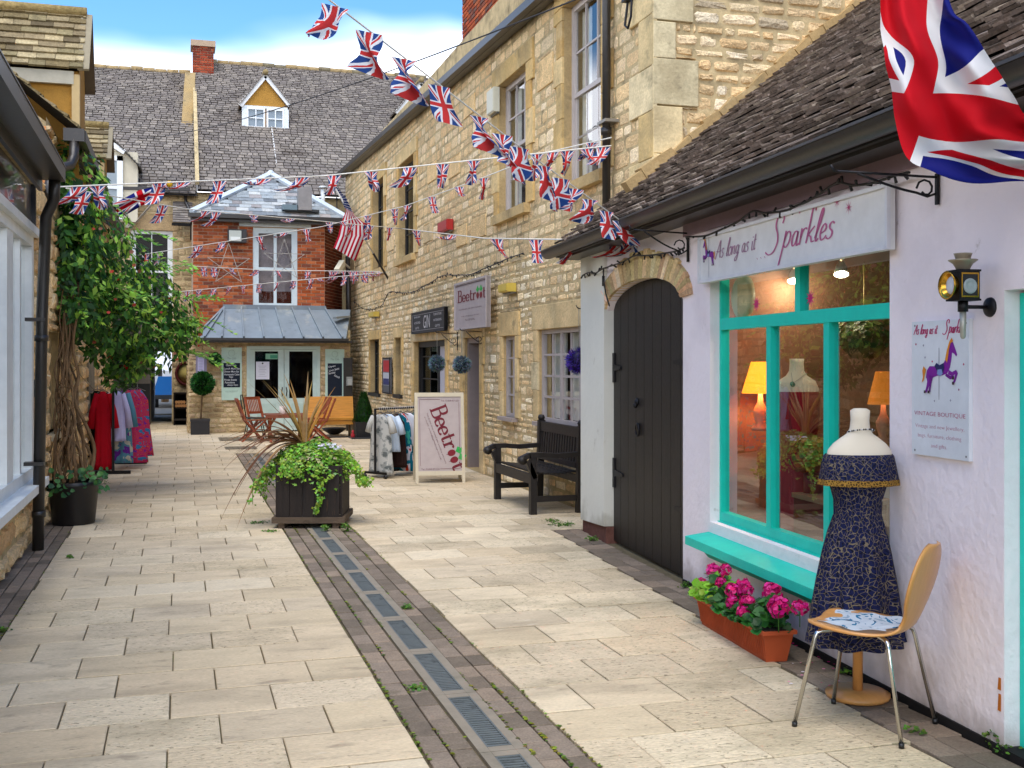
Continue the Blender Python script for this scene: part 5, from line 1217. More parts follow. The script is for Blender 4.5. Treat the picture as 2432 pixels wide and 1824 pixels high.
m.tube([(-1.03, 12.25, 3.88), (-1.03, 12.22, 3.7), (-1.06, 12.15, 3.6), (-1.2, 11.9, 3.5), (-1.22, 11.6, 3.2)], .05, 10, '23272c'); m.build('eaves_gutter', 'gutter', lh)
def side_dormer(y0, yr, y1, zr, zn, xg, xb, zf, nm):
    m = MB(); 
    m.add([(xg+.05, y0+.08, zf), (xg+.05, y1-.08, zf), (xg+.05, y1-.08, zn), (xg+.05, yr, zr-.12), (xg+.05, y0+.08, zn)], [(0, 1, 2, 3, 4)], 'b08436')
    m.add([(xg+.05, y0+.09, zf-.5), (xb, y0+.09, zf-.5), (xb, y0+.09, zn), (xg+.05, y0+.09, zn)], [(0, 1, 2, 3)], 'b08436'); d = m.build('dormer', 'ochre_render', lh)
    m = MB(); m.box(xb, xg+.0, y0+.02, y0+.08, zn-.16, zn-.02, 'b3ac98'); m.box(xg-.02, xg+.06, y0+.03, y0+.12, zf, zn-.05, 'c2a878'); m.bar((xg+.1, y0, zn), (xg+.1, yr, zr), .03, .12, (1, 0, 0), '8f846c'); m.bar((xg+.1, y1, zn-.05), (xg+.1, yr, zr), .03, .12, (1, 0, 0), '5e4f3c'); m.build('fascia', 'matt', d)
    m = MB()
    for yy in (y0, y1):
        O = Vector((xb, yy, zn)); U = Vector((0, yr-yy, zr-zn)); m.add([O, O+Vector((xg+.1-xb, 0, 0)), O+Vector((xg+.1-xb, 0, 0))+U, O+U], [(0, 1, 2, 3)], '2e281e')
        tiles(m, O, Vector((1, 0, 0)), U.normalized(), xg+.1-xb, U.length, .22, .105, TL, thick=.028, lift=.035, jit=.008)
    m.tube([(xb, yr, zr+.03), (xg+.1, yr, zr+.03)], .06, 8, '9b8556'); m.build('dormer_roof', 'stone_tile', d)
side_dormer(13.0, 13.5, 13.96, 5.53, 4.79, -1.1, -3.6, 4.1, 0)
side_dormer(17.2, 17.65, 18.1, 5.09, 4.55, -1.1, -3.2, 4.05, 0)
# ------------------------------------------------------------------ signs on the right-hand shops
def wq(W, off):      # pixel -> point on a plane parallel to the wall
    return lambda u, v: W.P(*W.hit(u, v, off), off)
# long fascia sign
pr = wq(PW, .06)
s0_, s1_ = PW.su(2108, .06), PW.su(1661, .06); zb0, zb1 = PW.zu(1661, 674, .06), PW.zu(2108, 592, .06); zt0, zt1 = PW.zu(1661, 563, .06), PW.zu(2108, 434, .06)
sg = thing('fascia_sign', 'long white sign with pink lettering and a purple horse over the turquoise shop window', 'shop sign', PW.P((s0_+s1_)/2, zb0, .03))
m = MB(); P = PW.P
m.hexa([P(s0_, zb1, .02), P(s1_, zb0, .02), P(s1_, zb0, .055), P(s0_, zb1, .055), P(s0_, zt1, .02), P(s1_, zt0, .02), P(s1_, zt0, .055), P(s0_, zt1, .055)], 'dddddb'); m.build('board', 'paint', sg)
m = MB()
def strip(a, b, c, d, w_, n_): m.bar(P(a, b, n_), P(c, d, n_), .03, w_, PW.n, 'dcdde0')
e = .02
m.bar(P(s0_, zb1+.01, .06), P(s1_, zb0+.01, .06), .02, .02, (0, 0, 1), 'd6d7da'); m.bar(P(s0_, zt1-.01, .06), P(s1_, zt0-.01, .06), .02, .02, (0, 0, 1), 'd6d7da'); m.bar(P(s0_, zb1, .06), P(s0_, zt1, .06), .02, .02, PW.n, 'd6d7da'); m.bar(P(s1_, zb0, .06), P(s1_, zt0, .06), .02, .02, PW.n, 'd6d7da')
m.build('moulding', 'paint', sg)
def sgn(x, y):      # sign frame: x right, 0..1 of width ; y metres above the lower edge
    s_ = s1_+(s0_-s1_)*x; return P(s_, zb0+(zb1-zb0)*x+y, .0585)
Wd = abs(s1_-s0_); Hs = zt0-zb0
m = MB()
fx = lambda ox, oy: (lambda x, y: sgn(ox+x*XS/Wd, oy+y))
XS = 1.32
stroke_word(m, fx(.115, Hs*.46), 'As long as it', Hs*.34, .007, 'a77f9a', .25)
XS = 1.5
stroke_word(m, fx(.45, Hs*.36), 'Sparkles', Hs*.5, .009, 'b8608c', .22)
XS = 1.3
for k in range(3): stroke_word(m, fx(.385+k*.022, Hs*.27), '.', Hs*.3, .012, 'a8557c', 0)
for x, y, r_ in ((.795, .92, .035), (.845, .78, .04), (.62, .93, .015), (.52, .95, .018), (.70, .90, .015)):
    for a in range(4):
        c, s_ = math.cos(a*math.pi/4), math.sin(a*math.pi/4); m.add([sgn(x+c*r_/Wd, y*Hs+s_*r_), sgn(x-c*r_/Wd, y*Hs-s_*r_), sgn(x-s_*.003/Wd, y*Hs+c*.003), sgn(x+s_*.003/Wd, y*Hs-c*.003)], [(0, 2, 1, 3)], 'c04a7c')
m.build('lettering', 'paint', sg)
HORSE = dict(
 body=[(.0, .30), (.03, .42), (.12, .50), (.25, .50), (.40, .47), (.52, .52), (.60, .62), (.66, .78), (.74, .92), (.80, .95), (.84, .90), (.92, .76), (.95, .70), (.92, .67), (.86, .72), (.80, .74), (.78, .62), (.74, .48), (.66, .38), (.52, .34), (.36, .33), (.24, .30), (.14, .24), (.06, .24)],
 leg1=[(.70, .44), (.80, .40), (.92, .44), (.97, .38), (.90, .24), (.84, .18), (.80, .20), (.86, .27), (.89, .36), (.80, .33), (.68, .36)],
 leg2=[(.62, .38), (.76, .33), (.86, .34), (.84, .28), (.74, .27), (.60, .33)],
 leg3=[(.02, .34), (.16, .32), (.14, .20), (.10, .12), (.03, .02), (-.02, .03), (.03, .14), (.05, .22)],
 leg4=[(.10, .34), (.24, .32), (.18, .18), (.15, .04), (.10, .03), (.12, .16)],
 mane=[(.60, .62), (.66, .80), (.73, .94), (.80, 1.0), (.84, .94), (.76, .90), (.72, .80), (.69, .66), (.66, .56)],
 tail=[(.02, .44), (-.06, .50), (-.10, .42), (-.08, .30), (-.12, .20), (-.05, .24), (-.02, .34)],
 saddle=[(.28, .50), (.34, .56), (.44, .52), (.56, .56), (.58, .48), (.54, .38), (.44, .36), (.36, .42)],
 blanket=[(.36, .36), (.38, .44), (.50, .45), (.54, .37), (.46, .32)])
def horse(m, fn, sz, mir=1):
    cols = dict(body='7a1590', leg1='7d1a92', leg2='6c1280', leg3='7a1590', leg4='6a1080', mane='d8861c', tail='d08024', saddle='1d2358', blanket='7d8fc0')
    for i, (k, pts) in enumerate(HORSE.items()):
        vs = [fn(mir*(x-.45)*sz, y*sz, .0003*(i+1)) for x, y in pts]
        cx = sum(p[0] for p in pts)/len(pts); cy = sum(p[1] for p in pts)/len(pts)
        m.add(vs, [tuple(range(len(vs)))], cols[k])
    for x, y in ((-.02, .03), (.10, .03), (.84, .2), (.84, .29)): m.add([fn(mir*(x-.45+a)*sz, (y+b)*sz, .004) for a, b in ((-.02, -.02), (.04, -.02), (.04, .03), (-.02, .03))], [(0, 1, 2, 3)], '3c2a30')
m = MB(); hz_ = Hs*.62
horse(m, lambda x, y, n_: sgn(.068+x/Wd, Hs*.32+y)+PW.n*n_, hz_, -1)
m.add([sgn(.068-.002, Hs*.1), sgn(.068+.001, Hs*.1), sgn(.068+.001, Hs*.95), sgn(.068-.002, Hs*.95)], [(0, 1, 2, 3)], 'b5b5bb')
m.build('horse_emblem', 'paint', sg)
# tall wall plaque
pa, pb = PW.su(2301, .02), PW.su(2166, .02); qz0, qz1 = PW.zu(2230, 1086, .02), PW.zu(2230, 761, .02)
pl_ = thing('wall_plaque', 'tall pale plaque with purple horse and pink text below the carriage lamp', 'wall sign', PW.P((pa+pb)/2, qz0, .01))
m = MB(); wbox(m, PW, pa, pb, qz0, qz1, .001, .02, 'd5dade')
m.build('board', 'paint', pl_)
ctr = (pa+pb)/2; pw_, ph_ = abs(pb-pa), qz1-qz0; m = MB()
fl = lambda ox, oy: (lambda x, y: PW.P(ctr-(ox+x), qz0+oy+y, .0215))
stroke_word(m, fl(-pw_*.46, ph_*.905), 'As long as it', pw_*.098, .0045, 'b03060', .25)
stroke_word(m, fl(pw_*.08, ph_*.905), 'Sparkles', pw_*.11, .005, 'b03060', .25)
put_text(m, PW, 'VINTAGE BOUTIQUE', ctr, qz0+ph_*.31, pw_*.9, ph_*.036, .0215, -1, offset=-.012)
for i, t_ in enumerate(('Vintage and new Jewellery,', 'bags, furniture, clothing', 'and gifts.')): put_text(m, PW, t_, ctr, qz0+ph_*(.215-.07*i), pw_*(.86, .76, .28)[i], ph_*.036, .0215, -1, offset=-.02)
m.c = [lin('b5356a')]*len(m.c)
for x, y, c in ((-.42, .83, 'b03060'), (-.28, .82, '8a8a9a'), (-.12, .70, 'b03060'), (.42, .68, 'b03060'), (-.25, .73, '9a9aaa'), (.34, .5, '8a4a70'), (.2, .42, '9a9aaa'), (-.08, .41, '9a9aaa'), (.4, .93, 'b03060'), (-.44, .97, '55555a'), (.46, .97, '55555a'), (-.44, .03, '55555a'), (.46, .03, '55555a')):
    o_ = fl(x*pw_, y*ph_); m.add([o_(-.006, 0), o_(0, -.006), o_(.006, 0), o_(0, .006)], [(0, 1, 2, 3)], c)
m.build('lettering', 'paint', pl_)
m = MB(); horse(m, lambda x, y, n_: PW.P(ctr-.01-x, qz0+ph_*.46+y, .021+n_), pw_*.58*1.0)
o_ = fl(0, 0); m.add([o_(-.0025, ph_*.42), o_(.0025, ph_*.42), o_(.0025, ph_*.8), o_(-.0025, ph_*.8)], [(0, 1, 2, 3)], 'a5a5ab'); m.build('horse_emblem', 'paint', pl_)
# carriage lamp
ls_ = PW.su(2286, .13); lzc = PW.zu(2290, 672, .13)
lp = thing('carriage_lamp', 'black and brass carriage lamp on a round wall plate above the plaque', 'wall lamp', PW.P(ls_, lzc, .02))
t_, n_ = PW.t, PW.n; c = PW.P(ls_, lzc, .16)
pv = PW.P(ls_, lzc-.05, 0); LT = Matrix.Translation(pv) @ Matrix.Scale(.8, 4) @ Matrix.Translation(-pv)
m = MB(LT); wbox(m, PW, ls_-.055, ls_+.055, lzc-.075, lzc+.075, .10, .215, '15110f'); wbox(m, PW, ls_-.06, ls_+.06, lzc+.07, lzc+.08, .095, .22, '15110f'); wbox(m, PW, ls_-.06, ls_+.06, lzc-.08, lzc-.07, .095, .22, '15110f'); m.build('lamp_body', 'iron', lp)
m = MB(LT); m.lathe(c+Vector((0, 0, .078)), [(.032, 0), (.038, .015), (.05, .035), (.072, .05), (.074, .055), (.03, .055), (.036, .058), (.045, .085), (.047, .088), (.03, .08)], 20, col='a59a86'); m.build('chimney_cap', 'metal', lp)
m = MB(LT); q = PW.P(ls_, lzc, .215); m.lathe(q, [(.05, 0), (.062, .025), (.074, .04), (.07, .044), (.058, .03), (.045, .012)], 24, n_, cap=False); m.build('lens_ring', 'brass', lp)
m = MB(LT); m.lathe(q+n_*.008, [(.048, 0), (.045, .006), (.03, .01), (.001, .012)], 20, n_, col='c9ccd2'); m.build('lens', 'paint', lp)
m = MB(LT); sx_ = ls_-.0565
def side(m, a, b, c_, d, k, col): m.add([PW.P(sx_-k, c_, a), PW.P(sx_-k, c_, b), PW.P(sx_-k, d, b), PW.P(sx_-k, d, a)], [(0, 1, 2, 3)], col)
for a, b, c_, d in ((.108, .208, lzc+.055, lzc+.063), (.108, .208, lzc-.063, lzc-.055), (.108, .115, lzc-.055, lzc+.055), (.201, .208, lzc-.055, lzc+.055)): side(m, a, b, c_, d, .003, 'c2a06a')
m.build('pane_frame', 'brass', lp)
m = MB(LT); side(m, .115, .201, lzc-.055, lzc+.055, .001, '26282a'); m.lathe(PW.P(sx_-.002, lzc-.006, .158), [(.04, 0), (.038, .004), (.026, .006), (.024, .003), (.012, .005), (.001, .008)], 20, -t_, col='9aa6a8'); m.build('glass_side', 'paint', lp)
m = MB(LT); m.tube([c+Vector((0, 0, -.08)), c+Vector((0, 0, -.135))], .026, 12); m.tube([c+Vector((0, 0, -.11)), PW.P(ls_-.0, lzc-.11, .02)], .01, 8); 
m.lathe(PW.P(ls_, lzc-.11, .0), [(.052, 0), (.05, .01), (.035, .018), (.012, .025)], 20, n_); m.ball(PW.P(ls_-.0, lzc-.11, .027), .006, col='999999'); m.build('wall_mount', 'iron', lp)
m = MB(LT); m.tube([c+Vector((0, 0, -.13)), c+Vector((0, 0, -.2)), c+Vector((0, 0, -.265)), c+Vector((0, 0, -.275))], [.017, .016, .014, .007], 12, 'a9a79c'); m.build('candle_tube', 'metal', lp)
# scrolled hanging brackets
def arm_to(W, s_, ut):
    lo, hi = .1, 1.6
    for _ in range(40):
        mid = (lo+hi)/2; p = W.P(s_, 0, mid); f = p.x*SY+p.y*CY; uu = 1216+F*(p.x*CY-p.y*SY)/f
        if uu > ut: lo = mid
        else: hi = mid
    return lo
def bracket(W, u, v0, v1, L_, name, lab, group=None, ball=None, hang=None):
    if ball: L_ = arm_to(W, W.su(u, .02), ball)
    s_ = W.su(u, .02); z1 = W.zu(u, v0, .02); z0 = W.zu(u, v1, .02); h = z1-z0
    t = thing('hanging_bracket', lab, 'bracket', W.P(s_, z0, 0), 0, group); m = MB()
    P = lambda x, z: W.P(s_, z, x)
    m.bar(P(.012, z0), P(.012, z1), .02, .012, W.n); 
    m.build('wall_bar', 'iron', t); m = MB()
    m.tube([P(.012, z1-h*.12), P(L_, z1-h*.05)], .006, 6)
    m.tube([P(L_, z1-h*.05), P(L_+.02, z1-h*.02), P(L_+.03, z1+.02)], .006, 6)
    m.tube([P(L_*.8, z1-h*.1)]+[P(L_*.8*(1-k/7), z1-h*.1-h*.6*math.sin(k/7*math.pi*.5)) for k in range(1, 6)]+[P(.06, z0+h*.25), P(.02, z0+h*.35)], .006, 6)
    m.tube([P(.07+.045*math.cos(a)*(1-k_*.06), z0+h*.5+.045*math.sin(a)*(1-k_*.06)) for k_, a in enumerate([q*.7 for q in range(9)])], .005, 6)
    m.build('scrolled_arm', 'iron', t); return W, s_, z1-h*.05, L_
bracket(PW, 1631, 545, 622, .42, '', 'black scrolled bracket on the pink wall left of the long white sign')
bracket(PW, 2222, 412, 486, .5, '', 'black scrolled bracket on the pink wall below the large flag')
b1 = bracket(SW, 1085, 788, 832, .75, '', 'iron bracket beside the grey door holding the left blue ball', ball=1038)
b2 = bracket(SW, 1146, 783, 829, .75, '', 'iron bracket right of the grey door holding the right blue ball', ball=1097)
b3 = bracket(SW, 1418, 730, 790, .6, '', 'iron bracket near the white pier holding the purple ball', ball=1375)
def leafball(c, r, n, cols, lab, name='topiary_ball', cat='topiary ball', spike=.03, core='1e2a22', chain=None, par=None, build=True, wd=.012):
    m = MB(); c = Vector(c)
    m.ball(c, r*.86, 14, 10, core)
    for i in range(n):
        z = R(-1, 1); a = R(0, 6.283); q = math.sqrt(1-z*z); d = Vector((q*math.cos(a), q*math.sin(a), z))
        d2 = (d+Vector((R(-.7, .7), R(-.7, .7), R(-.7, .7)))).normalized(); s_ = d2.orthogonal().normalized()*wd
        b = c+d*r*R(.82, .9); tip = b+d2*spike*R(.7, 1.5)
        m.add([b-s_, b+s_, tip+s_*.4, tip-s_*.4], [(0, 1, 2, 3)], tuple(x*R(.6, 1.35) for x in lin(random.choice(cols))))
    if chain: m.tube([c+Vector((0, 0, r*.8)), chain], .004, 5, '888880')
    if not build: return m
    return solo(m, name, 'leaf', lab, cat)
def balls(W, s_, z, L_, u, v, r, cols, lab, core):
    p = W.P(s_, 0, L_); d = ray(u, v); k = Vector((p.x, p.y)).length/Vector((d.x, d.y)).length
    c = Vector((p.x, p.y, 1.6+d.z*k)); leafball(c, r, 800, cols, lab, 'hanging_ball', 'hanging ball', .03, core, Vector((p.x, p.y, z)), wd=.006)
balls(*b1, 1037, 863, .125, ['5f7480', '6d8290', '48606c', '7b8c94'], 'grey blue lavender ball, left of the pair hanging by the grey door', '26343c')
balls(*b2, 1096, 866, .125, ['5f7480', '6d8290', '48606c', '7b8c94'], 'grey blue lavender ball, right of the pair hanging by the grey door', '26343c')
balls(*b3, 1374, 857, .135, ['4a2f9a', '5b3cb4', '3b237e'], 'bright purple grass ball hanging behind the white pier', '1d1244')
# grey hanging sign, black sign, poster
def board(W, u0, u1, v0l, v1l, v0r, v1r, off, th, name, lab, cat, bcol, fcol, lean=0):
    a, b = W.su(u0, off), W.su(u1, off); zb = (W.zu(u0, v1l, off)+W.zu(u1, v1r, off))/2; zt = (W.zu(u0, v0l, off)+W.zu(u1, v0r, off))/2
    t = thing(name, lab, cat, W.P((a+b)/2, zb, off)); m = MB(); a, b = min(a, b), max(a, b)
    wbox(m, W, a, b, zb, zt, off-th, off, bcol); m.build('board', 'paint', t)
    m = MB(); e = .03
    for q in ((a, a+e, zb, zt), (b-e, b, zb, zt), (a+e, b-e, zb, zb+e), (a+e, b-e, zt-e, zt)): wbox(m, W, *q, off-th*1.1, off+.012, fcol)
    m.build('frame', 'paint', t)
    return t, a, b, zb, zt
def beet(m, fn0, size, col='6e1020', xs=1):
    fn = lambda x, y: fn0(x*xs, y)
    x = 0
    def w(gs): 
        nonlocal x
        x += stroke_word(m, lambda p, q, x=x: fn(x+p, q), gs, size, size*.11, col, 0, sharp=False)
    w('B'); w('EE'); w('T'); w(['r2'])
    for k in range(2):
        cx_ = x+size*.22
        n = 12; pts = [(cx_+size*.2*math.cos(i/n*6.283), size*.3+size*.24*math.sin(i/n*6.283)*(1 if math.sin(i/n*6.283) > 0 else 1.15)) for i in range(n)]
        m.add([fn(*p) for p in pts], [tuple(range(n))], '780e1c'); m.add([fn(cx_-size*.04, size*.1), fn(cx_+size*.04, size*.1), fn(cx_, -size*.08)], [(0, 1, 2)], '780e1c')
        for a, l in ((-.5, .4), (0, .55), (.5, .4)):
            bx = cx_+math.sin(a)*size*l*.7; by = size*.56+math.cos(a)*size*l
            m.add([fn(cx_, size*.54), fn(bx-size*.11, by-size*.14), fn(bx, by), fn(bx+size*.11, by-size*.14)], [(0, 1, 2, 3)], '2fa84a')
        x += size*.46
    w('T'); return x
t, a, b, zb, zt_ = board(SW, 1080, 1156, 676, 785, 652, 776, .18, .05, 'hanging_shop_sign', 'tall pinkish grey shop sign with dark red lettering above the grey door', 'shop sign', 'ab9f9c', 'b2a7a3')
wd_, ht_ = b-a, zt_-zb; m = MB(); cc = (a+b)/2
fn = lambda ox, oy, n=.184: (lambda x, y: SW.P(b-ox-x, zb+oy+y, n))
sz = ht_*.24; beet(m, fn(wd_*.11, ht_*.58), sz, xs=wd_*.78/(3.72*sz))
put_text(m, SW, 'Gifts & Homewares, ladies fashion & accessories', cc, zb+ht_*.42, wd_*.72, ht_*.035, .184, -1)
put_text(m, SW, 'email. info@shopmail.com', cc, zb+ht_*.27, wd_*.55, ht_*.03, .184, -1); put_text(m, SW, 'Tel. 871276', cc, zb+ht_*.19, wd_*.3, ht_*.04, .184, -1)
for k in range(len(m.c)):
    if m.c[k] == lin((.8, .8, .8)): m.c[k] = lin('5a4048')
wbox(m, SW, a+.07, b-.07, zb+ht_*.92, zb+ht_*.935, .181, .186, '55454a'); m.build('lettering', 'paint', t)
t, a, b, zb, zt_ = board(SW, 978, 1056, 742, 792, 730, 787, .1, .05, 'black_shop_sign', 'wide black sign with white letters above the black barred door', 'shop sign', '17161a', '1b1a1c')
wd_, ht_ = b-a, zt_-zb; m = MB(); cc = (a+b)/2
put_text(m, SW, 'GIN', cc+.02, zb+ht_*.5, wd_*.2, ht_*.58, .105, -1, shear=.1)
for sx, sw_ in ((-.31, .22), (.31, .2)):
    for j, tx in enumerate((('JEWELLERY', 'ACCESSORIES', 'GIFTS') if sx > 0 else ('FURNITURE', 'INTERIORS', 'GIFTS'))):
        put_text(m, SW, tx, cc+sx*wd_, zb+ht_*(.75-.25*j), wd_*sw_*(1 if j < 2 else .6), ht_*.1, .105, -1)
m.c = [lin('c9c6c4')]*len(m.c)
for q in ((a+.05, b-.05, zb+.05, zb+.056), (a+.05, b-.05, zt_-.056, zt_-.05), (a+.05, a+.056, zb+.056, zt_-.056), (b-.056, b-.05, zb+.056, zt_-.056)): wbox(m, SW, *q, .1, .104, 'a8a4a2')
m.build('lettering', 'paint', t)
t, a, b, zb, zt_ = board(SW, 909, 926, 850, 936, 848, 934, .08, .04, 'framed_poster', 'narrow black framed poster between the two dark barred windows', 'poster', '8a8c90', '141315')
m = MB(); h_ = zt_-zb; wbox(m, SW, a+.08, b-.08, zb+h_*.6, zb+h_*.92, .081, .084, 'b02a30'); wbox(m, SW, a+.06, b-.06, zb+h_*.35, zb+h_*.58, .081, .084, 'b9bcc2'); wbox(m, SW, a+.1, b-.1, zb+h_*.25, zb+h_*.42, .084, .087, '2c2f66'); wbox(m, SW, a+.05, b-.05, zb+h_*.05, zb+h_*.22, .081, .084, '55585c'); m.build('picture', 'paint', t)
# ------------------------------------------------------------------ cafe wall things
def cboard(u0, u1, v0, v1, bu0, bu1, bv0, bv1, lab, texts):
    a, b, c0, d0 = cs(u0), cs(u1), cz(670, v1), cz(670, v0); t = thing('menu_board', lab, 'menu board', CW_.P((a+b)/2, c0, .05), 0, 'pale green menu boards beside the cafe doors')
    m = MB(); wbox(m, CW_, a, b, c0, d0, .02, .05, 'b9d3c4'); m.build('board', 'paint', t)
    m = MB(); p, q, r_, s_ = cs(bu0), cs(bu1), cz(670, bv1), cz(670, bv0); wbox(m, CW_, p, q, r_, s_, .05, .056, '1a2230'); m.build('blackboard', 'matt', t)
    m = MB(); W_ = q-p
    for (tx, fx_, fy_, fw_, fh_, sh) in texts: 
        vs, fs = text_geo(tx, W_*fw_, (s_-r_)*fh_, offset=.01, shear=.15)
        ca, sa = math.cos(sh), math.sin(sh)
        m.add([CW_.P(p+W_*fx_+x*ca-y*sa, r_+(s_-r_)*fy_+x*sa+y*ca, .058) for x, y in vs], fs, 'd0d3d6')
    m.build('chalk_writing', 'paint', t)
    m = MB(); cc = (a+b)/2
    zc_ = (s_+d0)/2+.03; m.tube([CW_.P(cc+.07*math.cos(k*.52)*(1.0), zc_+.07*math.sin(k*.52)+.02, .052) for k in range(13)], .004, 4, '8fae9f')
    vs, fs = text_geo('The Cafe', (b-a)*.45, .045, shear=.2); m.add([CW_.P(cc+x, zc_-.1+y, .0515) for x, y in vs], fs, '7c9a8c')
    if c0 < r_-.15: 
        vs, fs = text_geo('RESTAURANT', (b-a)*.6, .04); m.add([CW_.P(cc+x, (c0+r_)/2+y+.05, .0515) for x, y in vs], fs, '8aa698')
    m.build('crest', 'paint', t)
cboard(526, 574, 826, 949, 530.5, 570, 862, 919, 'green board with a full chalk menu, left of the cafe doors', [('Open For', .45, .9, .6, .1, 0), ('Lunch Mon-Sat', .5, .77, .95, .08, 0), ('Dinner Mon-Sat', .48, .65, .9, .08, 0), ('Homemade Cakes', .5, .53, .92, .08, 0), ('Teas', .45, .43, .25, .07, 0), ('Private Events', .42, .31, .75, .08, 0), ('Functions', .38, .2, .6, .08, 0), ('Always Open', .55, .09, .65, .08, 0)])
cboard(772, 817, 829, 946, 777.5, 811.5, 863, 941, 'green board with sparse slanted chalk writing, right of the cafe doors', [('Open', .3, .9, .5, .07, .2), ('Live Jazz', .45, .8, .75, .08, .25), ('Sunday', .3, .7, .5, .08, .2), ('lunch', .65, .6, .4, .07, -.5)])
m = MB(); a, b, c0, d0 = cs(465), cs(491), cz(470, 888), cz(470, 845); wbox(m, CW_, a, b, c0, d0, .02, .06, '8b8296'); wbox(m, CW_, a+.04, b-.06, c0+.03, d0-.04, .06, .065, 'c4bddb')
for k in range(9): wbox(m, CW_, a+.06, b-.09, c0+.06+k*.035, c0+.068+k*.035, .065, .067, '9089a8')
solo(m, 'framed_menu', 'paint', 'small framed lilac menu on the stone above the round bush', 'menu')
leafball(PY(511, 852, YG-.2), .135, 900, ['1f5a1c', '2c6e28', '17451a'], 'round green topiary ball on the stone wall left of the menu board', chain=CW_.P(cs(511), cz(511, 852)+.1, -.05))
tp = thing('potted_bush', 'round clipped bush on a thin stem in a square black box', 'potted plant', PY(476, 1024, YG-.35))
m = leafball(PY(481, 910, YG-.35), .235, 2000, ['1c4a18', '2a5f24', '123412', '35702c'], '', build=False, spike=.06, wd=.02, core='0e1f0d'); m.build('crown', 'leaf', tp)
m = MB(); p = PY(480, 938, YG-.35); m.tube([p, Vector((p.x-.03, p.y, .3))], .018, 7); m.build('stem', 'bark', tp)
a, b = PY(453, 1020, YG-.6), PY(498, 1020, YG-.6); m = MB(); m.box(a.x, b.x, YG-.6, YG-.15, 0, .33, '1c1b1e'); m.box(a.x-.01, b.x+.01, YG-.61, YG-.14, .29, .34, '242327'); m.build('planter_box', 'plastic', tp)
tp = thing('potted_cone', 'dark green cone shaped bush in a square black pot beside the yellow bench', 'potted plant', G(862, 1045))
p = G(864, 1040); m = MB()
ph = 1.6-Vector((p.x, p.y)).length/1.0*0+0
zt_ = PD(862, 965, p.y*1.0).z
m.lathe(p, [(.12, .33), (.2, .38), (.19, .5), (.12, .75), (.03, .95)], 12, col='102a10')
for i in range(1500):
    z = R(.33, .95); r_ = .21*(1-(z-.33)/.66)**.8+.02; a = R(0, 6.283); b_ = p+Vector((math.cos(a)*r_, math.sin(a)*r_, z)); tip = b_+Vector((math.cos(a)*.02, math.sin(a)*.02, .04)); s_ = Vector((-math.sin(a), math.cos(a), 0))*.015
    m.add([b_-s_, b_+s_, tip], [(0, 1, 2)], tuple(x*R(.6, 1.4) for x in lin(random.choice(['1f4d16', '2c5f1c', '173d12']))))
m.build('crown', 'leaf', tp)
m = MB(); m.hexa([(p.x-.17, p.y-.17, 0), (p.x+.17, p.y-.17, 0), (p.x+.17, p.y+.17, 0), (p.x-.17, p.y+.17, 0), (p.x-.21, p.y-.21, .35), (p.x+.21, p.y-.21, .35), (p.x+.21, p.y+.21, .35), (p.x-.21, p.y+.21, .35)], '1d1d21'); m.box(p.x-.3, p.x+.3, p.y-.35, p.y+.25, 0, .03, '2b2c30'); m.build('pot', 'plastic', tp)
m = MB(); q = G(838, 1042); m.lathe(q, [(.04, 0), (.045, .08), (.02, .13), (.03, .16), (.01, .18)], 10, col='a8202c'); solo(m, 'red_lantern', 'plastic', 'tiny red lantern on the ground by the cone bush', 'lantern')
# round barrel sign and log store
m = MB(); c = PY(447, 887, YE-.08); m.lathe(c+Vector((0, .05, 0)), [(.3, 0), (.33, .02), (.33, .07), (.27, .08), (.265, .03), (.001, .03)], 28, (0, -1, 0), col='4a1512')
m.lathe(c+Vector((0, .02, 0)), [(.264, 0), (.001, .004)], 28, (0, -1, 0), col='b5a25a'); solo(m, 'barrel_end_sign', 'matt', 'round cream disc with dark red rim on the wall in the passage corner', 'sign')
lg = thing('log_store', 'dark rack with split logs in the corner left of the potted bush', 'log rack', (PY(430, 997, YE-.3).x, YE-.3, 0)); a, b = PY(412, 990, YE-.4), PY(450, 990, YE-.4); zt_ = PY(430, 936, YE-.4).z; zm = PY(430, 968, YE-.4).z
m = MB(); m.box(a.x, b.x, YE-.12, YE-.06, 0, zt_, '150f0c'); m.box(a.x, a.x+.04, YE-.5, YE-.12, 0, zt_, '1a120e'); m.box(b.x-.04, b.x, YE-.5, YE-.12, 0, zt_, '1a120e'); m.box(a.x, b.x, YE-.5, YE-.12, zt_, zt_+.04, '1a120e'); m.box(a.x, b.x, YE-.5, YE-.12, zm-.03, zm, '1a120e'); m.box(a.x, b.x, YE-.52, YE-.12, .12, .16, '3a3530'); m.build('rack', 'matt', lg)
m = MB()
for k in range(9): x = a.x+.07+(b.x-a.x-.14)*((k % 5)/4); z = zm+.05+(k//5)*.09; m.tube([(x, YE-.49, z), (x+R(-.01, .01), YE-.15, z)], .045, 5, 'b07f50', smooth=False)
m.build('logs', 'matt', lg)
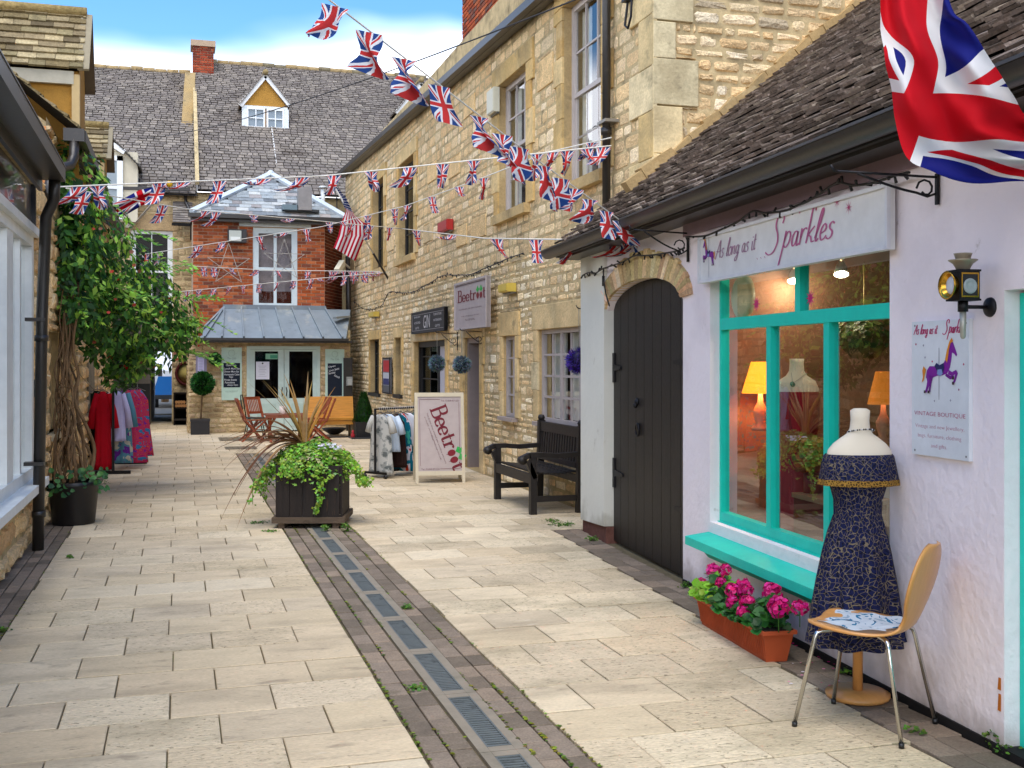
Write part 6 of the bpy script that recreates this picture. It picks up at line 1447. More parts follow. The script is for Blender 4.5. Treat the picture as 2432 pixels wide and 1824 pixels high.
# white sandwich board in the passage
tb = thing('white_sandwich_board', 'white metal framed board standing behind the rack of pink dresses', 'sandwich board', G(333, 1015))
p = G(333, 1015); D_ = 26.9; m = MB(); a, b = PD(318, 1010, 26.2), PD(348, 1013, 26.2); zt_ = PD(333, 947, 26.2).z
m.tube([(a.x-.1, a.y, 0), (a.x-.1, a.y, zt_-.03), (a.x-.07, a.y, zt_), (b.x-.03, b.y, zt_), (b.x, b.y, zt_-.03), (b.x, b.y, 0)], .02, 8, 'c9c6c0'); m.tube([(a.x-.1, a.y, .15), (b.x, b.y, .15)], .018, 8, 'c9c6c0'); m.build('tube_frame', 'paint', tb)
m = MB(); m.box(a.x-.08, b.x-.1, a.y-.04, a.y-.02, .1, zt_-.15, 'd0cfcc'); m.box(b.x-.1, b.x-.02, a.y+.01, a.y+.02, .2, zt_-.15, '8a8680'); m.build('panel', 'paint', tb)
# van in the street
vn = thing('white_van', 'white and blue vehicle parked in the street beyond the passage', 'van', (PY(400, 950, 41).x, 41, 0))
vx = PY(383, 950, 41).x; m = MB(); m.hexa([(vx-.6, 41, .35), (vx+2.2, 41, .35), (vx+2.2, 45, .35), (vx-.6, 45, .35), (vx-.6, 41, 1.3), (vx+2.2, 41, 1.3), (vx+2.2, 45, 1.6), (vx-.6, 45, 1.6)], 'd8dcde'); m.hexa([(vx-.6, 41.6, 1.3), (vx+2.2, 41.6, 1.3), (vx+2.2, 45, 1.5), (vx-.6, 45, 1.5), (vx-.5, 42.4, 2.1), (vx+2.1, 42.4, 2.1), (vx+2.1, 45, 2.1), (vx-.5, 45, 2.1)], 'dde1e2')
m.hexa([(vx-.3, 40.97, .45), (vx+.35, 40.97, .45), (vx+.35, 41, .45), (vx-.3, 41, .45), (vx-.1, 40.97, 1.1), (vx+.35, 40.97, 1.1), (vx+.35, 41, 1.1), (vx-.1, 41, 1.1)], '1763a8'); m.build('body', 'van_paint', vn)
m = MB(); m.add([(vx-.5, 41.7, 1.36), (vx+2.1, 41.7, 1.36), (vx+2.0, 42.36, 2.0), (vx-.4, 42.36, 2.0)], [(0, 1, 2, 3)], '8fa3ab'); m.build('windscreen', 'van_paint', vn)
for s_ in (-.2, 1.9):
    m = MB(); m.lathe((vx+s_-.1, 41.4, .34), [(.001, 0), (.2, .0), (.34, .02), (.34, .2), (.001, .2)], 18, (1, 0, 0), col='17181a'); m.build('wheel', 'matt', vn)
m = MB(); m.box(vx-.4, vx+2, 40.9, 41, .3, .45, '202428'); m.box(vx+.5, vx+1.0, 40.93, 40.97, .5, .62, 'd8d8d0'); m.build('bumper', 'plastic', vn)
m = MB(); p = Vector((PY(392, 850, 47).x, 47, 0)); 
tr = thing('street_tree', 'dark leafy tree seen above the van through the passage', 'tree', p); m.tube([p, p+Vector((0, 0, 3))], .15, 8); m.build('trunk', 'bark', tr); m = MB()
for i in range(1500):
    c = p+Vector((R(-1.6, 1.6), R(-1, 1), R(2.0, 5))); d1 = Vector((R(-1, 1), R(-1, 1), R(-1, 1)))*.13; d2 = Vector((R(-1, 1), R(-1, 1), R(-1, 1)))*.1; m.add([c, c+d1, c+d1+d2, c+d2], [(0, 1, 2, 3)], random.choice(['1f3a20', '2c4a28', '173018']))
m.build('crown', 'leaf', tr)
# ------------------------------------------------------------------ furniture and goods in the alley
def loft(m, rings, n=20, col='ffffff', mat=0, fold=None, caps=(True, True), uvs=(1, 1), smooth=True):
    # rings: (centre, rx, ry, yaw)
    vs = []; uv = []; fs = []; k = len(rings)
    for i, (c, rx, ry, ya) in enumerate(rings):
        for j in range(n+1):
            a = 2*math.pi*j/n; f = 1+(fold(i/(k-1), a) if fold else 0)
            x = math.cos(a)*rx*f; y = math.sin(a)*ry*f
            vs.append(Vector(c)+Vector((x*math.cos(ya)-y*math.sin(ya), x*math.sin(ya)+y*math.cos(ya), 0))); uv.append((j/n*uvs[0], c[2]*uvs[1]))
    for i in range(k-1):
        for j in range(n): a = i*(n+1)+j; fs.append((a, a+1, a+n+2, a+n+1))
    if caps[0]: fs.append(tuple(range(n))[::-1])
    if caps[1]: fs.append(tuple((k-1)*(n+1)+j for j in range(n)))
    m.add(vs, fs, col, mat, uv, smooth)
# dark wooden bench
bn = thing('wooden_bench', 'dark stained slatted garden bench against the stone wall by the white pier', 'bench', (3.8, 11.85, 0))
BK = '2a211c'; ya, yb = 12.52, 11.16; xf, xr = 3.56, 4.08
for y in (ya, yb):
    m = MB(); m.box(xf-.035, xf+.035, y-.035, y+.035, 0, .60, BK); m.build('leg', 'black_wood', bn)
    m = MB(); m.hexa([(xr-.04, y-.035, 0), (xr+.03, y-.035, 0), (xr+.03, y+.035, 0), (xr-.04, y+.035, 0), (xr-.02, y-.035, .92), (xr+.06, y-.035, .92), (xr+.06, y+.035, .92), (xr-.02, y+.035, .92)], BK)
    m.lathe((xr+.02, y, .92), [(.035, 0), (.045, .03), (.03, .06), (.001, .065)], 10, col=BK); m.build('leg', 'black_wood', bn)
    m = MB(); pts = [(xf-.13, .585), (xf-.05, .625), (xf+.1, .625), (xf+.25, .61), (xr-.01, .625)]
    for p, q in zip(pts, pts[1:]): m.bar((p[0], y, p[1]), (q[0]+.01, y, q[1]), .085, .05, col=BK)
    m.tube([(xf-.12, y-.045, .57), (xf-.12, y+.045, .57)], .042, 12, BK)
    m.bar((xf-.06, y, .56), (xf+.02, y, .38), .05, .07, (0, 1, 0), BK) ; m.build('armrest', 'black_wood', bn)
    m = MB(); m.box(xf+.035, xr-.04, y-.02, y+.02, .13, .19, BK); m.build('stretcher', 'black_wood', bn)
m = MB(); m.box(xf-.03, xf+.02, yb+.035, ya-.035, .32, .42, BK); m.box(xr-.03, xr, yb+.035, ya-.035, .32, .4, BK)
for i in range(8): x = xf+.02+i*.062; z = .425-.02*math.sin(i/7*3.1); m.box(x, x+.048, yb+.035, ya-.035, z, z+.02, BK)
m.build('seat', 'black_wood', bn)
m = MB(); m.bar((xr+.015, yb+.035, .85), (xr+.015, ya-.035, .85), .045, .11, col=BK); m.bar((xr-.01, yb+.035, .5), (xr-.01, ya-.035, .5), .045, .06, col=BK)
for i in range(15): y = yb+.08+(ya-yb-.16)*i/14; m.bar((xr-.01, y, .52), (xr+.012, y, .81), .045, .02, (1, 0, 0), BK)
m.build('backrest', 'black_wood', bn)
# sandwich board
ab = thing('sandwich_board', 'cream framed sandwich board with slanted dark red lettering in front of the grey door', 'sandwich board', (3.33, 14.55, 0))
A_, B_ = G(987, 1148), G(1105, 1146); dv = (B_-A_).normalized(); wv = (B_-A_).length; bkv = Vector((-dv.y, dv.x, 0))
if bkv.y < 0: bkv = -bkv
Hb = 1.19; ln = Vector((0, 0, Hb))+bkv*.22
ap = lambda x, y, o=0: A_+dv*(x*wv)+ln*y-bkv*o
CF = 'c9bda2'
m = MB(); 
for x0, x1, y0, y1 in ((0, .06, 0, 1), (.94, 1, 0, 1), (.06, .94, .955, 1), (.06, .94, .085, .13)): m.hexa([ap(x0, y0, .015), ap(x1, y0, .015), ap(x1, y0, -.015), ap(x0, y0, -.015), ap(x0, y1, .015), ap(x1, y1, .015), ap(x1, y1, -.015), ap(x0, y1, -.015)], CF)
m.build('front_frame', 'worn_paint', ab)
m = MB(); m.hexa([ap(.06, .13, .004), ap(.94, .13, .004), ap(.94, .13, -.008), ap(.06, .13, -.008), ap(.06, .955, .004), ap(.94, .955, .004), ap(.94, .955, -.008), ap(.06, .955, -.008)], 'b0a29d'); m.build('panel', 'paint', ab)
m = MB(); b2_ = bkv*.52
bp = lambda x, y, o=0: A_+dv*(x*wv)+bkv*.5+(Vector((0, 0, Hb))-bkv*.26)*y+bkv*o
for x0, x1, y0, y1 in ((0, .06, 0, 1), (.94, 1, 0, 1), (.06, .94, .085, .99)): m.hexa([bp(x0, y0, -.012), bp(x1, y0, -.012), bp(x1, y0, .012), bp(x0, y0, .012), bp(x0, y1, -.012), bp(x1, y1, -.012), bp(x1, y1, .012), bp(x0, y1, .012)], CF)
m.build('back_frame', 'worn_paint', ab)
m = MB(); ang = math.radians(-70); ca, sa = math.cos(ang), math.sin(ang)
def abf(ox, oy, k=.007): return lambda x, y: A_+dv*(ox*wv+x*ca-y*sa)+ln.normalized()*(oy*Hb+x*sa+y*ca)-bkv*k
beet(m, abf(.31, .83), .215)
for tx, ox, oy, l_ in (('This & that shop unusual gifts jewellery and more', .43, .5, .72), ('e-mail: mail@giftshop.co.uk', .36, .5, .62)):
    vs, fs = text_geo(tx, l_, .022); f = abf(ox, oy); m.add([f(*q) for q in vs], fs, '6e4a50')
for tx, ox, oy in (('Tel. 01608 871231', .72, .925), ('Tel. 01608 871231', .3, .155)):
    vs, fs = text_geo(tx, .24, .024); m.add([A_+dv*(ox*wv+x)+ln.normalized()*(oy*Hb+y)-bkv*.007 for x, y in vs], fs, '6e4a50')
def rl(x0, y0, x1, y1): m.bar(ap(x0, y0, .006), ap(x1, y1, .006), .005, .003, bkv, '7a5a5c')
rl(.1, .925, .52, .925); rl(.1, .925, .1, .19); rl(.5, .155, .9, .155); rl(.9, .155, .9, .89); m.build('lettering', 'paint', ab)
# garments
def garment(p, d, w0, w1, L_, mat, lab, col='ffffff', name='garment', cat='garment', sleeve=0, thick=.035, fold=.25, group=None, z0drop=0):
    d = Vector(d).normalized(); q = Vector((-d.y, d.x, 0)); ya_ = math.atan2(d.y, d.x)
    ph = R(0, 6); o = thing(name, lab, cat, (p[0], p[1], p[2]-L_), 0, group); m = MB()
    rings = []; K = 12
    for i in range(K+1):
        t = i/K; w_ = w0*(.35+.65*min(1, t*7))+(w1-w0)*t**1.2; rings.append(((p[0], p[1], p[2]-.03-t*(L_-.03)), w_/2, thick*(.6+t*.9), ya_))
    rings = rings[::-1]
    loft(m, rings, 40, col, 0, lambda t, a: fold*(1-t)*math.sin(a*9+ph)*.35+.04*math.sin(a*5+t*4), uvs=(2, 2)); m.build('body', mat, o)
    if sleeve:
        for sg_ in (-1, 1):
            m = MB(); c = Vector(p)+d*sg_*w0*.42+Vector((0, 0, -.06)); m.tube([c, c+d*sg_*.06+Vector((0, 0, -sleeve*.5)), c+d*sg_*.09+Vector((0, 0, -sleeve))], [.035, .045, .055], 8, col); m.build('sleeve', mat, o)
    m = MB(); pp = Vector(p); m.tube([pp+Vector((0, 0, -.03)), pp+Vector((0, 0, .03)), pp+q*.015+Vector((0, 0, .045)), pp+q*.02+Vector((0, 0, .03))], .004, 5, '8c8c8c'); m.bar(pp+d*w0*.4+Vector((0, 0, -.05)), pp, .01, .01, col='77706a'); m.bar(pp-d*w0*.4+Vector((0, 0, -.05)), pp, .01, .01, col='77706a'); m.build('hanger', 'metal', o)
    return o
# clothes rail on the right
P0 = G(891, 1136); P1 = P0+Vector((.95, .75, 0)); rd = (P1-P0).normalized(); rq = Vector((rd.y, -rd.x, 0)); RH = .95
ck = thing('clothes_rail', 'black wheeled clothes rail behind the cream sandwich board', 'clothes rail', (P0+P1)/2)
m = MB(); m.bar(P0+Vector((0, 0, RH)), P1+Vector((0, 0, RH)), .022, .022, col='1a1818'); 
for k in range(26): q = P0.lerp(P1, .06+k*.034)+Vector((0, 0, RH)); m.tube([q+rq*.018+Vector((0, 0, -.015)), q+rq*.01+Vector((0, 0, .022)), q-rq*.018+Vector((0, 0, .008))], .005, 5, 'b9b4b0')
m.build('rail', 'metal', ck)
for q in (P0, P1):
    m = MB(); m.bar(q+Vector((0, 0, .07)), q+Vector((0, 0, RH+.01)), .03, .03, col='151314'); m.build('post', 'metal', ck)
    m = MB(); m.bar(q-rq*.2+Vector((0, 0, .075)), q+rq*.2+Vector((0, 0, .075)), .03, .03, col='151314'); m.build('foot', 'metal', ck)
    for sg_ in (-1, 1):
        m = MB(); c = q+rq*.19*sg_; m.tube([c+Vector((0, 0, .06)), c+Vector((0, 0, .045))], .012, 6, '151314'); m.tube([c+rd*-.012+Vector((0, 0, .028)), c+rd*.012+Vector((0, 0, .028))], .028, 12, '111111'); m.build('castor', 'plastic', ck)
m = MB(); m.bar(P0+Vector((0, 0, .08)), P1+Vector((0, 0, .08)), .03, .03, col='151314'); m.build('base_bar', 'metal', ck)
GS = [('grey_print_cloth', .38, .48, .86, .22, 'long white dress with grey print at the near end of the black clothes rail', 'ffffff'),
      ('cloth', .36, .4, .55, .25, 'white and pale blue blouse behind the grey print dress on the rail', 'c9d6e4'),
      ('cloth', .34, .38, .78, 0, 'dark brown dress on the black clothes rail', '33211e'),
      ('teal_pattern_cloth', .34, .42, .84, 0, 'teal dress with red and white print on the black clothes rail', 'ffffff'),
      ('cloth', .34, .36, .5, .2, 'white top beside the teal patterned dress on the rail', 'd8d6dc'),
      ('cloth', .34, .38, .8, 0, 'plain teal green dress near the sandwich board end of the rail', '0d6b6b'),
      ('cloth', .32, .36, .6, 0, 'tan jacket partly hidden at the sandwich board end of the rail', 'a9764a')]
for i, (mt, w0, w1, l_, sl_, lab, col) in enumerate(GS):
    p = P0.lerp(P1, .1+i*.115)+Vector((0, 0, RH-.045)); garment(p, rq+rd*R(-.15, .15), w0, w1, l_, mt, lab, col, 'dress' if l_ > .7 else 'blouse', 'dress' if l_ > .7 else 'top', sl_, group='clothes on the wheeled rail')
# clothes rail on the left
Q0 = Vector((-.90, 16.9, 0)); Q1 = Vector((-.72, 18.5, 0)); qd = (Q1-Q0).normalized(); qq = Vector((qd.y, -qd.x, 0)); QH = 1.24
ck = thing('clothes_stand', 'low black clothes stand holding red and pink clothes by the climbing plant', 'clothes rail', (Q0+Q1)/2)
m = MB(); m.bar(Q0+Vector((0, 0, QH)), Q1+Vector((0, 0, QH)), .025, .025, col='1a1818'); m.build('rail', 'metal', ck)
for q in (Q0, Q1):
    m = MB(); m.bar(q+Vector((0, 0, .02)), q+Vector((0, 0, QH)), .035, .035, col='151314'); m.build('post', 'metal', ck)
    m = MB(); m.bar(q-qq*.24+Vector((0, 0, .025)), q+qq*.24+Vector((0, 0, .025)), .045, .045, col='151314'); m.build('foot', 'metal', ck)
for i, (mt, w0, w1, l_, k, off, lab, col) in enumerate([
    ('cloth', .19, .23, 1.15, .04, -.15, 'long bright red coat at the near end of the left clothes stand', 'b80f22'),
    ('cloth', .2, .24, .75, .1, .02, 'pale lilac shirt between the red coat and the patterned dress', 'b9b4d8'),
    ('blue_pattern_cloth', .24, .3, 1.08, .2, .05, 'long blue and purple patterned dress beside the red coat', 'ffffff'),
    ('swirl_cloth', .3, .42, 1.12, .5, .12, 'long pink dress with orange circles on the left clothes stand', 'ffffff'),
    ('swirl_cloth', .3, .42, 1.05, .72, .16, 'second pink patterned dress at the far end of the left stand', 'ffffff'),
    ('cloth', .26, .3, 1.0, .3, -.3, 'dark green coat against the wall behind the red coat', '1c2415')]):
    p = Q0.lerp(Q1, k)+qq*off+Vector((0, 0, QH-.03)); garment(p, (1, R(-.1, .1), 0), w0, w1, l_, mt, lab, col, 'coat' if 'coat' in lab else 'dress', 'coat' if 'coat' in lab else 'dress', .5 if 'coat' in lab else 0, fold=.5, group='clothes on the left stand')
# foreground chair
ch = thing('bentwood_chair', 'light moulded plywood chair with thin chrome legs in front of the pink wall', 'chair', (2.9, 4.27, 0), math.radians(36))
T = WM[ch.name]; m = MB(T)
ctrl = [(.0, .215, .445, .08), (.0, .20, .452, .15), (.0, .12, .448, .20), (.0, .0, .44, .215), (.0, -.1, .438, .19), (.0, -.165, .447, .15), (.0, -.2, .475, .115), (.0, -.222, .52, .125), (.0, -.24, .58, .165), (.0, -.262, .66, .185), (.0, -.285, .75, .165), (.0, -.30, .81, .11), (.0, -.306, .83, .05)]
cc_ = catmull([(p[1], p[2], p[3]) for p in ctrl], 4); K = len(cc_); NA = 14
def shell(o):
    vs = []
    for i, (y, z, w_) in enumerate(cc_):
        y2, z2, _ = cc_[min(i+1, K-1)]; y1, z1, _ = cc_[max(i-1, 0)]; l = math.hypot(y2-y1, z2-z1) or 1; ny, nz = -(z2-z1)/l, (y2-y1)/l
        if nz < 0 and z < .46: ny, nz = -ny, -nz
        if z >= .46 and ny < 0: ny, nz = -ny, -nz
        for j in range(NA+1):
            a = -1+2*j/NA; dish = .012*(a*a) if z < .47 else .018*(a*a)
            vs.append((a*w_, y+ny*(o+dish), z+nz*(o+dish)))
    return vs
v1, v2 = shell(0), shell(-.011); fs = []
n1 = NA+1; b = len(v1)
for i in range(K-1):
    for j in range(NA): a = i*n1+j; fs += [(a, a+1, a+n1+1, a+n1), (b+a, b+a+n1, b+a+n1+1, b+a+1)]
    fs += [(i*n1, (i+1)*n1, b+(i+1)*n1, b+i*n1), (i*n1+NA, b+i*n1+NA, b+(i+1)*n1+NA, (i+1)*n1+NA)]
for j in range(NA): fs += [(j, b+j, b+j+1, j+1), ((K-1)*n1+j, (K-1)*n1+j+1, b+(K-1)*n1+j+1, b+(K-1)*n1+j)]
m.add(v1+v2, fs, smooth=True); m.build('seat_shell', 'beech', ch)
inv = T.inverted()
feet = [inv @ Vector((2.59, 4.34, 0)), inv @ Vector((2.94, 4.58, 0)), inv @ Vector((2.87, 3.97, 0)), inv @ Vector((3.21, 4.20, 0))]
for f in feet:
    m = MB(T); sx, sy = (1 if f.x > 0 else -1), (1 if f.y > 0 else -1); top = Vector((sx*.12, sy*.11, .425)); kn = Vector((sx*.165, sy*.155, .415))
    m.tube([Vector((0, 0, .428)), top, Vector((sx*.15, sy*.14, .424)), kn, Vector((sx*.172, sy*.162, .39)), Vector((f.x, f.y, .012))], .0095, 10); lg_ = m.build('leg', 'chrome', ch)
    m = MB(T); m.tube([(f.x, f.y, 0), (f.x-sx*.001, f.y-sy*.001, .02)], .012, 10, '1a1a1a'); m.build('foot_cap', 'plastic', lg_)
m = MB(T); m.lathe((0, 0, .415), [(.06, 0), (.06, .012)], 16); m.build('mount_plate', 'chrome', ch)
m = MB(T)
def scf(a, b):
    x = (a-.5)*.34*(1-.25*abs(b-.5)); y = -.14+b*.3+.02*math.sin(a*9)
    return Vector((x+.02*math.sin(b*7+2), y, .452+.006*math.sin(a*14+b*5)*math.sin(b*11)+.012*(2*x/.4)**2))
m.grid(scf, 20, 18); o = solo(m, 'folded_scarf', 'scarf_cloth', 'white and blue printed scarf spread on the seat of the plywood chair', 'scarf')
# dress form
df = thing('dress_form', 'headless cream dress form wearing a navy and gold off-shoulder dress', 'mannequin', (3.09, 4.64, 0)); fx_, fy_ = 3.085, 4.60
m = MB(); m.lathe((3.11, 4.64, 0), [(.145, 0), (.15, .01), (.15, .022), (.13, .028), (.128, .034), (.02, .036)], 36); m.build('base', 'beech', df)
m = MB(); m.tube([(3.11, 4.64, .03), (3.10, 4.62, .7)], .0235, 18); m.build('pole', 'beech', df)
yw = math.radians(-14)
m = MB(); tor = [(z_+.035, p_, q_) for z_, p_, q_ in [(.78, .10, .08), (.86, .105, .082), (.95, .118, .09), (1.03, .135, .098), (1.08, .152, .095), (1.115, .158, .086), (1.15, .150, .075), (1.18, .125, .064), (1.205, .092, .054), (1.225, .062, .048), (1.25, .047, .045), (1.29, .043, .043), (1.335, .046, .046), (1.345, .03, .03), (1.347, .001, .001)]]
loft(m, [((fx_+.01*(z-.8)*2, fy_, z), a, b_, yw) for z, a, b_ in tor], 28, uvs=(1, 1)); m.build('torso', 'skinform', df)
m = MB(); n_ = 40; pts = [(fx_+.015+.062*math.cos(2*math.pi*k/n_), fy_+.056*math.sin(2*math.pi*k/n_), 1.272-.012*math.sin(2*math.pi*k/n_)) for k in range(n_)]
for k, p in enumerate(pts): m.ball(p, .0042, 6, 4, '2c2c2e' if k % 3 else 'c8c8c8')
m.build('necklace', 'metal', df)
m = MB(); skirt = [(.30, .212, .17), (.34, .208, .165), (.45, .197, .155), (.58, .18, .14), (.70, .16, .122), (.80, .138, .105), (.88, .112, .088), (.95, .115, .09), (1.02, .136, .1), (1.09, .155, .103), (1.13, .16, .1)]
fold_ = lambda t, a: .13*max(0, 1-t*1.5)*math.sin(a*9+1)+.05*max(0, 1-t*1.3)*math.sin(a*17)
loft(m, [((fx_-.02*(1-z), fy_, z), a, b_, yw) for z, a, b_ in skirt], 72, fold=fold_, caps=(False, False), uvs=(1.2, 1.2)); dr_ = m.build('dress', 'lace_cloth', df)
m = MB(); loft(m, [((fx_+.004, fy_, z), a, b_, yw) for z, a, b_ in ((1.045, .186, .125), (1.08, .18, .122), (1.12, .174, .116), (1.155, .168, .1), (1.165, .16, .09))], 60, fold=lambda t, a: .03*(1-t)*math.sin(a*11), caps=(False, False), uvs=(1.4, 1.4)); m.build('off_shoulder_band', 'lace_cloth', dr_)
m = MB(); loft(m, [((fx_+.004, fy_, z), a, b_, yw) for z, a, b_ in ((1.02, .19, .13), (1.048, .187, .127))], 90, fold=lambda t, a: .035*(1-t)*math.sin(a*45)+.03*math.sin(a*11), caps=(False, False), uvs=(1.5, 1.5)); m.build('gold_trim', 'gold_lace', dr_)
m = MB(); loft(m, [((fx_-.015, fy_, z), a, b_, yw) for z, a, b_ in ((.268, .208, .172), (.31, .203, .168))], 120, fold=lambda t, a: .13*math.sin(a*9+1)+.03*(1-t)*math.sin(a*60), caps=(False, False), uvs=(1.5, 1.5)); m.build('lace_hem', 'lace_cloth', dr_)
# geranium trough
gp = thing('flower_trough', 'long terracotta plastic trough of bright pink geraniums under the turquoise sill', 'flower trough', (3.06, 5.9, 0))
e0 = Vector((3.05, 6.22, 0)); e1 = Vector((2.985, 5.28, 0)); gd = (e1-e0).normalized(); gq = Vector((-gd.y, gd.x, 0)); gq = gq if gq.x > 0 else -gq; gl = (e1-e0).length
m = MB()
def trough(s0, s1, w0, w1, z0, z1, ext=.0):
    c = e0+gq*.07; q = lambda s, w_, z: c+gd*s+gq*w_+Vector((0, 0, z)); m.hexa([q(s0+ext, -w0, z0), q(s1-ext, -w0, z0), q(s1-ext, w0, z0), q(s0+ext, w0, z0), q(s0, -w1, z1), q(s1, -w1, z1), q(s1, w1, z1), q(s0, w1, z1)])
trough(0, gl, .06, .085, 0, .155, .03); trough(-.015, gl+.015, .098, .1, .152, .172)
for k in range(40):
    s = .03+k*(gl-.06)/39; c = e0+gq*.07+gd*s; m.bar(c-gq*.067+Vector((0, 0, .02)), c-gq*.087+Vector((0, 0, .15)), .004, .004)
m.build('trough', 'terracotta', gp)
m = MB(); trough(.0, gl, .08, .085, .165, .178); m.build('soil', 'soil', gp)
m = MB()
def leafdisc(m, c, r_, nrm, col, n=7):
    nrm = Vector(nrm).normalized(); x = nrm.orthogonal().normalized(); y = nrm.cross(x); m.add([c]+[c+(x*math.cos(6.283*i/n)+y*math.sin(6.283*i/n))*r_*(1+.12*(-1)**i)+nrm*r_*.15 for i in range(n)], [(0, i+1, (i+1) % n+1) for i in range(n)], col)
for k in range(520):
    s = R(-.01, gl+.0); w_ = R(-.13, .1); hmax = .11+.05*math.sin(s*9)+.03*math.sin(s*23); z = .17+hmax*R(0, 1)*(1-(w_/.16)**2)
    light = s < .3 and R(0, 1) < .7
    leafdisc(m, e0+gq*(.07+w_)+gd*s+Vector((0, 0, z)), R(.018, .032), (R(-.7, .4), R(-.9, .3), R(.4, 1)), tuple(x*R(.7, 1.3) for x in lin('7fb335' if light else random.choice(['2c5f25', '234f1f', '3a7330']))))
m.build('leaves', 'leaf', gp)
for (s, w_, z, r_) in ((.06, .0, .33, .045), (.0, -.05, .25, .03), (.17, .03, .35, .04), (.22, -.02, .29, .035), (.4, .04, .31, .04), (.47, -.05, .29, .05), (.55, .0, .31, .035), (.5, -.07, .23, .04), (.68, -.06, .27, .045), (.7, -.09, .22, .04), (.76, .05, .34, .055), (1.0, -.03, .31, .06), (1.08, .05, .32, .045)):
    m = MB(); c = e0+gq*(.07+w_)+gd*s+Vector((0, 0, z)); m.tube([c-Vector((0, 0, r_*2.2)), c], .003, 4, '4a7a35')
    for k in range(70):
        d = Vector((R(-1, 1), R(-1, 1), R(-.5, 1))).normalized(); leafdisc(m, c+d*r_*R(.75, 1), r_*.27, d+Vector((R(-.4, .4), R(-.4, .4), R(-.4, .4))), tuple(x*R(.8, 1.2) for x in lin(random.choice(['d8157a', 'e02a86', 'b8105f', 'e8489a']))), 5)
    m.build('bloom', 'petal', gp)
# square tub in the middle
tc_ = Vector((1.28, 11.17, 0)); ta = math.radians(-15)
tb = thing('wooden_tub', 'square dark plank tub with trailing ivy and a spiky bronze plant on the drain strip', 'planter', tc_, ta); T = WM[tb.name]
m = MB(T); h_ = .3
for i in range(5):
    a, b_ = -h_+i*.12, -h_+(i+1)*.12-.004
    m.box(a, b_, -h_-.02, -h_, .1, .6, '231a14'); m.box(a, b_, h_, h_+.02, .1, .6); m.box(-h_-.02, -h_, a, b_, .1, .6); m.box(h_, h_+.02, a, b_, .1, .6)
m.build('planks', 'tub_wood', tb)
m = MB(T); e = h_+.05
m.box(-e, e, -e, -e+.07, .05, .105); m.box(-e, e, e-.07, e, .05, .105); m.box(-e, -e+.07, -e+.07, e-.07, .05, .105); m.box(e-.07, e, -e+.07, e-.07, .05, .105)
for x in (-e+.06, e-.12): m.box(x, x+.06, -e+.02, e-.02, 0, .05)
m.build('base_frame', 'grey_wood', tb)
m = MB(T); m.box(-h_, h_, -h_, h_, .5, .58); m.build('soil', 'soil', tb)
LG = ['7fae2c', '93bd3a', '6a9a28', 'a3c84c', '558523', '8fb55c']
m = MB(T)
def ivyleaf(m, c, r_, nrm, col):
    nrm = Vector(nrm).normalized(); x = Vector((R(-1, 1), R(-1, 1), R(-1, .2))); x = (x-nrm*x.dot(nrm)).normalized(); y = nrm.cross(x)
    P_ = [(0, 0), (.5, .55), (.35, .9), (1, .25), (1.35, 0), (1, -.25), (.35, -.9), (.5, -.55)]
    m.add([c+x*a*r_+y*b_*r_+nrm*abs(b_)*r_*.25 for a, b_ in P_], [(0, 1, 2), (0, 1, 3, 4), (0, 4, 5, 7), (0, 7, 6)] if False else [(0, 7, 6, 5, 4, 3, 2, 1)], col)
for k in range(3400):
    a = R(0, 6.283); q = R(0, 1)**.5; r_ = .42*q; x, y = r_*math.cos(a)*1.05, r_*math.sin(a)*.95
    top = .64+.2*(1-q**2)+.05*noise.noise(Vector((x*6, y*6, 0))); z = top-R(0, .1)-(max(0, q-.75)*.6)*R(.1, 1.2)
    ivyleaf(m, Vector((x, y, z)), R(.018, .034), (x*1.6+R(-.5, .5), y*1.6+R(-.5, .5), .9), tuple(v_*R(.65, 1.25) for v_ in lin(random.choice(LG))))
def trail(pts, n, sp=.04):
    pts = catmull(pts, 6); m.tube([Vector(p) for p in pts], .003, 4, '6b7a35')
    for k in range(n):
        p = Vector(pts[int(R(0, len(pts)-1))]); ivyleaf(m, p+Vector((R(-sp, sp), R(-sp, sp), R(-sp, sp))), R(.014, .028), (R(-1, 1), -1, R(-.3, 1)), tuple(v_*R(.65, 1.25) for v_ in lin(random.choice(LG))))
trail([(.1, -.34, .6), (.12, -.37, .4), (.11, -.36, .25), (.06, -.36, .15)], 110, .03)
for i in range(6): a = R(-.2, .25); trail([(.33, -.2+a, .66), (.42, -.2+a, .56), (.46+R(0, .05), -.22+a, .45), (.48+R(0, .12), -.25+a, .36+R(-.05, .1))], 60, .035)
for i in range(6): a = R(-.25, .2); trail([(-.33, -.1+a, .64), (-.42, -.15+a, .54), (-.46-R(0, .06), -.2+a, .42), (-.42-R(0, .1), -.25+a, .2+R(0, .25))], 50, .04)
for i in range(5): a = R(-.3, .3); trail([(a, -.3, .66), (a, -.37, .58), (a+R(-.05, .05), -.37, .52)], 50, .03)
m.build('trailing_ivy', 'leaf', tb)
m = MB(T)
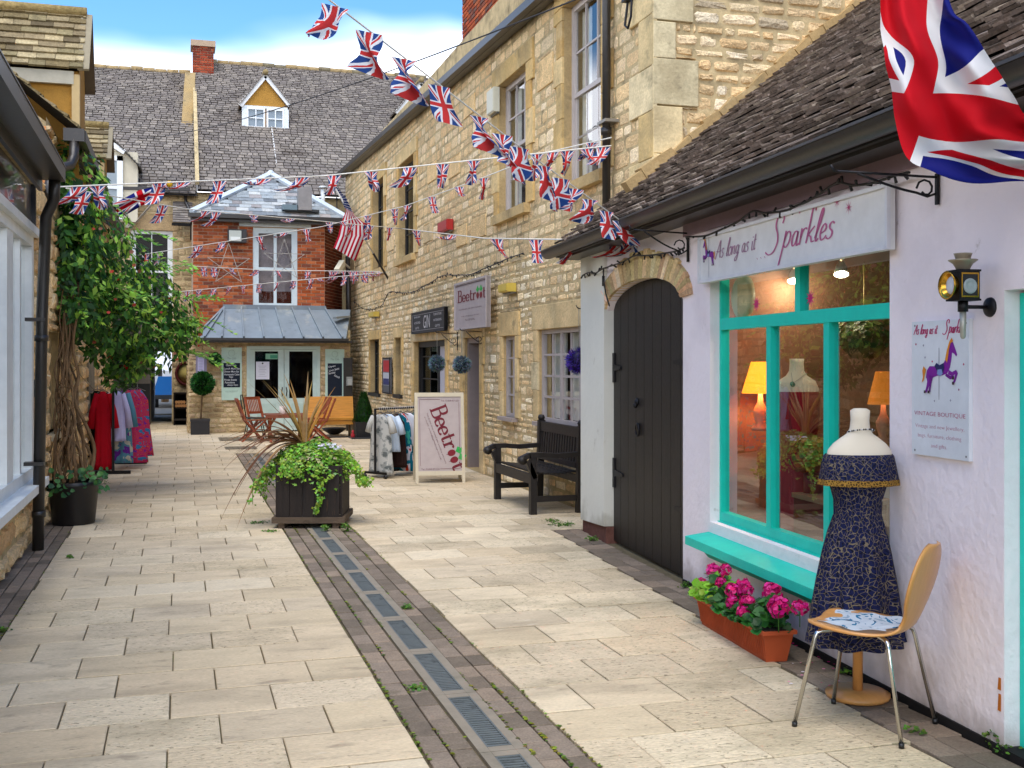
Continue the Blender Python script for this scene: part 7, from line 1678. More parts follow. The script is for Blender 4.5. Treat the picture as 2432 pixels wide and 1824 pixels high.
def blade(ang, ln_, lift_, droop, wd_, col, base=(0, 0, .62)):
    d = Vector((math.cos(ang), math.sin(ang), 0)); sd_ = Vector((-d.y, d.x, 0)); K = 12; vs = []
    for i in range(K+1):
        t = i/K; r_ = ln_*t*math.cos(lift_*(1-t*.3)); z = ln_*(math.sin(lift_)*t-droop*t*t); w_ = wd_*min(1, t*4+.45)*(1-t**2.2)+.001
        c = Vector(base)+d*r_+Vector((0, 0, z)); vs += [c-sd_*w_, c+Vector((0, 0, -w_*.5)), c+sd_*w_]
    fs = []
    for i in range(K): fs += [(3*i, 3*i+1, 3*i+4, 3*i+3), (3*i+1, 3*i+2, 3*i+5, 3*i+4)]
    m.add(vs, fs, col)
br_ = ['8a6244', '9c7550', '7a5238', 'a8845a', '6b4632']
W0 = ta
for i in range(12): blade(math.radians(R(40, 170))-ta, R(.5, .75), R(1.15, 1.5), R(0, .12), .017, random.choice(['a5762f', '8f6a30', '9c8040', 'b08a40']), (-.1, 0, .76))
for a, l, li, dr2 in ((175, .78, 1.05, .02), (150, .7, 1.2, .0), (35, .62, 1.25, .0), (80, .75, 1.45, 0), (20, .5, 1.3, .05)): blade(math.radians(a)-ta, l, li, dr2, .016, random.choice(['8f7448', 'a5762f']), (-.08, 0, .76))
for i in range(24): blade(math.radians(R(145, 215))-ta, R(.6, .95), R(.5, 1.1), R(.45, 1.2), R(.016, .026), random.choice(br_), (-.1, 0, .76))
for a, l, li, dr2 in ((190, .98, .75, 1.45), (197, .92, .7, 1.3), (180, .95, .55, .55), (172, .9, .7, .6), (205, .8, .6, 1.5)): blade(math.radians(a)-ta, l, li, dr2, .026, random.choice(br_), (-.1, 0, .76))
m.build('bronze_spikes', 'leaf', tb)
m = MB(T)
for (x, y) in ((.18, -.1), (.1, -.2), (.25, -.22)):
    for k in range(14): leafdisc(m, Vector((x+R(-.05, .05), y+R(-.05, .05), .78+R(-.03, .02))), .013, (R(-.4, .4), R(-.8, 0), 1), random.choice(['d9cfe0', 'cfd6da', 'e2dce6']), 5)
m.build('small_flowers', 'petal', tb)
# cafe furniture
TK = '8a4326'
def folding_chair():
    t = thing('folding_chair', 'x', 'chair', (0, 0, 0)); T = WM[t.name]
    for s in (-.2, .2):
        m = MB(T); m.bar((s, -.22, 0), (s, .26, .43), .03, .045, (1, 0, 0), TK); m.build('leg', 'teak', t)
        m = MB(T); s2 = s*.85; m.bar((s2, .24, 0), (s2, -.13, .42), .03, .045, (1, 0, 0), TK); m.bar((s2, -.13, .42), (s2, -.3, .86), .03, .045, (1, 0, 0), TK); m.build('leg', 'teak', t)
    m = MB(T)
    for i in range(7): y = -.14+i*.06; m.box(-.2, .2, y, y+.045, .42, .438, TK)
    m.build('seat', 'teak', t)
    m = MB(T); m.bar((-.18, -.295, .84), (.18, -.295, .84), .03, .06, (0, 0, 1), TK); m.bar((-.18, -.18, .54), (.18, -.18, .54), .03, .05, (0, 0, 1), TK)
    for i in range(8): x = -.14+i*.04; m.bar((x, -.18, .54), (x, -.29, .83), .022, .012, (0, 1, 0), TK)
    m.build('backrest', 'teak', t); return t
fc = folding_chair()
gc = 'brown slatted folding chairs round the cafe table'
fpos = [((G(597, 1048).x, G(597, 1048).y-.0, 0), math.radians(-85), 'brown folding chair seen side-on at the left end of the cafe table'),
        ((1.62, 23.9, 0), math.radians(-150), 'brown folding chair behind the left half of the cafe table'),
        ((2.72, 23.5, 0), math.radians(100), 'brown folding chair, further of the two at the right of the cafe table'),
        ((2.72, 22.6, 0), math.radians(80), 'brown folding chair, nearer of the two at the right of the cafe table')]
for i, (l_, rz, lab) in enumerate(fpos):
    o = fc if i == 0 else dup(fc, l_, rz)
    o.location = l_; o.rotation_euler = (0, 0, rz); o['label'] = lab; o['group'] = gc
tt = thing('cafe_table', 'brown slatted wooden table between the folding chairs', 'table', (2.05, 22.9, 0)); m = MB()
for i in range(9): y = 22.5+i*.09; m.box(1.65, 2.45, y, y+.08, .53, .555, '7d4630')
m.box(1.64, 2.46, 22.49, 22.52, .49, .55, '7d4630'); m.build('tabletop', 'teak', tt)
for x in (1.75, 2.35):
    m = MB(); m.bar((x, 22.6, 0), (x, 23.2, .52), .04, .05, (1, 0, 0), TK); m.bar((x, 23.2, 0), (x, 22.6, .52), .04, .05, (1, 0, 0), TK); m.build('leg', 'teak', tt)
m = MB(); m.lathe((2.0, 22.8, .556), [(.06, 0), (.065, .02), (.07, .16), (.06, .16)], 12, col='d4c6bd'); solo(m, 'white_cup', 'plastic', 'white beaker standing on the brown cafe table', 'cup')
st = thing('yellow_bench', 'golden pine bench with a solid panel back against the stone corner', 'bench', (3.0, 24.4, 0))
a, b = PY(733, 990, 23.4), PY(850, 990, 23.4); x0, x1 = a.x, b.x; yb0 = 24.0; m = MB(); m.hexa([(x0, yb0, .42), (x1, yb0, .42), (x1, yb0+.04, .42), (x0, yb0+.04, .42), (x0, yb0+.12, .86), (x1, yb0+.12, .86), (x1, yb0+.16, .86), (x0, yb0+.16, .86)]); 
m.build('backrest', 'pine', st); m = MB(); m.box(x0, x1+.02, yb0-.4, yb0, .38, .42); m.box(x0+.02, x1, yb0-.38, yb0-.35, .28, .38); m.build('seat', 'pine', st)
for x in (x0+.05, x1-.11):
    for y in (yb0-.36, yb0+.0): m = MB(); m.box(x, x+.06, y, y+.06, 0, .38, '6e5a3e'); m.build('leg', 'teak', st)
m = MB(); m.box(x0+.06, x1-.06, yb0-.3, yb0-.26, .0, .03, '3f3a36'); m.build('lower_rail', 'matt', st)
m = MB(); p = G(812, 1042); m.lathe((p.x, p.y+1.2, .02), [(.1, 0), (.25, .1), (.27, .14), (.24, .14), (.1, .03)], 16, col='2a2a2c'); solo(m, 'black_bowl', 'metal', 'shallow black bowl on the ground under the yellow bench', 'bowl')
mc = thing('metal_chair', 'thin black wire chair between the left folding chair and the cafe table', 'chair', (1.5, 23.6, 0), math.radians(-100)); T = WM[mc.name]
m = MB(T); m.tube([(-.2, -.2, .45), (-.2, -.26, .85), (-.1, -.27, .92), (.1, -.27, .92), (.2, -.26, .85), (.2, -.2, .45)], .012, 6, '22302c'); m.tube([(-.19, -.24, .65), (.19, -.24, .65)], .01, 6, '22302c'); m.build('backrest', 'metal', mc)
m = MB(T); m.tube([(.2*math.cos(k*.6283), .2*math.sin(k*.6283), .45) for k in range(11)], .012, 6, '22302c'); m.lathe((0, 0, .445), [(.2, 0), (.2, .008)], 20, col='22302c'); m.build('seat', 'metal', mc)
for x, y in ((-.17, -.15), (.17, -.15), (-.17, .15), (.17, .15)):
    m = MB(T); m.tube([(x*.8, y*.8, .45), (x*1.3, y*1.4, 0)], .01, 6, '22302c'); m.build('leg', 'metal', mc)
# ------------------------------------------------------------------ inside the boutique window
def point(loc, e, col=(1, .72, .4), r=.04):
    l = bpy.data.lights.new('lamp_light', 'POINT'); l.energy = e; l.color = col; l.shadow_soft_size = r; o = bpy.data.objects.new('lamp_light', l); C.objects.link(o); o.location = loc
def table_lamp(u, v, off, lab, sc_=1, mt='shade_lit'):
    c = wq(PW, off)(u, v); t = thing('table_lamp', lab, 'table lamp', c-Vector((0, 0, .35)), 0, 'lit lamps inside the boutique')
    m = MB(); loft(m, [(c+Vector((0, 0, z)), r_*sc_, r_*sc_, 0) for z, r_ in ((-.1, .13), (-.03, .11), (.05, .085), (.12, .065))], 20, caps=(False, False)); m.build('lamp_shade', mt, t)
    m = MB(); m.lathe(c+Vector((0, 0, -.36)), [(.06, 0), (.065, .02), (.03, .05), (.045, .1), (.05, .14), (.02, .2), (.012, .3)], 12, col='b98a72'); m.build('lamp_base', 'paint', t)
    point(c, 3.6 if mt == 'shade_lit' else .5)
table_lamp(1806, 900, -.42, 'glowing orange table lamp behind the left pane of the turquoise window')
table_lamp(2098, 925, -1.1, 'dim orange table lamp at the far right of the turquoise window', .8, 'shade_dim')
for u, v, lab in ((1886, 668, 'lit ceiling spotlight inside, left of the upper turquoise bar'), (1998, 652, 'lit ceiling spotlight inside the upper right pane')):
    c = wq(PW, -.75)(u, v); t = thing('spotlight', lab, 'spotlight', c, 0, 'lit lamps inside the boutique'); dn = (Vector((0, 0, -1))-PW.t*.4+PW.n*.2).normalized()
    m = MB(); m.lathe(c, [(.02, -.09), (.035, -.06), (.05, 0), (.046, 0), (.03, -.05)], 14, dn, col='c9c4b8', cap=False); m.tube([c-dn*.09, c-dn*.09+Vector((0, 0, .2))], .008, 5, 'bbbbbb'); m.build('housing', 'metal', t)
    m = MB(); m.lathe(c, [(.001, -.012), (.042, -.008)], 14, dn, cap=False); m.build('bulb', 'bulb_lit', t); point(c+dn*.05, 3.5, (1, .85, .65))
# mannequin in red behind the middle pane
c = wq(PW, -.55)(1892, 1000); mm_ = thing('red_dress_form', 'cream headless bust in a dark red dress inside behind the middle pane', 'mannequin', (c.x, c.y, .12)); 
zz = lambda v: wq(PW, -.55)(1892, v).z
m = MB(); z0 = zz(1000); prof = [(zz(1010), .14, .1), (zz(960), .15, .1), (zz(925), .155, .085), (zz(905), .13, .07), (zz(892), .07, .055), (zz(880), .05, .045), (zz(860), .047, .044), (zz(852), .05, .04)]
loft(m, [((c.x, c.y, z), a, b_, -.2) for z, a, b_ in prof], 24, uvs=(1, 1)); m.build('torso', 'skinform', mm_)
m = MB(); loft(m, [((c.x, c.y, z), a, b_, -.2) for z, a, b_ in ((.3, .22, .2), (.6, .2, .17), (zz(1120), .15, .12), (zz(1060), .125, .1), (zz(1000), .152, .112), (zz(950), .16, .11), (zz(930), .15, .1))], 40, fold=lambda t, a: .08*max(0, 1-2*t)*math.sin(a*9), caps=(False, False)); m.build('gown', 'gown', mm_)
m = MB(); p = c; m.lathe((p.x-.08, p.y-.08, zz(912)), [(.001, 0), (.02, .002), (.001, .006)], 8, (0, -1, .2), col='1d8f78'); m.tube([(p.x-.07, p.y-.05, zz(885)), (p.x-.08, p.y-.085, zz(910)), (p.x+.05, p.y-.05, zz(886))], .002, 4, '888888'); m.build('pendant', 'metal', mm_)
m = MB(); c = wq(PW, -.8)(1775, 1090); wbox(m, PW, PW.su(1800, -.8), PW.su(1720, -.8), .15, c.z+.18, -1.2, -.8, 'cfc4ba')
for k in range(4): wbox(m, PW, PW.su(1800, -.8)+.03, PW.su(1720, -.8)-.03, .25+k*.17, .27+k*.17, -.8, -.79, '8a7c70')
solo(m, 'white_cabinet', 'worn_paint', 'white painted cabinet with drawers inside behind the left pane', 'cabinet')
m = MB(); c = wq(PW, -.5)(1775, 985); m.add([c+PW.t*.07*sx+Vector((0, 0, .09*sz))+PW.n*(-.03*sz) for sx, sz in ((-1, -1), (1, -1), (1, 1), (-1, 1))], [(0, 1, 2, 3)], 'd9c3b0')
for k in range(5): q = c+Vector((0, 0, .06-.028*k))+PW.n*.004; m.add([q+PW.t*.05, q-PW.t*.05, q-PW.t*.05-Vector((0, 0, .004)), q+PW.t*.05-Vector((0, 0, .004))], [(0, 1, 2, 3)], '7a6a64')
solo(m, 'price_card', 'paint', 'small cream handwritten card propped inside the left pane', 'card')
m = MB(); c = wq(PW, -.5)(1930, 1080)
for k in range(420): d = Vector((R(-1, 1), R(-1, 1), R(-1, 1))); d = d.normalized()*R(.3, 1)*.13; leafdisc(m, c+Vector((d.x*1.3, d.y, d.z)), .02, d+Vector((0, -.05, .02)), random.choice(['a5642c', '8a4a20', '6b7a30', 'b0552a']), 5)
m.tube([c-Vector((0, 0, .12)), c-Vector((0, 0, .32))], .06, 10, '7a2a20'); solo(m, 'orange_bouquet', 'leaf', 'vase of rust and green leaves inside in front of the red gown', 'bouquet')
m = MB(); c = wq(PW, -.9)(2052, 800); m.lathe(c, [(.001, -.16), (.08, -.14), (.16, -.06), (.18, .02), (.17, .02)], 16, col='5a4528', cap=False)
for k in range(250): d = Vector((R(-1, 1), R(-1, 1), R(-.3, .5)))*.2; leafdisc(m, c+d, .022, d+Vector((0, 0, .1)), random.choice(['4a5a2a', '6a6a38', '3c4a24']), 5)
m.tube([c+Vector((0, 0, .02)), c+Vector((0, 0, .5))], .004, 4, '77663a'); solo(m, 'hanging_basket', 'leaf', 'round wicker basket with leaves hanging inside the right pane', 'hanging basket')
m = MB(); c0 = wq(PW, -.4)(1935, 1200); wbox(m, PW, PW.su(1965, -.4), PW.su(1885, -.4), .12, c0.z+.02, -.8, -.4, '6b2a1e'); wbox(m, PW, PW.su(1970, -.38), PW.su(1880, -.38), c0.z+.02, c0.z+.05, -.82, -.38, '8f6a4c'); solo(m, 'wooden_chest', 'matt', 'low wooden chest inside at the foot of the middle pane', 'chest')
m = MB(); c = wq(PW, -.5)(1847, 1100)
m.lathe(c-Vector((0, 0, .1)), [(.035, 0), (.04, .03), (.038, .12), (.015, .18), (.016, .24)], 12, col='5f6a1e'); solo(m, 'green_bottle', 'metal', 'tall green glass bottle between the cabinet and red gown', 'bottle')
m = MB(); wbox(m, PW, PW.su(2112, -.9), PW.su(2060, -.9), .15, 1.0, -1.3, -.9, 'd0c8ba'); wbox(m, PW, PW.su(2110, -.9), PW.su(2062, -.9), .3, .5, -.9, -.88, 'b0a696'); solo(m, 'pale_drawers', 'worn_paint', 'pale chest of drawers inside at the right edge of the window', 'drawers')
# ------------------------------------------------------------------ bunting
def flag_mesh(m, top, sv, w_, l_, wind, curl, tw, nrm):
    # short side hangs from the string along sv
    sv = Vector(sv).normalized(); dn = Vector((0, 0, -1)); nm = Vector(nrm).normalized(); ph = R(0, 6); cmp_ = random.choice([1, .85, .7, .6, .5, .45])
    def f(a, b):      # a down the length, b across
        ang = wind*(.5+a*.7); d = dn*math.cos(ang)+(nm*math.cos(tw)+sv*math.sin(tw))*math.sin(ang)
        pl = 1-(1-cmp_)*min(1, a*3)
        return top+sv*(b-.5)*w_*pl+nm*((1-pl)*w_*.45*math.sin(b*9+ph+a*2))+d*(a*l_)+nm*(curl*.05*math.sin(a*4+b*5+ph)*a*2)+sv*(curl*.05*math.sin(b*4+a*5+ph)*a)
    m.grid(f, 9, 9)
def bunting(name, lab, ctrl, flags, fl=.24, fw=.155, sag=0, sr=.007, wm=1.2):
    pts = [Vector(p) for p in ctrl]
    o = thing(name, lab, 'bunting', pts[0], 0, 'strings of bunting across the alley'); path = []
    for p, q in zip(pts, pts[1:]):
        for k in range(20): t = k/20; path.append(p.lerp(q, t)-Vector((0, 0, sag*4*t*(1-t)*(p-q).length/10)))
    path.append(pts[-1]); m = MB(); m.tube(path, sr, 5, 'd8d4c8'); m.build('string', 'string', o)
    def proj(p):
        f = p.x*SY+p.y*CY; r_ = p.x*CY-p.y*SY; return 1216+F*r_/f if f > .3 else -1e9
    us = [proj(p) for p in path]
    for u in flags:
        for i in range(len(us)-1):
            if (us[i]-u)*(us[i+1]-u) <= 0 and abs(us[i+1]-us[i]) > 1e-6:
                t = (u-us[i])/(us[i+1]-us[i]); p = path[i].lerp(path[i+1], t); sv = (path[i+1]-path[i]).normalized()
                vd = Vector((p.x, p.y, 0)).normalized(); rt = Vector((vd.y, -vd.x, 0))
                s2 = (sv*.4+rt*R(.5, 1)*(1 if sv.dot(rt) > 0 else -1)).normalized(); s2.z = sv.z*.6
                m = MB(); wd_ = R(.05, .4) if R(0, 1) < .65 else R(.4, wm)
                flag_mesh(m, p-Vector((0, 0, .008)), s2, fw*R(.85, 1), fl*R(.9, 1.05), wd_, R(.2, 1), R(-1.5, -.3) if R(0, 1) < .7 else R(.3, 1.3), vd.cross(Vector((0, 0, 1)))*-.3+vd*-.9)
                m.build('flag', 'union_cloth', o); break
    return o
d_ = lambda L_: [x*1.0994 for x in L_]
lp0 = Vector((-1.05, 11.9, 0)); pole_pt = PX(955, 543, 4.05)
A1 = PX(137, 444, -1.05); A2 = PX(157, 447, -1.05); B_end = PX(1540, 572, 3.62); C_end = PX(1452, 346, 4.1)
S1a = PD(785, 2, 5.0); dd_ = S1a-B_end
bunting('bunting_string', 'steep bunting with the largest flags, climbing from the low roof corner into the sky', [B_end, B_end+dd_*.5+Vector((0, 0, -.02)), S1a, S1a+dd_*.7], d_([724, 797, 872, 948, 1035, 1085, 1122, 1175, 1212, 1243, 1275, 1310, 1340]), .215, .135, sr=.0045, wm=.55)
bunting('bunting_string', 'long bunting running from the left gutter up to the downpipe between the two sash windows', [A1, PD(700*1.0994, 380*1.0994, 12.2), C_end], d_([172, 210, 345, 397, 475, 570, 655, 722, 802, 887, 957, 1024, 1090, 1160, 1226, 1268, 1305]), .25, .155)
m3 = pole_pt
bunting('bunting_string', 'bunting from the left gutter over the brick bay to the far stone wall', [A2, PD(440, 496, 15.3), m3], d_([182, 352, 445, 468, 548, 628, 712, 760, 800, 842]), .25, .16)
bunting('bunting_string', 'bunting level along the stone wall above the shop signs to the low gutter corner', [m3, PD(1150, 566, 12.5), B_end], d_([900, 977, 1073, 1158, 1241, 1335, 1362, 1385]), .27, .17)
bunting('bunting_string', 'bunting rising from the climbing plant past the floodlight to the upper sash window', [PD(329, 606, 20.5), PD(767, 538, 18.5), PD(960, 490, 16), PD(1140, 425, 13.5), PD(1300, 362, 12), C_end+Vector((0, 0, .08))], d_([315, 345, 430, 480, 560, 615, 662, 740, 795, 853, 880, 933, 992, 1045, 1195, 1280]), .24, .15)
bunting('bunting_string', 'thin far bunting level across the middle of the white upper window', [PD(385, 628, 22.5), PD(640, 642, 24.5), PD(925, 645, 23.5)], d_([440, 462, 500, 555, 600, 665, 716, 728, 742, 757, 770, 790, 805, 822]), .2, .13)
bunting('bunting_string', 'thin far bunting slanting over the lower brickwork just above the lead canopy', [PD(405, 695, 22.5), PD(640, 672, 24.5), PD(920, 646, 23.2)], d_([385, 405, 430, 462, 495, 525, 560, 600, 635, 672, 690, 725, 745, 765, 785, 800]), .2, .13)
# overhead cable
m = MB(); a = PD(330, 330, 30); b = PD(1440, -30, 9.5); m.tube([a.lerp(b, k/20)-Vector((0, 0, .5*4*(k/20)*(1-k/20)*.5)) for k in range(21)], .008, 5, '3b3a3a'); solo(m, 'overhead_cable', 'matt', 'thin dark cable crossing the sky from the far roof to the stone building', 'cable')
# ------------------------------------------------------------------ large flags
def lag(t): return ((t-.5)*(t-1)*2, -4*t*(t-1), 2*t*(t-.5))
bf = thing('union_flag', 'large red white and blue union flag hanging close at the upper right corner', 'flag', PD(2250, 440, 4.0), 0)
FR = [(2075, -260, 2215, -260, 4.15, .44, 1.0, .56, 1.0), (2090, 0, 2255, 0, 4.0, .45, .82, .60, .98), (2096, 90, 2300, 62, 3.94, .42, .66, .67, .93), (2103, 150, 2345, 125, 3.9, .33, .72, .76, .84),
      (2116, 220, 2385, 195, 3.9, .40, .60, .80, .70), (2128, 285, 2408, 232, 3.9, .46, .42, .83, .63), (2152, 372, 2432, 268, 3.92, .54, .30, .86, .58), (2215, 412, 2462, 294, 3.95, .62, .08, .90, .55), (2310, 433, 2510, 306, 3.98, .74, .02, .93, .54), (2440, 430, 2570, 320, 4.0, .88, .0, .97, .54), (2560, 436, 2640, 350, 4.05, 1.0, .0, 1.0, .54)]
FRc = catmull(FR, 6)
def bfl(a, b):
    q = a*(len(FRc)-1); i = min(int(q), len(FRc)-2); k = q-i; r_ = [FRc[i][j]*(1-k)+FRc[i+1][j]*k for j in range(9)]
    u = r_[0]*(1-b)+r_[2]*b; v = r_[1]*(1-b)+r_[3]*b
    fo = math.sin(b*10+a*7)*.05+math.sin(b*19-a*13+1)*.022+.03*noise.noise(Vector((a*7, b*4, 3)))
    return PD(u+6*noise.noise(Vector((a*9, b*3, 0))), v+8*noise.noise(Vector((a*8, b*3, 5))), r_[4]+fo)
def bfuv(a, b):
    q = a*(len(FRc)-1); i = min(int(q), len(FRc)-2); k = q-i; r_ = [FRc[i][j]*(1-k)+FRc[i+1][j]*k for j in range(9)]
    return (r_[5]*(1-b)+r_[7]*b, r_[6]*(1-b)+r_[8]*b)
m = MB(); m.grid(bfl, 70, 40)
m.uv = [bfuv(a, b) for a, b in m.uv]; m.build('cloth', 'union_cloth_big', bf)
pt = PD(2075, -215, 4.15); pe = PD(2330, -330, 4.3); m = MB(); m.tube([pt, pe, pe+(pe-pt)*2], .018, 8, 'd8d8d4'); m.build('pole', 'paint', bf)
def cloth_rows(name, lab, rows, mat, D, pole, pcol=('d9d8d4', '26211f')):
    t = thing(name, lab, 'flag', pole[0], 0); m = MB()
    def f(a, b):
        q = a*(len(rows)-1); i = min(int(q), len(rows)-2); k = q-i; k = k*k*(3-2*k) if False else k
        l = [rows[i][0][j]*(1-k)+rows[i+1][0][j]*k for j in (0, 1)]; r_ = [rows[i][1][j]*(1-k)+rows[i+1][1][j]*k for j in (0, 1)]
        return PD(l[0]*(1-b)+r_[0]*b, l[1]*(1-b)+r_[1]*b, D+.05*math.sin(b*11+a*3)*(.3+a))
    m.grid(f, 20, 14); m.build('cloth', mat, t)
    m = MB(); m.tube([pole[0], pole[0].lerp(pole[1], .3)], .022, 8, pcol[1]); m.tube([pole[0].lerp(pole[1], .3), pole[1]], .016, 8, pcol[0]); m.ball(pole[1], .045, 8, 6, 'd8a81c'); m.build('pole', 'paint', t)
ub = PX(923, 664, 4.18); ut = PD(793, 442, 21.3)
cloth_rows('striped_flag', 'red and white striped flag with starry blue corner, slanting from the far stone wall', [((791, 444), (797, 441)), ((808, 472), (822, 470)), ((822, 500), (842, 512)), ((810, 530), (866, 530)), ((803, 560), (868, 560)), ((792, 588), (844, 620))], 'stars_cloth', 21.6, (ub, ut))
wb = PX(262, 600, -1.1); wt = PD(402, 437, 15.2)
cloth_rows('furled_union_flag', 'union flag half furled on a slanting pole above the climbing plant', [((398, 438), (400, 442)), ((362, 444), (372, 466)), ((330, 452), (342, 486)), ((296, 470), (312, 503)), ((266, 486), (286, 518))], 'union_cloth_big', 15.3, (wb, wt), ('d9d8d4', 'd9d8d4'))
# ------------------------------------------------------------------ fairy lights
def fairy(lab, pts, n, bl=.035, r_=.007, name='fairy_lights'):
    pts = catmull([tuple(p) for p in pts], 6); m = MB(); P_ = [Vector(p) for p in pts]
    m.tube(P_, r_, 5, '161412'); L_ = len(P_)-1
    for k in range(n):
        q = k/n*L_; i = int(q); p = P_[i].lerp(P_[i+1], q-i); d = Vector((R(-.6, .6), R(-.6, .2), R(-1, .5))).normalized(); m.tube([p, p+d*bl], [r_*.9, r_*1.2], 5, '161412')
    return solo(m, name, 'plastic', lab, 'string lights')
z2 = lambda L_, W, off=.07: [wq(W, off)(1600+x/3.95, 350+y/3.95) for x, y in L_]
fairy('black string lights drooping along the top of the white pink-lettered sign', z2([(115, 840), (250, 835), (330, 820), (450, 770), (600, 700), (740, 600), (850, 615), (950, 610), (1060, 590), (1130, 560), (1250, 510), (1380, 430), (1480, 360), (1560, 330), (1680, 355), (1820, 345), (1950, 310), (2080, 265), (2212, 235)], PW), 34)
fairy('black string lights above the stone door arch and white pier', [wq(PW, .06)(1340+x/5.184, 580+y/5.184) for x, y in ((225, 385), (300, 350), (380, 360), (460, 310), (600, 260), (720, 220), (860, 145), (1000, 140), (1120, 130), (1280, 105), (1400, 80), (1480, 45))], 30)
m = MB(); m.tube([wq(PW, .05)(1340+x/5.184, 580+y/5.184) for x, y in ((480, 290), (485, 440), (510, 600), (555, 760))], .007, 5, '161412'); q = wq(PW, .05)(1433, 655); m.tube([q, q-Vector((0, 0, .09))], .013, 6, '161412'); solo(m, 'hanging_cable', 'plastic', 'loose black cable with plug hanging on the white pier beside the arch', 'cable')
fairy('thin string lights looping along the stone wall above the two shop signs', [wq(SW, .06)(800+x/3.456, 600+y/3.456) for x, y in ((140, 400), (210, 455), (290, 465), (370, 430), (430, 325), (520, 330), (620, 325), (700, 285), (780, 240), (870, 188), (980, 185), (1100, 178), (1200, 135), (1300, 95), (1400, 50), (1530, 5))], 90, .04, .008)
def starwire(u, v, r_, lab):
    m = MB(); c = PY(u, v, YB-.12); pts = [c+Vector((math.cos(math.pi/2+k*2.513)*r_, 0, math.sin(math.pi/2+k*2.513)*r_)) for k in range(6)]
    for p, q in zip(pts, pts[1:]): m.bar(p, q, .012, .012, (0, -1, 0), 'a5a096')
    solo(m, 'wire_star', 'metal', lab, 'wire star')
starwire(543, 628, .5, 'thin wire star outline on the orange brickwork left of the white window')
starwire(675, 618, .5, 'thin wire star outline hanging before the white upper window')
m = MB(); c = wq(LV, .0)(301, 532); c = PY(304, 532, YE-.1); m.lathe(c, [(.1, 0), (.11, .04), (.08, .08), (.001, .09)], 14, (0, -1, 0), col='d9d6c8'); solo(m, 'round_bell', 'plastic', 'round cream bell on the stone above the left sash window', 'alarm box')
# ------------------------------------------------------------------ climbing plant on the left wall
cp = thing('climbing_plant', 'huge leafy green climber growing from a black pot up the left wall', 'climbing plant', (-1.1, 12.6, 0))
EL = [(175, 450, 12.1, .38, .5), (150, 560, 12.2, .42, .5), (215, 560, 12.6, .5, .42), (175, 660, 12.3, .5, .6), (255, 640, 13.0, .55, .42), (325, 690, 13.4, .5, .34), (235, 740, 12.8, .6, .45), (335, 770, 13.5, .55, .36), (395, 745, 13.9, .42, .28), (180, 745, 12.3, .42, .25), (285, 830, 13.3, .4, .25), (370, 835, 13.8, .38, .22), (420, 800, 14.1, .3, .2), (285, 880, 13.6, .26, .2), (445, 775, 14.1, .22, .13)]
m = MB()
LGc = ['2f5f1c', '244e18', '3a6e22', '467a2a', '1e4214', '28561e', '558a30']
lf_n = 0
for (u, v, D, rw, rh) in EL:
    c = PD(u, v, D); n_ = int(6800*rw*rh)
    for k in range(n_):
        d = Vector((R(-1, 1), R(-1, 1), R(-1, 1)))
        if d.length > 1: continue
        rr = d.length; d = d.normalized()*(rr**.45)
        p = c+Vector((d.x*rw, d.y*rw*1.1, d.z*rh*1.08))
        if p.x < -1.22: p.x = -1.22+R(0, .1)
        if noise.noise(p*3.1) < -.22 and d.y < .1: continue
        out_ = (Vector((d.x+.4, d.y-.5, d.z+.25))+Vector((R(-.6, .6), R(-.6, .6), R(-.6, .6)))).normalized()
        ax_ = Vector((R(-.7, .9), R(-.5, .5), R(-1.2, -.1))); ax_ = (ax_-out_*ax_.dot(out_)).normalized(); sd_ = out_.cross(ax_)
        l = R(.06, .13); w_ = l*R(.18, .3)
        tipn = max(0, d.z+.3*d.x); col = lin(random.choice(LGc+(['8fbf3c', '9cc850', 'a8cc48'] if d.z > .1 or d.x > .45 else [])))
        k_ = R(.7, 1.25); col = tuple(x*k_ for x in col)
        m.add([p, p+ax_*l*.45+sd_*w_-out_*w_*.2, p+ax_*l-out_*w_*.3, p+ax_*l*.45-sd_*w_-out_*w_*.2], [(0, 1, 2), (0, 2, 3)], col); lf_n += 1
# spraying shoots
for k in range(46):
    u, v, D, rw, rh = random.choice(EL[:14]); c = PD(u, v, D); d = Vector((R(.1, 1), R(-.8, .3), R(-.2, 1))).normalized(); p = c+Vector((d.x*rw, d.y*rw, d.z*rh)); ln_ = R(.25, .6); pr_ = p
    for q in range(12):
        t = q/11; p2 = p+Vector((d.x, d.y, d.z*.6))*ln_*t-Vector((0, 0, .35*ln_*t*t)); 
        for sg_ in (-1, 1):
            ax_ = Vector((d.x*.6+R(-.4, .4), sg_*.5, R(-.5, .3))).normalized(); nn = Vector((.2, -.6, .7)).normalized(); sd_ = nn.cross(ax_).normalized(); l = R(.05, .1)
            m.add([p2, p2+ax_*l*.45+sd_*l*.2, p2+ax_*l, p2+ax_*l*.45-sd_*l*.2], [(0, 1, 2), (0, 2, 3)], tuple(x*R(.8, 1.2) for x in lin(random.choice(['8fbf3c', '6fa030', '9cc850', '5c9030']))))
        m.tube([pr_, p2], .003, 3, '5f7a2c') if q else None; pr_ = p2
for k in range(34):
    u, v, D, rw, rh = random.choice(EL); c = PD(u, v, D); p = c+Vector((R(-.2, 1)*rw, -rw*R(.5, 1), R(-.9, .9)*rh)); leafdisc(m, p, R(.015, .028), (R(-.3, .5), -1, R(-.3, .5)), random.choice(['b5623c', 'c2402c', 'a8705a', '9a4a30']), 5)
m.build('foliage', 'leaf', cp)
m = MB(); pb_ = Vector((-1.05, 11.85, .45))
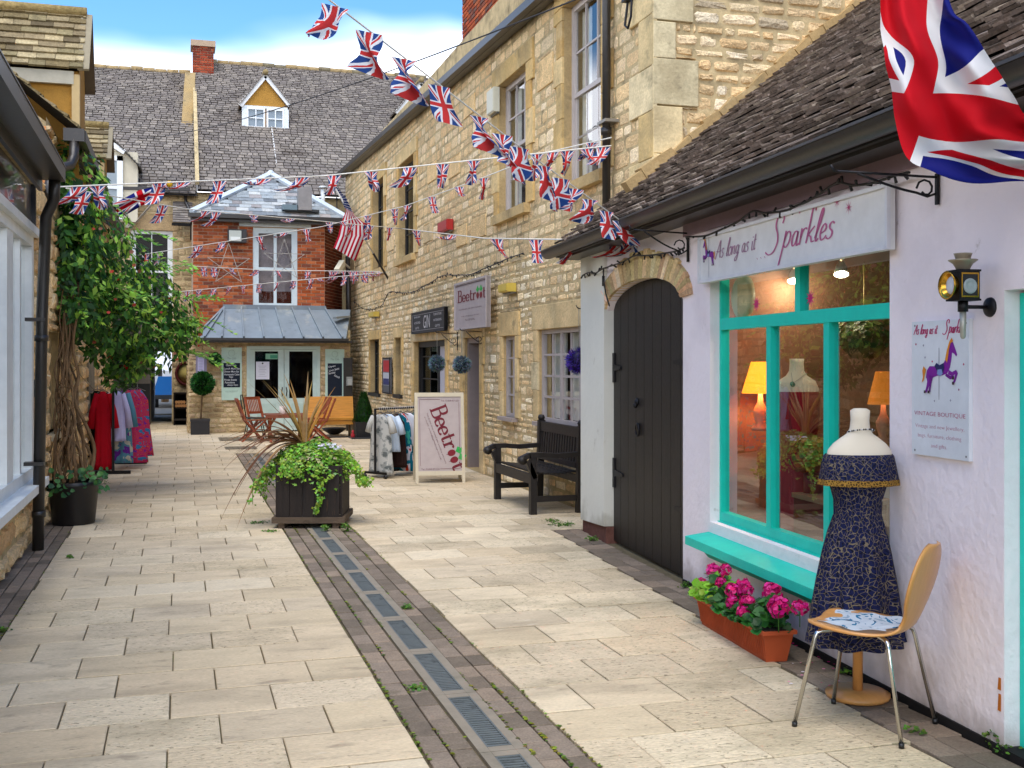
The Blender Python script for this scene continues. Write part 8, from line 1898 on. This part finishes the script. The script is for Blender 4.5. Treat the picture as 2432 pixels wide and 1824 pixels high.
for i in range(20):
    a = Vector((pb_.x+R(-.16, .2), pb_.y+R(-.2, .35), .42)); top = PD(R(140, 215), R(560, 760), R(12.0, 12.6)); top.x = max(-1.2, top.x-.1); pts = [a]
    for k in range(1, 9):
        t = k/8; p = a.lerp(top, t)+Vector((R(-.07, .07), R(-.08, .08), R(-.05, .05)))*(1.2-t)+Vector((-.05*math.sin(t*3.1), 0, 0)); p.x = max(-1.22, p.x); pts.append(p)
    pts = [Vector(q) for q in catmull([tuple(q) for q in pts], 3)]; r0 = R(.008, .024); m.tube(pts, [r0*(1-.5*j/len(pts)) for j in range(len(pts))], 6)
for i in range(12):
    a = Vector((pb_.x+R(-.15, .0), pb_.y+R(-.2, .3), R(.6, 1.6))); pts = [a]; 
    for k in range(5): pts.append(pts[-1]+Vector((R(-.1, .12), R(-.12, .12), R(-.18, .16))))
    for p in pts: p.x = max(-1.22, p.x)
    m.tube(pts, R(.003, .007), 4)
m.build('stems', 'bark', cp)
pt_ = thing('plant_pot', 'large ribbed black plastic pot holding the climber by the downpipe', 'plant pot', (-1.0, 11.85, 0)); m = MB()
loft(m, [((-1.0, 11.85, z), r_, r_, 0) for z, r_ in ((0, .19), (.02, .2), (.36, .235), (.38, .25), (.42, .25), (.42, .235))], 40, '141214', fold=lambda t, a: .012*math.sin(a*20), caps=(True, False)); m.build('pot', 'plastic', pt_)
m = MB(); m.lathe((-1.0, 11.85, .38), [(.235, 0), (.001, .03)], 20); m.build('soil', 'soil', pt_)
m = MB()
for k in range(90): leafdisc(m, Vector((-1.0+R(-.25, .32), 11.75+R(-.25, .25), R(.3, .55))), R(.02, .035), (R(-.5, .8), -.6, R(.2, 1)), random.choice(['3a6a38', '4f8040', '2c5530']), 6)
m.build('low_leaves', 'leaf', pt_)
c = wq(LV, .5)(1, 1); c = PD(300, 870, 14.2)
hb = thing('hanging_basket', 'leafy hanging basket with red flowers below the climber', 'hanging basket', c-Vector((0, 0, .25))); m = MB(); m.lathe(c, [(.001, -.16), (.1, -.14), (.17, -.05), (.19, .02)], 16, col='3a3020', cap=False); m.build('basket', 'matt', hb)
m = MB()
for k in range(420): d = Vector((R(-1, 1), R(-1, 1), R(-.7, .8))).normalized()*R(.15, .3); leafdisc(m, c+d+Vector((0, 0, .05)), R(.02, .04), d+Vector((0, -.1, .1)), tuple(x*R(.7, 1.2) for x in lin(random.choice(['3f7a22', '5d9a34', '2f6420', '76a83a']))), 6)
m.build('leaves', 'leaf', hb); m = MB()
for q in ((-.18, -.2, .14), (.12, -.22, .16), (.02, -.24, -.02)): 
    for k in range(8): leafdisc(m, c+Vector(q)+Vector((R(-.03, .03), R(-.03, .03), R(-.03, .03))), .022, (R(-.5, .5), -1, R(-.5, .5)), 'c0141c', 5)
m.build('red_flowers', 'petal', hb)
m = MB()
for sg_ in (-.15, .15): m.tube([c+Vector((sg_, 0, 0)), c+Vector((0, 0, .5))], .004, 4, '333333')
m.build('chain', 'metal', hb)
# ------------------------------------------------------------------ weeds and moss in the joints
m = MB()
def weed(x, y, n, r_, h, cols, sz=.009, z=0):
    for k in range(n):
        p = Vector((x+R(-r_, r_)*R(.2, 1), y+R(-r_, r_)*R(.2, 1), z+R(0, h))); leafdisc(m, p, R(.6, 1.3)*sz, (R(-.6, .6), R(-.9, .3), 1), tuple(v_*R(.7, 1.3) for v_ in lin(random.choice(cols))), 5)
GR = ['4f7420', '45681d', '658a2c', '3c5c1c']
for u, v, n, r_, h in ((1335, 1248, 160, .16, .03), (1310, 1238, 60, .1, .02), (1408, 1283, 90, .07, .03), (2365, 1775, 120, .06, .07), (2395, 1790, 60, .06, .04), (1628, 1395, 40, .05, .04), (822, 1262, 90, .06, .08), (775, 1262, 60, .06, .06), (965, 1445, 60, .05, .02), (990, 1635, 60, .05, .015), (612, 1242, 70, .12, .015), (640, 1262, 50, .1, .01), (248, 1150, 30, .1, .05), (165, 1325, 30, .05, .03), (5, 1500, 60, .06, .03), (1700, 1462, 25, .04, .02), (2010, 1600, 30, .05, .03), (2180, 1740, 30, .05, .02)):
    p = G(u, v); weed(p.x, p.y, n, r_, h, GR)
for x0, n in ((1.07, 240), (1.175, 150), (1.385, 150), (1.49, 420), (.96, 260), (1.597, 200), (-.99, 160)):
    for k in range(n):
        y = 3.5+(R(0, 1)**1.5)*9
        if noise.noise(Vector((x0*3, y*1.6, 0))) < -.02: continue
        p = Vector((x0+R(-.008, .008), y, .002)); leafdisc(m, p, R(.005, .012), (R(-.2, .2), R(-.2, .2), 1), tuple(v_*R(.6, 1.2) for v_ in lin(random.choice(['7d8a1e', '8f9a28', '65741c', '5a6a18']))), 5)
tag(m.build('moss_and_weeds', 'leaf'), 'green moss and small weeds growing in the paving joints', 'weeds', kind='stuff')
m = MB()
for k in range(26):
    p = G(R(1870, 2010), R(1530, 1640)); leafdisc(m, Vector((p.x, p.y, .006)), R(.005, .011), (0, 0, 1), random.choice(['d8157a', 'e88ab0', 'efe6ea', 'b8105f']), 5)
tag(m.build('fallen_petals', 'petal'), 'pink fallen petals scattered between the flower trough and the chair', 'petals', kind='stuff')
print('leaves', lf_n)
